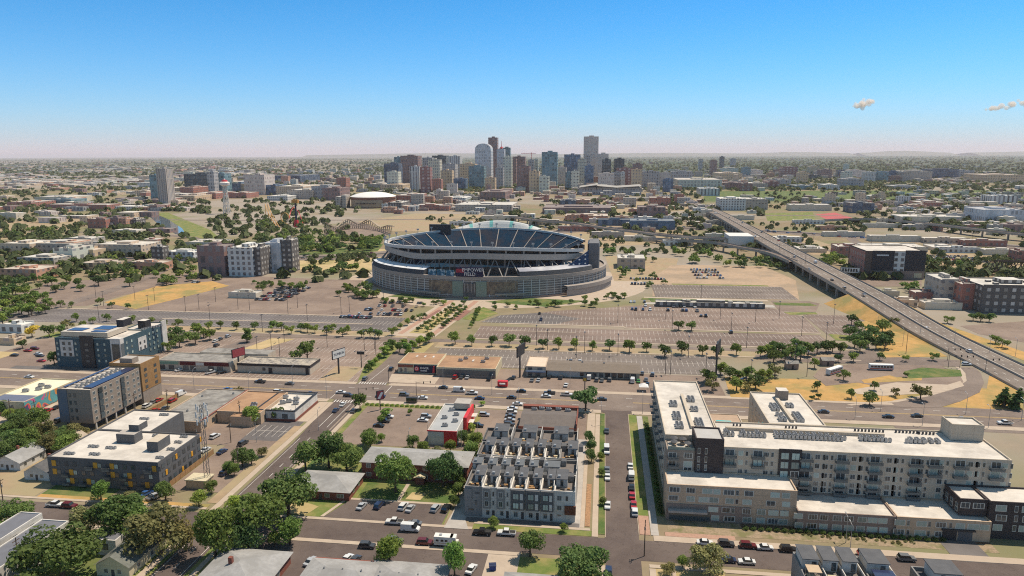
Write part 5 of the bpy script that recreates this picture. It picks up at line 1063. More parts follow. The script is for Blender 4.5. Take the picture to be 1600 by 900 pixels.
# ------------------------------------------------------------------ middle distance and downtown buildings
GL = (.04, .06, .075)
def facade_(n, wall, glass, bay, fh, *a, **k):
    t = 2.6 if 'tower' in n and fh < 20 else 1.5
    return facade(n, tuple(min(.62, x * 1.55 + .03) for x in wall), tuple(x * 1.3 + .01 for x in glass), bay * t, fh * (t if fh < 20 else 1), *a, gmix=.9, **k)
FA = {
 'navy': facade_('navy_glass_tower', (.035, .055, .09), (.02, .035, .06), 3, 4, .8, .6, (.2, .2, .2)),
 'brown': facade_('brown_tower', (.17, .10, .09), (.05, .04, .045), 3, 4, .55, .6, (.25, .2, .18)),
 'cream': facade_('cream_tower', (.50, .43, .32), (.10, .10, .10), 4, 3.6, .5, .45, (.5, .45, .4)),
 'stripe': facade_('striped_tower', (.46, .42, .37), (.07, .07, .08), 6, 60, .42, .96, (.5, .5, .48)),
 'red': facade_('maroon_tower', (.17, .075, .07), (.16, .12, .115), 6, 3.6, .4, .55, (.3, .25, .22)),
 'beige': facade_('beige_tower', (.40, .35, .28), (.09, .09, .09), 2.6, 3.8, .55, .55, (.4, .37, .33)),
 'dark': facade_('dark_tower', (.03, .045, .055), (.02, .03, .035), 3.2, 4, .8, .7, (.15, .15, .15)),
 'grey': facade_('grey_tower', (.25, .24, .24), (.06, .065, .075), 3, 3.8, .55, .55, (.34, .33, .31)),
 'ribbed': facade_('ribbed_tower', (.27, .235, .205), (.06, .06, .065), 3.4, 60, .4, .97, (.4, .38, .35)),
 'teal': facade_('teal_glass_tower', (.10, .17, .19), (.035, .075, .095), 3, 3.6, .75, .7, (.3, .31, .31)),
 'tan': facade_('tan_tower', (.42, .28, .18), (.10, .08, .07), 3.4, 3.6, .45, .5, (.5, .42, .35)),
 'pink': facade_('pinkish_tower', (.43, .33, .29), (.19, .15, .145), 2.2, 4, .5, .5, (.4, .36, .33)),
 'blue': facade_('blue_glass_tower', (.045, .085, .13), (.025, .05, .09), 3, 4, .8, .75, (.2, .22, .24)),
 'silver': facade_('silver_tower', (.34, .35, .37), (.15, .17, .19), 2.4, 4, .6, .55, (.4, .4, .42)),
 'brick': facade_('red_brick_block', (.24, .095, .07), (.07, .055, .055), 4, 3.8, .45, .5, (.52, .48, .43)),
 'whiteb': facade_('white_block', (.48, .43, .365), (.05, .05, .055), 3.6, 3.3, .5, .6, (.66, .63, .58)),
 'darkb': facade_('charcoal_block', (.062, .054, .05), (.15, .14, .13), 3.6, 3.2, .45, .5, (.58, .55, .5)),
 'tanb': facade_('tan_block', (.38, .29, .21), (.08, .07, .065), 4, 3.3, .4, .45, (.62, .57, .5)),
 'greyb': facade_('grey_block', (.26, .225, .19), (.07, .07, .075), 4, 3.4, .5, .45, (.56, .53, .48)),
 'shed': facade_('warehouse', (.40, .335, .265), (.20, .18, .16), 9, 7, .2, .2, (.58, .54, .49)),
 'rust': facade_('rusty_block', (.33, .17, .11), (.08, .06, .055), 4, 3.6, .45, .45, (.54, .46, .38)),
}
LOOK = {'navy': 'navy glass', 'brown': 'brown', 'cream': 'cream', 'stripe': 'white striped', 'ribbed': 'ribbed', 'red': 'maroon', 'beige': 'beige', 'dark': 'dark glass', 'grey': 'grey', 'teal': 'teal glass', 'tan': 'tan', 'pink': 'pinkish', 'blue': 'blue glass', 'silver': 'silvery', 'brick': 'red brick', 'whiteb': 'white', 'darkb': 'charcoal', 'tanb': 'tan', 'greyb': 'grey', 'shed': 'pale flat roofed', 'rust': 'rust coloured'}
def far_box(x0, x1, y0, y1, h, mat, name='city_building', top=None, extra=None):
    """a far building: outer wall with its roof, and a plant room or crown as parts"""
    r = empty(name, ((x0 + x1) / 2, y0, 0)); o = MB(); w, d = (x1 - x0) / 2, y1 - y0
    o.box(-w, 0, 0, w, d, h); o.box(-w, 0, h, w, .5, h + .8, bottom=False); o.box(-w, d - .5, h, w, d, h + .8, bottom=False); o.build('wall', mat, r)
    k = MB(); rg = random.Random(int(x0 * 3 + y0)); f = rg.uniform(.15, .4); k.box(-w * f, d * .3, h, w * f * 1.2, d * .7, h + (top or min(5, 2 + h * .04)))
    k.build('plant_room', mat, r); k = MB()
    for _ in range(4): a = rg.uniform(-.85, .7) * w; c = rg.uniform(.08, .8) * d; k.box(a, c, h, a + min(3, w * .14), c + min(3, w * .14), h + 1.3)
    k.build('roof_unit', mat, r)['kind'] = 'stuff'; return r
def T(xl, xr, yt, Y, sty, look=None, where='', yb=None, D=None, name='tower', cat='tower', top=None):
    x0 = X_at(xl, Y, 40); x1 = X_at(xr, Y, 40); xm = (x0 + x1) / 2; h = max(3, H_at(xm, Y, yt)); D = D or (x1 - x0) * .9
    r = far_box(x0, x1, Y, Y + D, h, FA[sty], name, top); later(r, look or LOOK[sty] + ' ' + ('tower' if h > 40 else 'building'), where, cat, 'downtown towers' if name == 'tower' else 'city buildings'); return r, x0, x1, h, D
DT = 'in the downtown skyline'
for a in [(617, 628, 245, 2760, 'teal'), (627, 654, 243, 2700, 'brown', 'broad brown tower'), (601, 624, 255, 2500, 'navy', 'low navy tower'), (605, 623, 268, 2230, 'cream', 'short cream tower'), (641, 656, 260, 2120, 'stripe', 'slim white striped tower'), (657, 673, 261, 2070, 'red', 'maroon tower with pale stripes'),
          (670, 688, 249, 2360, 'beige'), (676, 698, 243, 3050, 'dark', 'black topped dark tower'), (661, 676, 246, 2900, 'grey'), (689, 707, 266, 2230, 'tan', 'tan tower with white top'), (688, 712, 256, 2700, 'grey'), (702, 720, 244, 2950, 'stripe', 'striped dark and white tower'), (719, 743, 256, 2520, 'tan', 'broad orange tan tower'),
          (709, 728, 279, 2160, 'blue', 'low dark blue building'), (733, 757, 260, 2320, 'teal', 'glassy tower in front of the silver one'), (764, 778, 215, 2840, 'brown', 'tallest brown tower'), (777, 789, 233, 2700, 'silver', 'slim glass tower'), (786, 798, 231, 2900, 'teal'), (787, 800, 245, 2450, 'cream', 'pale slim tower'), (792, 807, 248, 2560, 'brown'), (775, 787, 262, 2300, 'grey'),
          (676, 690, 280, 2060, 'brick', 'square red brick block'), (758, 774, 278, 2120, 'tan', 'short tan block'), (800, 821, 245, 2640, 'brown'), (808, 828, 260, 2110, 'brown', 'purple brown tower with one white stripe'), (826, 835, 250, 2500, 'grey'), (834, 842, 249, 2520, 'cream'), (847, 871, 238, 2380, 'teal', 'teal glass tower with dark crown'),
          (827, 843, 268, 2080, 'tan', 'golden stepped tower'), (843, 858, 276, 2070, 'cream', 'golden low step'), (882, 907, 242, 2720, 'blue', 'wide blue glass tower'), (912, 935, 214, 2820, 'pink', 'tallest pinkish tower'), (903, 916, 249, 2420, 'beige'), (914, 928, 260, 2360, 'blue', 'blue glass tower with pale frame'), (916, 923, 244, 2600, 'grey', 'slim grey tower'), (934, 951, 241, 2700, 'pink', 'beige banded tower'),
          (941, 955, 250, 2500, 'dark'), (960, 976, 249, 2560, 'dark'), (989, 1004, 257, 2620, 'brown', 'dark brown block tower'), (870, 885, 262, 2480, 'pink'), (884, 894, 270, 2260, 'teal'), (893, 905, 268, 2250, 'cream'), (964, 990, 264, 2450, 'red', 'low broad brown block'), (958, 971, 270, 2330, 'grey'), (970, 977, 270, 2320, 'whiteb', 'white slab'), (987, 1004, 266, 2230, 'tan', 'peach coloured block'),
          (1005, 1031, 269, 2300, 'grey', 'wide grey slab'), (1031, 1048, 271, 2350, 'pink', 'pinkish slab'), (1050, 1083, 269, 2600, 'grey', 'long brown grey block'), (1037, 1053, 281, 2150, 'blue', 'small blue block'), (935, 960, 272, 2240, 'pink', 'low pinkish block')]:
    T(*a[:5], a[5] if len(a) > 5 else None, DT)
# silver tower with a rounded top
r, x0, x1, h, D = T(743, 768, 236, 2600, 'silver', 'rounded silver tower', DT); m = MB(); n = 10; w_ = (x1 - x0) / 2; hh = H_at((x0 + x1) / 2, 2600, 224) - h
for i in range(n):
    a0, a1 = math.pi * i / n, math.pi * (i + 1) / n; p, q = (-w_ * math.cos(a0), hh * math.sin(a0) ** .7), (-w_ * math.cos(a1), hh * math.sin(a1) ** .7)
    m.quad((p[0], 0, h + p[1]), (q[0], 0, h + q[1]), (q[0], D, h + q[1]), (p[0], D, h + p[1])); m.quad((p[0], 0, h), (q[0], 0, h), (q[0], 0, h + q[1]), (p[0], 0, h + p[1]))
m.build('rounded_crown', FA['silver'], r)
m = MB(); xa = X_at(784, 2700, 150); m.tube((xa, 2706, H_at(xa, 2700, 236)), (xa, 2706, H_at(xa, 2700, 220)), 1.5, .5); m.lathe([(4, H_at(xa, 2700, 232)), (6, H_at(xa, 2700, 231)), (3, H_at(xa, 2700, 229))], 8, 0, (xa, 2706)); later(m.build('antenna_mast', redpaint), 'red and white mast', 'on a tower top in the skyline', 'mast')
# crane
m = MB(); xa = X_at(831, 2550, 110); z1 = H_at(xa, 2550, 240); m.beam((xa, 2550, 90), (xa, 2550, z1 + 4), 1.6, 1.6); m.beam((xa - 36, 2550, z1), (xa + 16, 2550, z1), 1.4, 1.4); later(m.build('tower_crane', redpaint), 'thin red tower crane', 'above the downtown roofs', 'crane')
# convention hall
ch = Bld('convention_hall', 60, 1980, 'low broad pale hall with slanted roofs below the towers', 'hall'); xa, xb = X_at(905, 1980, 20), X_at(1003, 1980, 20); m = MB(); m.box(xa, 1980, 0, xb, 2090, 20); ch.part('wall', m, FA['grey']); m = MB()
for f0, f1, z0_, z1_ in ((0, .3, 20.5, 28), (.28, .62, 25, 20.5), (.6, 1, 20.5, 25)): m.quad((xa + (xb - xa) * f0, 1975, z0_), (xa + (xb - xa) * f1, 1975, z1_), (xa + (xb - xa) * f1, 2095, z1_), (xa + (xb - xa) * f0, 2095, z0_)); m.box(xa + (xb - xa) * f0, 1976, 18, xa + (xb - xa) * f1 - 1, 1978, min(z0_, z1_))
ch.part('roof', m, surf('pale_metal_roof', (.36, .34, .315), (.30, .285, .265), .05)); ch.done()
# arena
ar = Bld('arena', -495, 1440, 'domed arena with white roof and brown walls', 'arena'); xa, xb = X_at(539, 1440, 15), X_at(607, 1440, 15); xc = (xa + xb) / 2; ra = (xb - xa) / 2
m = MB(); m.lathe([(ra, 0), (ra, 20), (ra * 1.03, 20), (ra * 1.03, 23)], 40, 0, (xc, 1440 + ra)); ar.part('wall', m, surf('arena_brown', (.30, .15, .11), (.26, .13, .095), .1)); m = MB(); m.lathe([(ra * 1.04, 23), (ra * .9, 26), (ra * .6, 30), (ra * .3, 32), (.1, 32.6)], 40, 0, (xc, 1440 + ra)); ar.part('roof', m, plain('white_dome', (.72, .70, .68)), None)
m = MB()
for i in range(12):
    t0_, t1_ = R(215 + i * 8), R(215 + (i + 1) * 8); m.quad((xc + ra * 1.02 * math.cos(t0_), 1440 + ra + ra * 1.02 * math.sin(t0_), 2), (xc + ra * 1.02 * math.cos(t1_), 1440 + ra + ra * 1.02 * math.sin(t1_), 2), (xc + ra * 1.02 * math.cos(t1_), 1440 + ra + ra * 1.02 * math.sin(t1_), 17), (xc + ra * 1.02 * math.cos(t0_), 1440 + ra + ra * 1.02 * math.sin(t0_), 17))
ar.part('front_panel', m, surf('arena_tan', (.45, .33, .23), (.40, .29, .20), .1)); m = MB()
for k in range(14): m.box(xc - 22 + k * 3.2, 1438 - 3.0, 9, xc - 20 + k * 3.2, 1438 - 2.4, 12)
ar.part('lettering', m, mbl)["kind"] = 'stuff'; m = MB(); m.box(xa - 22, 1445, 0, xa - 12, 1470, 24); m.box(xa - 11, 1450, 0, xa - 1, 1475, 27); ar.part('stair_tower', m, FA['greyb']); ar.done()
# amusement park: observation tower, drop tower, coasters
ot = Bld('observation_tower', -742, 1319, 'white lattice observation tower with round cabin in the amusement park', 'tower'); ox, oy = P(355, 332); zt = H_at(ox, oy, 288); m = MB()
for k in range(8):
    t = k / 8 * TAU; c, s_ = math.cos(t), math.sin(t); m.tube((ox + 6.5 * c, oy + 6.5 * s_, 0), (ox + 3.6 * c, oy + 3.6 * s_, zt), .6, .5, 5)
    t2 = t + TAU / 8
    for j in range(6): f, g_ = j / 6, (j + 1) / 6; r0_, r1_ = 6.5 - 2.9 * f, 6.5 - 2.9 * g_; m.tube((ox + r0_ * c, oy + r0_ * s_, zt * f), (ox + r1_ * math.cos(t2), oy + r1_ * math.sin(t2), zt * g_), .4, .4, 4)
ot.part('lattice', m, plain('white_lattice', (.62, .58, .52))); m = MB(); m.lathe([(3, zt - 2), (9, zt + 1), (9.5, zt + 5), (7, zt + 7), (2, zt + 8), (.4, zt + 14)], 14, 0, (ox, oy)); ot.part('cabin', m, plain('cabin_white', (.66, .6, .56))); m = MB(); m.lathe([(6, zt + 7.2), (5, zt + 10), (1, zt + 11)], 12, 0, (ox, oy)); ot.part('cap', m, redpaint); ot.done()
d_ = Bld('drop_tower', -620, 1180, 'slim dark drop ride tower with orange cap in the amusement park', 'ride'); dx, dy = P(464, 353); zt = H_at(dx, dy, 316); m = MB(); m.tube((dx, dy, 0), (dx, dy, zt), 1.7, 1.4, 8); d_.part('mast', m, surf('navy_mast', (.03, .03, .07), (.04, .04, .08), .3)); m = MB(); m.box(dx - 5, dy - 3, zt, dx + 5, dy + 3, zt + 5); d_.part('cap', m, plain('ride_orange', (.5, .24, .06))); m = MB(); m.lathe([(5, 0), (4, 6), (3, 11)], 8, 0, (dx, dy)); d_.part('base', m, redpaint); d_.done()
co = Bld('roller_coaster', -700, 1150, 'steel roller coaster with orange track and looping rails', 'ride'); m = MB()
for off in (0, 4):
    q = [(*P(416 + off, 338), 24), (*P(421 + off, 346), 15), (*P(428 + off, 352), 8), (*P(434 + off, 357), 2)]
    for a, b_ in zip(q, q[1:]): m.tube(a, b_, .55, .55, 5)
    for a in q[:3]: m.tube((a[0], a[1], 0), a, .6, .6, 4)
lx, ly = P(444, 352)
for k in range(20):
    a, b_ = k / 20 * TAU, (k + 1) / 20 * TAU; m.tube((lx + 9 * math.cos(a) + k * .5, ly, 12 + 9 * math.sin(a)), (lx + 9 * math.cos(b_) + k * .5 + .5, ly, 12 + 9 * math.sin(b_)), .8, .8, 4)
co.part('track', m, plain('coaster_orange', (.60, .33, .10))); m = MB(); q = [(*P(452, 345), 4), (*P(456, 342), 16), (*P(460, 340), 20), (*P(468, 342), 14), (*P(474, 350), 2)]
for a, b_ in zip(q, q[1:]): m.tube(a, b_, .5, .5, 5)
co.part('red_track', m, redpaint); co.done()
wc = Bld('wooden_coaster', -500, 1010, 'pale timber trestle roller coaster beyond the park trees', 'ride'); m = MB(); q = []
for k in range(33):
    f = k / 32; a = P(508 + 105 * f, 366 - 10 * math.sin(f * 3.1)); q.append((a[0], a[1], 6 + 11 * (math.cos(f * 19) * .5 + .5) * (1 - .45 * f)))
for a, b_ in zip(q, q[1:]):
    m.beam(a, b_, 2.4, .7); m.beam((a[0], a[1], 0), a, .6, .6); m.beam((a[0], a[1] + 9, 0), (a[0], a[1] + 9, a[2] * .8), .6, .6); m.beam((a[0], a[1], 0), (b_[0], b_[1], b_[2] * .9), .4, .4); m.beam((a[0], a[1] + 9, a[2] * .8), (b_[0], b_[1] + 9, b_[2] * .8), 2.2, .7)
    m.beam((a[0], a[1], a[2] * .5), (b_[0], b_[1], b_[2] * .5), .4, .4)
wc.part('trestle', m, surf('weathered_timber', (.37, .30, .22), (.31, .25, .185), .4)); wc.done()
# named buildings nearer than downtown: xl, base y, xr, top y, back y, style, look, where
def B2(xl, yb, xr, yt, yk, sty, look, where='', name='city_building', cat='building'):
    x0, y0 = P(xl, yb); x1 = X_at(xr, y0); h = max(3, H_at(x0, y0, yt)); D = max(6, bis(lambda d: pr(x0, y0 + d, h)[1] - yk, 0, 900)); D = min(D, (x1 - x0) * (1.0 if h > 35 else 2.2) + 5)
    r = far_box(x0, x1, y0, y0 + min(D, 260), h, FA[sty], name); later(r, look, where, cat, 'city buildings'); return r
for a in [
 (358, 430, 397, 386, 379, 'whiteb', 'white end of a tall apartment slab', 'left of the stadium'), (397.3, 430, 409, 386, 379, 'darkb', 'narrow charcoal corner of a tall apartment slab', 'left of the stadium'), (409.3, 424, 440, 379, 373, 'silver', 'grey balconied middle of a tall apartment slab', 'left of the stadium'), (440.3, 424, 458, 374, 371, 'darkb', 'charcoal end of a tall apartment slab', 'left of the stadium'), (311, 429, 353, 383, 379, 'brown', 'brown apartment tower', 'left of the white slab'),
 (238, 407, 256, 384, 382, 'darkb', 'dark blue grey block end', 'beyond the golden grass slope'), (256, 405, 303, 392, 388, 'whiteb', 'white and grey stepped apartment row', 'beyond the golden grass slope'), (147, 398, 222, 380, 374, 'tanb', 'wide tan apartment block with white roof', 'left of the stepped apartment row'),
 (110, 402, 147, 388, 382, 'tan', 'low tan apartment block', 'at the left beside the wide tan block'), (48, 392, 110, 378, 372, 'greyb', 'grey balconied apartment block', 'far left'), (0, 393, 48, 378, 372, 'tanb', 'tan apartment block', 'at the left edge'), (85, 407, 115, 386, 380, 'cream', 'cream square apartment block', 'far left'), (28, 412, 85, 400, 394, 'greyb', 'long low grey block with white roof', 'at the left'),
 (200, 419, 254, 408, 404, 'rust', 'low rust coloured office block', 'beside the tree lined street at the left'), (122, 418, 172, 409, 403, 'tan', 'low sandy building', 'at the left beyond the trees'), (0, 434, 58, 418, 411, 'rust', 'orange brick complex', 'at the left edge'),
 (290, 384, 340, 377, 372, 'shed', 'white tented pavilion', 'between river and apartment tower'), (138, 354, 166, 340, 338, 'brick', 'dark red museum block', 'left of the river'), (166, 353, 186, 338, 336, 'brown', 'brown glass fronted middle block', 'left of the river'), (186, 353, 198, 340, 338, 'rust', 'orange brick block end', 'left of the river'), (198, 352, 214, 341, 339, 'darkb', 'dark block with white roof', 'left of the river'),
 (72, 326, 168, 317, 315, 'brick', 'long red brick market hall with pale roof', 'far left'), (72, 316, 112, 309, 307, 'teal', 'green grey long shed', 'far left'), (55, 313, 105, 305, 302, 'shed', 'pale roofed shed', 'far left'), (12, 320, 50, 313, 310, 'brick', 'red brick shed with white roof', 'far left'),
 (249, 319, 264, 262, 259, 'ribbed', 'tall grey ribbed twin apartment tower', 'left of the observation tower'), (237, 310, 249, 272, 270, 'teal', 'slim teal glass tower', 'behind the ribbed apartment tower'), (290, 300, 326, 270, 268, 'dark', 'wide dark teal office block', 'behind the amusement park'), (335, 304, 353, 270, 268, 'teal', 'teal grey office tower', 'behind the observation tower'), (327, 305, 337, 268, 266, 'grey', 'pale slim office tower', 'behind the observation tower'),
 (360, 301, 378, 285, 283, 'blue', 'low blue glass office', 'right of the observation tower'), (383, 303, 415, 272, 270, 'pink', 'tan gridded square tower', 'right of the observation tower'), (416, 303, 432, 288, 286, 'blue', 'short dark teal cube', 'right of the tan gridded tower'), (378, 302, 388, 286, 284, 'tan', 'slim tan annex', 'beside the tan gridded tower'), (282, 304, 303, 291, 288, 'brick', 'round fronted brick block', 'in front of the dark teal offices'),
 (272, 312, 305, 304, 300, 'tan', 'low terracotta block', 'right of the ribbed tower'), (303, 309, 338, 300, 297, 'brick', 'long low brick warehouse', 'behind the amusement park'), (358, 308, 386, 300, 298, 'brick', 'pinkish brick warehouse', 'behind the amusement park'), (432, 305, 475, 290, 287, 'tanb', 'long tan apartment block', 'left of the arena'), (418, 312, 450, 305, 302, 'whiteb', 'low white roofed block', 'left of the arena'),
 (450, 310, 490, 296, 293, 'greyb', 'grey warehouse with tall windows', 'left of the arena'), (488, 310, 515, 290, 288, 'grey', 'mid grey apartment block', 'left of the arena'), (505, 312, 532, 293, 291, 'brown', 'brown grey apartment block', 'just left of the arena'), (527, 297, 542, 277, 275, 'brick', 'red brick loft block', 'above the arena roof'), (420, 285, 470, 273, 271, 'navy', 'long blue office slab', 'above the coaster'), (576, 296, 600, 287, 285, 'greyb', 'grey gabled hall', 'right of the arena roof'),
 (595, 297, 630, 288, 286, 'tan', 'domed sandstone hall', 'below the towers'), (607, 329, 628, 316, 313, 'darkb', 'dark hall', 'just right of the arena'), (620, 322, 650, 305, 300, 'brick', 'red brick loft', 'right of the arena'), (650, 328, 688, 320, 318, 'brick', 'low red brick terrace', 'right of the arena'), (675, 315, 693, 304, 302, 'grey', 'dark loft with pale end', 'right of the arena'), (694, 318, 728, 309, 306, 'whiteb', 'low pale warehouse', 'below the towers'),
 (712, 330, 800, 320, 315, 'greyb', 'long grey college building with flat roof', 'behind the stadium'), (750, 313, 790, 300, 296, 'brown', 'brown loft row', 'below the towers'), (848, 334, 955, 325, 320, 'brown', 'long low brown building with pale roof', 'behind the stadium'), (883, 345, 950, 338, 334, 'rust', 'long low tan parking structure', 'behind the stadium'), (997, 341, 1040, 325, 322, 'brown', 'curved brown brick office', 'behind the flyover'),
 (935, 353, 985, 344, 342, 'blue', 'low blue glass science building', 'behind the flyover'), (985, 359, 1055, 346, 342, 'blue', 'larger blue glazed science building', 'behind the flyover'), (1016, 323, 1048, 310, 308, 'brick', 'red brick college hall', 'behind the curved brown office'), (875, 321, 900, 314, 312, 'navy', 'low navy pavilion', 'behind the stadium'), (900, 320, 922, 313, 311, 'rust', 'low rust pavilion', 'behind the stadium'),
 (1094, 307, 1125, 296, 294, 'stripe', 'white finned civic building', 'by the straight road to downtown'), (1126, 330, 1165, 312, 309, 'whiteb', 'white and grey apartment rows', 'right of the raised highway far end'), (1165, 329, 1200, 313, 310, 'greyb', 'grey and white apartment rows', 'right of the raised highway far end'), (1060, 297, 1128, 282, 279, 'cream', 'long cream government building', 'by the straight road to downtown'), (1110, 277, 1120, 252, 251, 'brown', 'pink brown slim tower', 'right of downtown'),
 (1125, 265, 1132, 246, 245, 'dark', 'dark slim tower', 'far right of downtown'), (1142, 262, 1150, 249, 248, 'grey', 'grey slim tower', 'far right of downtown'), (1092, 268, 1098, 250, 249, 'grey', 'grey slender tower', 'far right of downtown'), (1135, 274, 1154, 264, 262, 'cream', 'cream square block', 'far right of downtown'), (1160, 278, 1173, 263, 261, 'teal', 'teal square block', 'far right of downtown'), (1125, 284, 1160, 272, 270, 'tan', 'broad tan block', 'right of the government building'),
 (1172, 276, 1192, 267, 265, 'pink', 'pink banded block', 'right of the teal square block'), (1223, 279, 1247, 263, 261, 'red', 'dark red cube shaped block', 'right of downtown'), (1160, 300, 1176, 288, 286, 'red', 'maroon block', 'right of the finned building'), (1130, 297, 1160, 287, 285, 'brown', 'brown brick apartment block', 'right of the finned building'), (1176, 297, 1200, 288, 286, 'greyb', 'grey green apartment block', 'right of the maroon block'),
 (1200, 297, 1218, 285, 283, 'red', 'second maroon block with pale bands', 'right of downtown'), (1218, 292, 1236, 282, 280, 'grey', 'grey slab', 'right of the second maroon block'), (1248, 288, 1263, 271, 269, 'tan', 'golden tan tower', 'right of the dark red cube'), (1264, 281, 1283, 275, 273, 'dark', 'dark low block with pale end', 'right of the golden tan tower'), (1265, 274, 1281, 262, 261, 'tan', 'peach tower', 'behind the dark low block'),
 (1282, 280, 1300, 267, 265, 'brown', 'brown slab', 'right of the dark low block'), (1300, 278, 1312, 268, 266, 'tan', 'narrow tan slab', 'at the right mid city'), (1312, 279, 1320, 268, 266, 'navy', 'narrow navy slab', 'at the right mid city'), (1318, 284, 1332, 270, 268, 'cream', 'cream tower', 'at the right mid city'), (1320, 268, 1327, 258, 257, 'cream', 'pale stepped spire block', 'at the right mid city'), (1335, 280, 1352, 268, 266, 'pink', 'pinkish slab', 'at the right mid city'),
 (1352, 288, 1368, 271, 269, 'whiteb', 'first white ribbed hospital slab', 'at the right'), (1368, 287, 1388, 271, 269, 'teal', 'grey green hospital slab', 'at the right'), (1388, 286, 1410, 270, 268, 'blue', 'blue grey hospital slab', 'at the right'), (1410, 287, 1456, 270, 268, 'greyb', 'long ribbed hospital slab', 'at the right'), (1456, 282, 1498, 267, 265, 'navy', 'long navy hospital slab', 'at the right'), (1498, 281, 1522, 269, 267, 'grey', 'grey end of the hospital row', 'at the right'),
 (1292, 299, 1313, 291, 289, 'whiteb', 'white low block', 'below the hospital row'), (1325, 296, 1350, 282, 280, 'grey', 'brown grey apartment slab', 'below the hospital row'), (1245, 298, 1270, 292, 290, 'teal', 'low teal glass block', 'below the peach tower'), (1397, 298, 1440, 293, 291, 'grey', 'low grey school', 'below the long ribbed slab'), (1540, 288, 1600, 276, 274, 'tan', 'rusty row of apartments', 'at the right edge'),
 (1332, 335, 1366, 320, 317, 'navy', 'square dark glass office', 'beyond the red running track'), (1236, 331, 1300, 322, 320, 'shed', 'long pale school building', 'beyond the playing fields'), (1410, 349, 1508, 341, 337, 'shed', 'long white roofed warehouse', 'at the right'), (1550, 322, 1590, 309, 307, 'stripe', 'tan ribbed slab', 'at the right edge'), (1538, 350, 1600, 331, 326, 'silver', 'wide office block with white bands', 'at the right edge'), (1440, 325, 1480, 319, 316, 'brick', 'low red brick school', 'at the right'),
 (1310, 404, 1352, 388, 383, 'brick', 'brown brick workshop', 'behind the charcoal storage building'), (1250, 396, 1292, 391, 386, 'shed', 'white roofed workshop', 'beside the raised highway'), (1355, 395, 1450, 388, 382, 'shed', 'white roofed hall', 'behind the charcoal storage building'), (1463, 396, 1500, 390, 384, 'shed', 'pale roofed yard building', 'right of the charcoal storage building'), (1590, 412, 1600, 396, 392, 'brick', 'red brick block', 'at the right edge behind the truss bridge'),
 (1468, 480, 1500, 440, 430, 'greyb', 'grey wing of the long apartment block', 'at the right edge'), (1500, 486, 1532, 447, 437, 'brick', 'brick wing of the long apartment block', 'at the right edge'), (1532, 492, 1640, 449, 437, 'darkb', 'dark wing of the long apartment block', 'at the right edge'), (1430, 474, 1472, 460, 455, 'brick', 'low red brick depot', 'beside the highway ramp'), (1445, 486, 1503, 476, 471, 'shed', 'low brick shop with white roof', 'beside the highway ramp'), (1372, 466, 1405, 458, 455, 'shed', 'small pale shop with green canopy', 'beside the highway ramp'), (1395, 482, 1433, 472, 468, 'tanb', 'tan box building', 'beside the highway ramp'),
 (965, 420, 1008, 405, 398, 'greyb', 'grey visitor building', 'right of the stadium'), (0, 517, 34, 505, 499, 'whiteb', 'low white school with pale roof', 'at the left edge'), (0, 536, 22, 527, 521, 'tan', 'small tan roofed house', 'at the left edge'), (357, 464, 400, 456, 452, 'shed', 'small ticket building', 'in the broad pinkish lot'), (1025, 480, 1195, 475, 470, 'darkb', 'long low dark parking deck', 'beyond the largest parking lot'), (1112, 497, 1130, 490, 487, 'greyb', 'small service hut', 'by the bus loop trees')]:
    if a[6].startswith('small service'): continue
    B2(*a)

# charcoal storage building beside the raised highway
b = Bld('storage_building', 257, 657, 'broad charcoal storage building with white roof beside the raised highway', 'building')
chp = wallm('charcoal_cladding', (.045, .045, .052), (.038, .038, .044), .4, .7, 1.6); brp = wallm('brown_cladding', (.13, .095, .08), (.11, .08, .068), .5, .8)
b.body(233, 657, 283, 700, 25, brp, wht); b.body(240, 700.1, 283, 722, 22, brp, wht)
b.box('dark_panel', 238.5, 656.5, 7.6, 257, 656.98, 25.3, chp); b.box('dark_panel', 266, 656.5, 7.6, 283.3, 656.98, 25.8, chp); b.box('glazed_strip', 257.1, 656.7, 7.6, 265.9, 656.98, 24.6, FA['whiteb'])
b.box('side_windows', 232.7, 658, 5, 232.98, 698, 24, FA['brick']); b.box('base_wall', 238, 656.4, 0, 283.2, 656.98, 7.4, umber)
for x_ in (244, 278):
    m = MB(); m.prism([(x_ - 3.5, 656.1), (x_ + 3, 656.1), (x_ + 3, 656.39), (x_ - 3.5, 656.39)], 1.5, 5.5); b.part('cream_corner_sign', m, cream)
for k_ in range(12): b.box('lettering', 242 + k_ * .85, 656.3, 20.6, 242.6 + k_ * .85, 656.49, 21.9, whitep)
b.done()
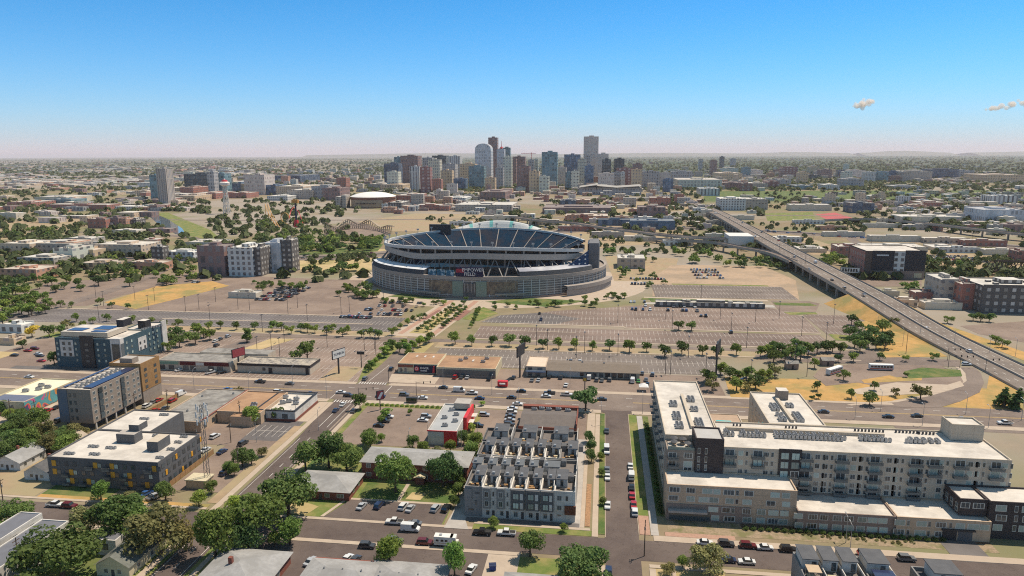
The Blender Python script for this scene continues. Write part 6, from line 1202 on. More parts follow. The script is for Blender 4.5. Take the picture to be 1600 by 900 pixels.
# ------------------------------------------------------------------ trees
from mathutils import noise as mno
def leaf_mat(name, dark, light, hue=.7):
    m, nt, b = newmat(name); oi = nn(nt, "ShaderNodeObjectInfo"); pos, _ = wpos(nt)
    c = mixc(nt, ramp(nt, noise(nt, pos, .9, 2), .3, .7), dark, light)
    c = mixc(nt, mathn(nt, 'MULTIPLY', oi.outputs["Random"], hue), c, (light[0] * 1.5, light[1] * 1.15, light[2] * .8))
    wn = nn(nt, "ShaderNodeTexWhiteNoise", noise_dimensions='1D'); nt.links.new(oi.outputs["Random"], wn.inputs["W"]); vv = mathn(nt, 'ADD', mathn(nt, 'MULTIPLY', wn.outputs["Value"], .75), .75)
    gr = nn(nt, "ShaderNodeCombineColor"); [nt.links.new(vv, gr.inputs[k]) for k in range(3)]; c = mixc(nt, 1.0, c, gr.outputs[0], 'MULTIPLY')
    nt.links.new(c, b.inputs["Base Color"]); b.inputs["Roughness"].default_value = .7; b.inputs["Specular IOR Level"].default_value = .25
    tr_ = nn(nt, "ShaderNodeBsdfTranslucent"); nt.links.new(c, tr_.inputs[0]); mx = nn(nt, "ShaderNodeMixShader"); mx.inputs[0].default_value = .36
    nt.links.new(b.outputs[0], mx.inputs[1]); nt.links.new(tr_.outputs[0], mx.inputs[2]); nt.links.new(mx.outputs[0], nt.nodes["Material Output"].inputs[0]); return m
LEAF = leaf_mat('leaves', (.07, .13, .032), (.165, .25, .068)); LEAFD = leaf_mat('dark_leaves', (.05, .10, .033), (.11, .18, .057)); LEAFO = leaf_mat('olive_leaves', (.11, .13, .055), (.20, .21, .095)); LEAFY = leaf_mat('yellow_leaves', (.30, .27, .04), (.5, .42, .08)); LEAFB = leaf_mat('bright_leaves', (.09, .18, .035), (.19, .30, .07)); FARL = leaf_mat('far_leaves', (.08, .12, .04), (.16, .185, .07), 0)
BARK = surf('bark', (.12, .085, .06), (.08, .058, .043), 2, .95)
def crown_mesh(seed, n, leaf, lobes, shape, mat):
    """leaf faces spread over uneven lobes: unit tree 10 m high, crown about 8 m wide"""
    r = random.Random(seed); m = MB(); L = []
    for i in range(lobes):
        f = i / max(1, lobes - 1)
        if shape == 'round': a = r.uniform(0, TAU); d = r.uniform(.6, 2.9); c = (d * math.cos(a), d * math.sin(a), r.uniform(4.2, 8.0) - d * .35); s_ = r.uniform(1.2, 2.1)
        elif shape == 'wide': a = r.uniform(0, TAU); d = r.uniform(1.0, 4.2); c = (d * math.cos(a), d * math.sin(a), r.uniform(4.6, 8.2) - d * .3); s_ = r.uniform(1.1, 2.0)
        elif shape == 'tall': a = r.uniform(0, TAU); d = r.uniform(.3, 1.5); c = (d * math.cos(a), d * math.sin(a), 3 + f * 5.8); s_ = r.uniform(.9, 1.5) * (1.1 - f * .35)
        else: a = r.uniform(0, TAU); d = (1 - f) * 1.7; c = (d * math.cos(a), d * math.sin(a), 1.6 + f * 7.6); s_ = .5 + (1 - f) * 1.0
        L.append((c, s_, r.uniform(.75, 1.15)))
    tw = sum(s_ ** 2 for _, s_, _ in L)
    for c, s_, q in L:
        for _ in range(int(n * s_ ** 2 / tw)):
            u = Vector((r.gauss(0, 1), r.gauss(0, 1), r.gauss(0, 1))).normalized()
            if u.z < -.55 and r.random() < .6: u.z = -u.z
            p = Vector(c) + Vector((u.x, u.y, u.z * .8)) * s_ * r.uniform(.72, 1.08)
            nrm = (u * .75 + Vector((r.uniform(-1, 1), r.uniform(-1, 1), r.uniform(-.5, 1.0)))).normalized(); t = nrm.orthogonal().normalized(); t.rotate(__import__('mathutils').Quaternion(nrm, r.uniform(0, TAU))); w_ = nrm.cross(t)
            l = leaf * r.uniform(.6, 1.25) * q; t *= l; w_ *= l * .7
            m.quad(tuple(p - t - w_ * .6), tuple(p + t * .2 - w_), tuple(p + t + w_ * .5), tuple(p - t * .3 + w_))
    return m.mesh('crown', mat)
def trunk_mesh(seed, shape):
    r = random.Random(seed); m = MB(); top = 8.5 if shape in ('cone', 'tall') else 5.5; m.tube((0, 0, -.1), (0.1, 0, top * .5), .34, .24, 7); m.tube((.1, 0, top * .5), (0, .1, top), .24, .1, 6)
    if shape in ('round', 'wide'):
        for k in range(6):
            a = k * 1.05 + r.uniform(-.3, .3); z = r.uniform(2.3, 4.3); e = (r.uniform(1.6, 3.2) * math.cos(a), r.uniform(1.6, 3.2) * math.sin(a), z + r.uniform(1.4, 3)); m.tube((.05, 0, z), e, .16, .05, 5)
    return m.mesh('trunk', BARK)
HI, MID, LO = {}, {}, {}
def tree_set(d, n, leaf, lobes, pre):
    for i, (k, shape, mat) in enumerate([('round', 'round', LEAF), ('round2', 'round', LEAFD), ('round3', 'round', LEAF), ('wide', 'wide', LEAFD), ('wide2', 'wide', LEAF), ('olive', 'wide', LEAFO), ('tall', 'tall', LEAFD), ('bright', 'round', LEAFB), ('cone', 'cone', LEAFD), ('yellow', 'round', LEAFY)]):
        d[k] = (crown_mesh(11 + i * 7 + n, n, leaf, lobes, shape, mat), trunk_mesh(i, shape))
tree_set(HI, 3800, .30, 26, 'h'); tree_set(MID, 520, .62, 12, 'm'); tree_set(LO, 110, 1.15, 7, 'l')
LOOKT = {'round': 'rounded green tree', 'round2': 'dark green rounded tree', 'round3': 'leafy green tree', 'wide': 'broad dark green tree', 'wide2': 'broad green tree', 'olive': 'olive green spreading tree', 'tall': 'tall narrow dark tree', 'bright': 'bright green tree', 'cone': 'dark pointed conifer', 'yellow': 'bright yellow green tree'}
rt = random.Random(21)
def tree(x, y, h, kind, where, look=None, wf=1.0, name='tree', group=None, lod=None, z=0):
    d = lod or (HI if y < 262 else MID if y < 560 else LO); c, t = d[kind]; s_ = h / 9.2
    if d is LO:
        o = bpy.data.objects.new(name, c); COL.objects.link(o); o.location = (x, y, z - .8 * s_); r = o
    else:
        r = empty(name, (x, y, z)); o = bpy.data.objects.new('trunk', t); COL.objects.link(o); o.parent = r; o = bpy.data.objects.new('crown', c); COL.objects.link(o); o.parent = r
    r.scale = (s_ * wf, s_ * wf, s_); r.rotation_euler = (0, 0, rt.uniform(0, TAU)); later(r, look or LOOKT[kind], where, 'tree', group); return r
def trees(txt, where, h=7, kind=None, name='tree', group=None, wf=1.0, dy=0, jit=.15, ks=('round', 'round2', 'round3', 'wide2', 'wide')):
    for tok in txt.split():
        v = tok.split(','); px, py = float(v[0]), float(v[1]); hh = float(v[2]) if len(v) > 2 else h * rt.uniform(1 - jit, 1 + jit); k = v[3] if len(v) > 3 else (kind or rt.choice(ks)); w_ = float(v[4]) if len(v) > 4 else wf
        x, y = P(px, py + dy); tree(x, y, hh, k, where, None, w_, name, group)
trees('97,908,16,wide,1.25', 'over the white modern houses at the front left corner'); trees('182,836,13,wide2,1.1', 'in front of the charcoal apartment block'); trees('252,866,15,olive,1.1', 'by the left street crossing'); trees('140,838,10,olive,1.1', 'beside the parked white pickup'); trees('22,824,10,wide,1.1', 'at the left edge beside the modern houses'); trees('212,842,11,round,1.1 290,860,10,olive,.9', 'on the verge near the left street')
trees('336,874,16,round3,.85', 'beside the left street near the corner'); trees('400,842,15,wide2,1.0', 'on the lawn at the left street corner'); trees('388,862,11,round2,1', 'under the corner trees'); trees('157,780,7,bright', 'before the charcoal block entrance'); trees('258,780,7,round2', 'at the corner of the charcoal block'); trees('310,790,6,round 330,770,5,round2 205,792,6,olive', 'by the fence of the parking yard'); trees('365,800,6,bright 428,852,5,round', 'at the street corner lawn')
trees('450,806,15,wide,1.1', 'beside the red brick bungalow'); trees('452,850,8.5,bright,1.1', 'at the kerb of the front street'); trees('477,736,12,round2,1.0 513,730,14,round2,.95 541,736,11,wide,1', 'behind the red brick bungalow'); trees('578,702,8,round', 'behind the brick apartment house'); trees('617,768,14.5,wide2,.82', 'in front of the brick apartment house, larger'); trees('692,760,13.5,wide,.8', 'between brick apartment house and alley')
trees('735,724,9,round3,.9 716,742,8,round2,1 742,700,7,round', 'along the alley'); trees('715,775,5,round3,1.1 710,792,4,round 718,757,5,round2,1.2', 'in the hedge beside the alley'); trees('607,880,8.5,bright,1.1', 'behind the long grey roof'); trees('709,905,11,bright,.7', 'beside the blue dumpster drive'); trees('827,870,8.5,round2,1.0', 'on the kerb opposite the townhouses'); trees('911,914,12,wide,1.15', 'at the corner of the side street'); trees('1107,900,8.5,olive,1.2', 'at the front edge opposite the apartment complex'); trees('1065,888,4,round 1040,900,4,olive', 'in the dry front yard')
trees('914,643,12,round2,1.1', 'at the avenue end of the grass strip'); trees('920,692,5,round2 922,707,5,round2 923,722,5,round2', 'by the street side of the townhouses'); trees('938,720,3.5,round 939,745,3.2,round 940,790,3,round2 770,826,4,round 880,832,3,bright', 'as a sapling on the townhouse verge', ks=('round',))
trees('8,690 22,700 35,682 50,700 66,684 82,700 96,690 110,698 120,686 72,706 40,712 100,708 14,715 60,668 28,668', 'in the grove between tan and charcoal blocks', 8.5, ks=('round', 'wide', 'olive', 'round2'), wf=1.1); trees('4,645,7 14,655,6 30,652,5', 'at the left edge by the mural shop', 7)
trees('392,662,8.5,round3,1.0', 'beside the brown roofed workshop'); trees('433,654,6,round3', 'in front of the white corner shop'); trees('371,616,4.5,olive,1.2', 'on the avenue verge beside the workshop'); trees('378,728,7.5,round2,1.1 392,724,6,round2 356,738,5,round 365,742,5,round3 408,712,4,olive', 'in the yard by the left street'); trees('562,640,8.5,round3,.8', 'on the verge at the big crossing'); trees('604,654,5,bright,1.2 596,660,3.5,bright,1.3 640,648,3,bright 575,694,7,round 595,690,4,round', 'in the red restaurant car park'); trees('644,700,5.5,round2 660,708,5,round3 684,712,4,olive 703,706,5,round3 724,694,6,round2 638,712,4,olive 737,674,4,round', 'behind the red restaurant', wf=1.1); trees('728,648,2.5,round 740,640,2.5,round 752,634,2.5,bright,1.5 722,662,2.5,round', 'as clipped shrubs beside the restaurant lane')
trees('480,562,11.5,wide,1.15', 'behind the long littered garage roof'); trees('460,562,6,round2', 'beside the big tree behind the garage')
trees('85,568,8,round', 'left of the teal block'); trees('50,524,8,yellow,1.2', 'near the white school at the left'); trees('77,524,9,round2 95,520,7,round3 132,512,6,round 35,542,6,round2 20,512,7,round 105,512,7,olive', 'behind the teal block at the left')
trees('268,536 280,540 292,532 305,536 318,526 328,530 275,528 262,548 310,522', 'right of the teal block', 7.5, wf=1.1); trees('386,534,9,tall,1.3', 'by the hotel side street'); trees('120,500 145,503 166,500 205,504 235,507 256,509 278,510 305,514 326,514 345,512 370,514 398,514', 'in the row behind the teal block', 6)
trees('15,493 30,488 45,474 50,491 20,474 60,486 5,483 40,460 25,458 10,462 55,465 68,470', 'in the dense grove at the left edge', 9, wf=1.1); trees('157,474,6 175,479,5 200,481,5 95,478,6 80,480,6 112,478,5', 'beside the golden grass slope')
trees('425,516 455,520 470,516 492,519 510,522 517,518 535,525 542,521 565,527 591,528 612,524 440,516 480,518 578,527', 'in the row along the dark parking strip', 6.5)
trees('625,514 636,508 645,503 655,500 662,497', 'beside the plaza walk', 5); trees('600,558 606,552 624,550 630,542 636,552 645,548 656,542 665,538 670,535 640,560 612,545', 'along the cross street to the plaza', 6.5, ks=('bright', 'round3', 'round')); trees('580,576 575,580 592,562 586,570', 'on the corner of the cross street', 5, ks=('bright', 'round3'))
for (x0, y0, x1, y1, n) in ((653, 517, 708, 480, 10), (668, 518, 718, 481, 10), (692, 512, 728, 484, 9), (736, 512, 749, 484, 8), (716, 488, 728, 470, 4)):
    for k in range(n):
        f = k / (n - 1); x, y = P(x0 + (x1 - x0) * f, y0 + (y1 - y0) * f); tree(x, y, 3.6 * rt.uniform(.8, 1.2), rt.choice(['round', 'round2']), 'in the rows of the plaza walk', 'small round tree', 1.1, 'plaza_tree', 'small trees of the plaza walk', MID)
trees('711,538 737,540 768,541 795,541 820,543 848,545 873,546 898,546 925,549 952,548 983,551 1010,551 1038,559 1065,555 1097,556 1120,560 1150,556 1187,560 1205,558', 'in the long row between the parking lots', 7.5, ks=('round', 'round2', 'round3'), name='street_tree')
trees('1060,517,7,round2,1.1 1080,518,7,round2,1.1', 'as one of two alone in the largest lot'); trees('1106,600 1140,593 1152,598 1166,594 1186,600 1112,612 1150,612 1168,612 1198,596 1125,588 1210,590 1180,610', 'behind the apartment complex', 7, wf=1.2, ks=('round', 'round2', 'olive'))
trees('1200,560 1215,556 1226,566 1236,560 1250,565 1262,558 1276,555 1243,552 1290,553 1300,552 1312,555 1208,568', 'between lots and bus loop', 8, wf=1.1, ks=('round2', 'wide', 'round')); trees('1326,530 1335,545 1340,520 1347,538 1356,545 1362,530 1368,548 1375,540 1382,548 1330,510 1343,552 1388,538 1378,522', 'in the grove beside the golden bank', 8, wf=1.1, ks=('round2', 'wide'))
trees('1272,577,6 1309,568,5 1333,568,6 1317,596,6 1278,625,3 1330,625,5 1358,636,7,round2 1398,622,4.5,olive 1437,627,8,olive,1.2 1276,612,5 1268,628,3 1365,612,5 1457,566,5 1415,567,4 1374,566,5 1415,592,3', 'on the dry grass by the bus loop'); trees('1568,640,9,cone,1.5 1590,642,9,cone,1.5', 'on the dry slope at the right'); trees('1397,512,6,olive,1.3 1388,508,5,olive', 'on top of the golden bank'); trees('1520,504 1532,505 1545,506 1555,540 1565,546 1480,508 1376,466', 'right of the highway ramp', 6, wf=1.2)
# hedges and rows seen as trees farther on
def inpoly(p, q):
    c = False; n = len(q)
    for i in range(n):
        a, b_ = q[i], q[(i + 1) % n]
        if (a[1] > p[1]) != (b_[1] > p[1]) and p[0] < (b_[0] - a[0]) * (p[1] - a[1]) / (b_[1] - a[1]) + a[0]: c = not c
    return c
def scatter(poly, n, where, h, name='park_tree', ks=('round', 'round2', 'round3', 'wide'), lod=None, group='trees around the stadium and the parks'):
    xs = [p[0] for p in poly]; ys = [p[1] for p in poly]; k = 0; g_ = 0
    while k < n and g_ < n * 40:
        g_ += 1; p = (rt.uniform(min(xs), max(xs)), rt.uniform(min(ys), max(ys)))
        if not inpoly(p, poly): continue
        x, y = P(*p); tree(x, y, h * rt.uniform(.7, 1.25), rt.choice(ks), where, None, rt.uniform(1, 1.3), name, group, lod); k += 1
scatter([(515, 455), (590, 440), (585, 452), (600, 466), (560, 470), (530, 466)], 22, 'on the left side of the stadium', 6); scatter([(600, 466), (700, 474), (690, 480), (640, 478), (590, 472)], 16, 'in front of the stadium at the left', 4.5); scatter([(755, 478), (880, 474), (950, 462), (1000, 470), (960, 482), (860, 484), (770, 488)], 26, 'in front of the stadium at the right', 4.5)
scatter([(950, 405), (1010, 425), (1050, 448), (1000, 455), (955, 430)], 12, 'right of the stadium', 6); scatter([(950, 395), (1060, 398), (1180, 408), (1240, 420), (1210, 425), (1060, 412), (960, 410)], 26, 'in the belt between tan lot and freeway', 9)
scatter([(465, 375), (600, 372), (595, 390), (500, 398), (462, 396)], 62, 'in the park left of the stadium', 11); scatter([(482, 422), (560, 412), (555, 424), (490, 430)], 10, 'beside the freeway left of the stadium', 9); scatter([(395, 440), (480, 445), (470, 455), (400, 452)], 16, 'in front of the tall apartment slab', 6); scatter([(150, 425), (300, 418), (305, 440), (250, 445), (170, 448)], 26, 'left of the charcoal apartment tower', 8)
scatter([(0, 440), (150, 430), (160, 450), (60, 462), (0, 470)], 26, 'at the left beyond the side lots', 8); scatter([(1270, 405), (1320, 400), (1320, 418), (1290, 420)], 14, 'beside the raised highway', 9); scatter([(1450, 410), (1520, 420), (1510, 430), (1455, 425)], 10, 'near the truss bridge', 8); scatter([(1405, 450), (1460, 455), (1455, 465), (1412, 462)], 8, 'between the brick depots', 8)
scatter([(60, 410), (300, 396), (310, 412), (240, 422), (60, 436)], 30, 'between the low blocks at the left', 8)
scatter([(0, 470), (70, 462), (90, 480), (60, 500), (0, 505)], 16, 'in the left edge grove', 8)
scatter([(395, 350), (510, 345), (520, 372), (600, 372), (600, 380), (400, 380)], 40, 'around the amusement rides', 10, lod=LO)
scatter([(1130, 405), (1240, 412), (1250, 424), (1140, 420)], 12, 'below the raised highway', 8)
scatter([(10, 365), (110, 350), (125, 360), (60, 380), (15, 378)], 22, 'in the scrub left of the museum', 10, lod=LO)
# ------------------------------------------------------------------ far trees and far roofs as masses (far-off town)
keep_out = [[(500, 340), (700, 330), (840, 350), (900, 372), (610, 372)], [(840, 370), (1100, 362), (1100, 392), (940, 395)], [(1130, 350), (1300, 350), (1600, 375), (1600, 425), (1240, 425), (1180, 390)], [(230, 400), (600, 392), (600, 420), (300, 425)], [(1195, 330), (1340, 333), (1340, 350), (1195, 350)], [(1085, 300), (1120, 300), (1400, 480), (1270, 450)], [(220, 328), (300, 330), (350, 372), (270, 368)], [(575, 355), (955, 350), (955, 480), (575, 480)]]
def far_mass(n, seed, ymin, ymax, fn):
    r = random.Random(seed); k = 0
    while k < n:
        px = r.uniform(-30, 1630); py = ymin + (ymax - ymin) * r.random() ** 1.0
        if any(inpoly((px, py), q) for q in keep_out): k += 1; continue
        x, y = P(px, py); fn(r, x, y, px, py); k += 1
mt = MB()
def clump(r, x, y, px, py):
    d = mno.noise(Vector((x * .0016, y * .0011, 3))); fav = d + (.25 if py < 275 else 0) + (.3 if py < 275 and px > 1000 else 0) + (.2 if py < 268 and 340 < px < 640 else 0) + (.3 if 300 < py < 425 and (px < 560 or px > 1240) else 0) + (.25 if 290 < px < 560 and 315 < py < 400 else 0) + (.25 if px > 1080 and py > 300 else 0) + (.2 if 300 < px < 600 and py < 275 else 0) - (.35 if px < 300 and py < 300 else 0) - (.12 if 620 < px < 1000 and 275 < py < 330 else 0)
    if 930 < px < 1260 and py > 394: return
    if fav + (.12 if py < 300 else .05) < r.uniform(-.35, .35): return
    s_ = (4.0 + y / 900) * r.uniform(.7, 1.3); s_ = min(s_, 16)
    for _ in range(9 if y < 1900 else 5):
        u = Vector((r.gauss(0, 1), r.gauss(0, 1), abs(r.gauss(0, .8)))).normalized(); c = Vector((x, y, s_ * .55)) + Vector((u.x * s_, u.y * s_, u.z * s_ * .7)) * r.uniform(.4, 1); nrm = (u + Vector((r.uniform(-.5, .5), r.uniform(-.5, .5), .3))).normalized(); t = nrm.orthogonal().normalized() * s_ * .62; w_ = nrm.cross(t)
        mt.quad(tuple(c - t - w_), tuple(c + t - w_ * .6), tuple(c + t + w_), tuple(c - t * .7 + w_))
far_mass(5200, 5, 262, 440, clump); far_mass(11000, 6, 246, 300, clump)
KO = keep_out; keep_out = [KO[0], KO[5], KO[7]]
for poly_, n_ in (([(850, 345), (1090, 360), (1120, 392), (1000, 400), (945, 395)], 90), ([(1140, 352), (1300, 350), (1600, 362), (1600, 372), (1200, 362)], 90), ([(1240, 385), (1600, 396), (1600, 425), (1450, 420), (1300, 400)], 80), ([(1150, 375), (1260, 372), (1280, 392), (1230, 398)], 40), ([(640, 335), (840, 345), (900, 360), (700, 358)], 60), ([(235, 408), (590, 398), (590, 410), (300, 415)], 50)):
    r_ = random.Random(len(poly_) + n_)
    for _ in range(n_ * 5):
        p_ = (r_.uniform(min(q[0] for q in poly_), max(q[0] for q in poly_)), r_.uniform(min(q[1] for q in poly_), max(q[1] for q in poly_)))
        if n_ > 0 and inpoly(p_, poly_):
            n_ -= 1; x_, y_ = P(*p_)
            for _ in range(8):
                s_ = 3.2; u = Vector((r_.gauss(0, 1), r_.gauss(0, 1), abs(r_.gauss(0, .8)))).normalized(); c = Vector((x_, y_, 2)) + Vector((u.x * s_, u.y * s_, u.z * s_ * .8)); t = u.orthogonal().normalized() * s_ * .6; w_ = u.cross(t); mt.quad(tuple(c - t - w_), tuple(c + t - w_), tuple(c + t + w_), tuple(c - t + w_))
keep_out = KO
tag(mt.build('distant_tree_canopy', FARL), 'mass of far-off tree crowns between the city roofs', 'tree canopy', kind='stuff')
roofs = [FA[k] for k in ('shed', 'tanb', 'greyb', 'brick', 'whiteb', 'rust', 'brown', 'grey', 'cream', 'pink')]; mb_ = MB(); nb = [0]; BL = []
def house(r, x, y, px, py):
    d = mno.noise(Vector((x * .0016, y * .0011, 3)))
    if py < 272 and px > 1000 and r.random() < .72: return
    if py < 262 and 340 < px < 1000 and r.random() < .5: return
    if mno.noise(Vector((x * .004, y * .002, 9))) < r.uniform(-.45, .1): return
    if py > 345 and r.random() < .6: return
    if 290 < px < 600 and 300 < py < 400: return
    if px < 290 and 330 < py < 400 and r.random() < .6: return
    if d > r.uniform(-.1, .5): return
    big = 1.0 + (.9 if px < 400 else 0); f = min(2.4, .7 + y / 2600); w_ = r.uniform(6, 22) * f * big; dd = r.uniform(6, 16) * f * big; h = r.uniform(3, 9) * (1 if y > 3000 else 1.3)
    if py < 325 and r.random() < .22 and 220 < px < 1450: h *= r.uniform(1.6, 3)
    wgt = [3.2, 3, 3, 3.5 if 400 < px < 1100 else 1.2, 2, 2.2, 2, 1.6, 1.2, 1.4]; mi = r.choices(range(10), wgt)[0]; w_ /= 2
    if y < 2150 and len(BL) < 170 and r.random() < .8: BL.append((x, y, w_, dd, h, mi)); return
    mb_.box(x - w_, y, 0, x + w_, y + dd, h, mi, bottom=False)
    if r.random() < .5: mb_.box(x - w_ * .3, y + dd * .3, h, x + w_ * .2, y + dd * .6, h + 1.8, mi, bottom=False)
far_mass(2600, 8, 272, 392, house); far_mass(1500, 15, 280, 332, lambda r, x, y, px, py: house(r, x, y, px, py) if 540 < px < 1130 else None); far_mass(7500, 9, 246, 288, house)
for (px, py, w_, d_, h, mi) in [(1180, 385, 30, 20, 8, 0), (1225, 380, 22, 16, 6, 4), (1320, 372, 26, 14, 6, 0), (1400, 380, 30, 16, 7, 0), (1480, 383, 26, 16, 6, 1), (1540, 388, 24, 16, 7, 3), (1300, 362, 20, 12, 6, 5), (1265, 352, 24, 12, 6, 4), (1380, 358, 26, 12, 6, 0), (1440, 362, 22, 14, 7, 2), (1000, 378, 20, 14, 6, 0), (950, 372, 22, 14, 7, 2), (1060, 385, 18, 14, 6, 4), (900, 362, 26, 14, 7, 3), (850, 352, 24, 16, 8, 1), (780, 345, 30, 18, 8, 0), (720, 352, 18, 12, 6, 4), (1120, 352, 16, 12, 6, 2), (1160, 345, 20, 14, 7, 0), (1570, 402, 20, 14, 6, 0), (1500, 398, 22, 12, 6, 4)]:
    x, y = P(px, py); BL.append((x, y, w_, d_, h, mi))
tag(mb_.build('distant_city_blocks', roofs), 'far-off low city roofs out to the horizon', 'city blocks', kind='stuff')
RL = ['pale flat roofed shed', 'tan low building', 'grey low building', 'red brick low building', 'white low building', 'rust coloured low building', 'brown low building', 'grey windowed block', 'cream low building', 'pinkish low building']
for x, y, w_, dd, h, mi in BL:
    m = MB(); m.box(-w_, 0, 0, w_, dd, h, bottom=False); m.box(-w_ * .3, dd * .3, h, w_ * .2, dd * .6, h + 1.8, bottom=False); m.box(-w_, 0, h, w_, .4, h + .7, bottom=False); o = m.build('low_building', roofs[mi], None, (x, y, 0))
    px = pr(x, y)[0]; later(o, RL[mi], ('at the far left' if px < 250 else 'around the amusement park' if px < 530 else 'behind the stadium' if px < 960 else 'around the highway far end' if px < 1250 else 'at the far right') + (', nearer band' if y < 1250 else ', middle band' if y < 1700 else ', farther band'), 'building', 'low buildings of the middle distance')
# ------------------------------------------------------------------ vehicles
PAINT = {'white': (.68, .68, .67), 'silver': (.42, .43, .45), 'grey': (.16, .165, .175), 'black': (.018, .018, .02), 'dark blue': (.02, .035, .09), 'blue': (.04, .12, .32), 'red': (.40, .02, .025), 'maroon': (.12, .015, .02), 'tan': (.36, .29, .21), 'green': (.06, .25, .06), 'dark grey': (.06, .062, .068)}
PM = {}
for k, c in PAINT.items():
    m, nt, b = newmat('car_paint_' + k.replace(' ', '_')); b.inputs["Base Color"].default_value = (*c, 1); b.inputs["Roughness"].default_value = .28; b.inputs["Metallic"].default_value = .15; b.inputs["Coat Weight"].default_value = .4; PM[k] = m
CG = plain('car_glass', (.02, .024, .028), .08, spec=.8); TY = plain('tyre', (.02, .02, .02), .8)
TYPES = {  # length, width, lower profile (x,z), cabin (x0 base, x0 top, x1 top, x1 base, z0, z1)
 'sedan': (4.6, 1.8, [(-2.3, .35), (-2.28, .85), (-1.35, .95), (1.0, .98), (2.15, .82), (2.3, .55), (2.3, .35)], (-1.55, -.85, .55, 1.15, .92, 1.44)),
 'suv': (4.7, 1.9, [(-2.35, .4), (-2.33, 1.0), (1.0, 1.08), (2.2, .95), (2.35, .6), (2.35, .4)], (-2.2, -1.9, .5, 1.1, 1.02, 1.74)),
 'pickup': (5.5, 1.95, [(-2.75, .5), (-2.75, 1.1), (1.2, 1.12), (2.6, 1.05), (2.75, .7), (2.75, .5)], (-.9, -.7, .75, 1.25, 1.08, 1.85)),
 'van': (5.6, 2.0, [(-2.8, .4), (-2.8, 1.25), (2.0, 1.25), (2.65, 1.0), (2.8, .6), (2.8, .4)], (-2.78, -2.72, 1.1, 1.95, 1.2, 2.4)),
 'hatchback': (4.0, 1.75, [(-2.0, .35), (-2.0, .9), (.9, .95), (1.85, .8), (2.0, .5), (2.0, .35)], (-1.95, -1.5, .4, 1.05, .9, 1.5))}
def car_parts(ty):
    L, W, prof, (a, b_, c, d, z0, z1) = TYPES[ty]; w = W / 2; body = MB(); n = len(prof)
    v = [(x, -w, z) for x, z in prof] + [(x, w, z) for x, z in prof]; body.v += v
    body.f.append(tuple(range(n))); body.m.append(0); body.f.append(tuple(range(2 * n - 1, n - 1, -1))); body.m.append(0)
    for i in range(n): j = (i + 1) % n; body.f.append((i, i + n, j + n, j)); body.m.append(0)
    wi = w * .84; body.quad((b_, -wi, z1 + .01), (c, -wi, z1 + .01), (c, wi, z1 + .01), (b_, wi, z1 + .01))
    if ty == 'van': body.box(a + .02, -w * .97, z0, .6, w * .97, z1 - .03)
    if ty == 'pickup': body.box(-2.65, -w * .8, 1.1, -.95, w * .8, 1.16, 1)
    g = MB(); wb_ = w * .95; p0 = [(a, -wb_, z0), (d, -wb_, z0), (d, wb_, z0), (a, wb_, z0)]; p1 = [(b_, -wi, z1), (c, -wi, z1), (c, wi, z1), (b_, wi, z1)]
    for i in range(4): j = (i + 1) % 4; g.quad(p0[i], p0[j], p1[j], p1[i])
    g.quad(*p1)
    wh = MB(); r = .33 if ty not in ('pickup', 'van') else .39; wh.tube((0, -.11, 0), (0, .11, 0), r, None, 10); wh.tube((0, -.115, 0), (0, .115, 0), r * .55, None, 8, 1)
    return body, g, wh, [(s_ * L * .31, t * (w - .1), r) for s_ in (-1, 1) for t in (-1, 1)]
CP = {k: car_parts(k) for k in TYPES}; CMESH = {}
GM = {k: CP[k][1].mesh('glass', CG) for k in TYPES}; WHM = {k: CP[k][2].mesh('wheel', [TY, steel]) for k in TYPES}
def car_body(ty, col):
    if (ty, col) not in CMESH: CMESH[ty, col] = CP[ty][0].mesh('body', [PM[col], TY])
    return CMESH[ty, col]
def car_one(ty, col):
    if (ty, col, 1) not in CMESH:
        m = MB(); b, g, wh, ws = CP[ty]; m.v = list(b.v); m.f = list(b.f); m.m = list(b.m)
        k = len(m.v); m.v += g.v; m.f += [tuple(i + k for i in f) for f in g.f]; m.m += [1] * len(g.f)
        for x, y, z in ws: m.box(x - .3, y - .1, 0, x + .3, y + .1, .5, 1)
        CMESH[ty, col, 1] = m.mesh('car', [PM[col], CG])
    return CMESH[ty, col, 1]
rc = random.Random(4)
def car(x, y, rz, ty, col, where, z=0, group=None, full=None):
    look = col + ' ' + ty; full = (y < 345) if full is None else full
    if not full:
        o = bpy.data.objects.new('parked_car' if 'lot' in where or 'parked' in where else 'car', car_one(ty, col)); COL.objects.link(o); o.location = (x, y, z); o.rotation_euler = (0, 0, rz); r = o
    else:
        r = empty('car' if ty not in ('van', 'pickup') else {'van': 'van', 'pickup': 'pickup_truck'}[ty], (x, y, z), rz)
        for nm, me, loc in [('body', car_body(ty, col), (0, 0, 0)), ('glass', GM[ty], (0, 0, 0))] + [('wheel', WHM[ty], w) for w in CP[ty][3]]:
            o = bpy.data.objects.new(nm, me); COL.objects.link(o); o.parent = r; o.location = loc
    later(r, look, where, 'car' if ty not in ('van', 'pickup') else ty, group); return r
SH = {'s': 'sedan', 'u': 'suv', 'p': 'pickup', 'v': 'van', 'h': 'hatchback'}
CO = {'w': 'white', 'i': 'silver', 'g': 'grey', 'k': 'black', 'n': 'dark blue', 'b': 'blue', 'r': 'red', 'm': 'maroon', 't': 'tan', 'e': 'green', 'd': 'dark grey'}
def cars(txt, where, head, group=None, z=0.1):
    for tok in txt.split():
        a, b_, c = tok.split(','); x, y = P(float(a), float(b_), .6); hd = {'x': 0, 'X': math.pi, 'y': R(90), 'Y': R(-90)}.get(head, head); car(x, y, hd + rc.uniform(-.03, .03), SH[c[1]], CO[c[0]], where, z, group)
G1 = 'cars parked along the kerbs'; G2 = 'cars driving on the avenue'; G3 = 'cars in the car parks'
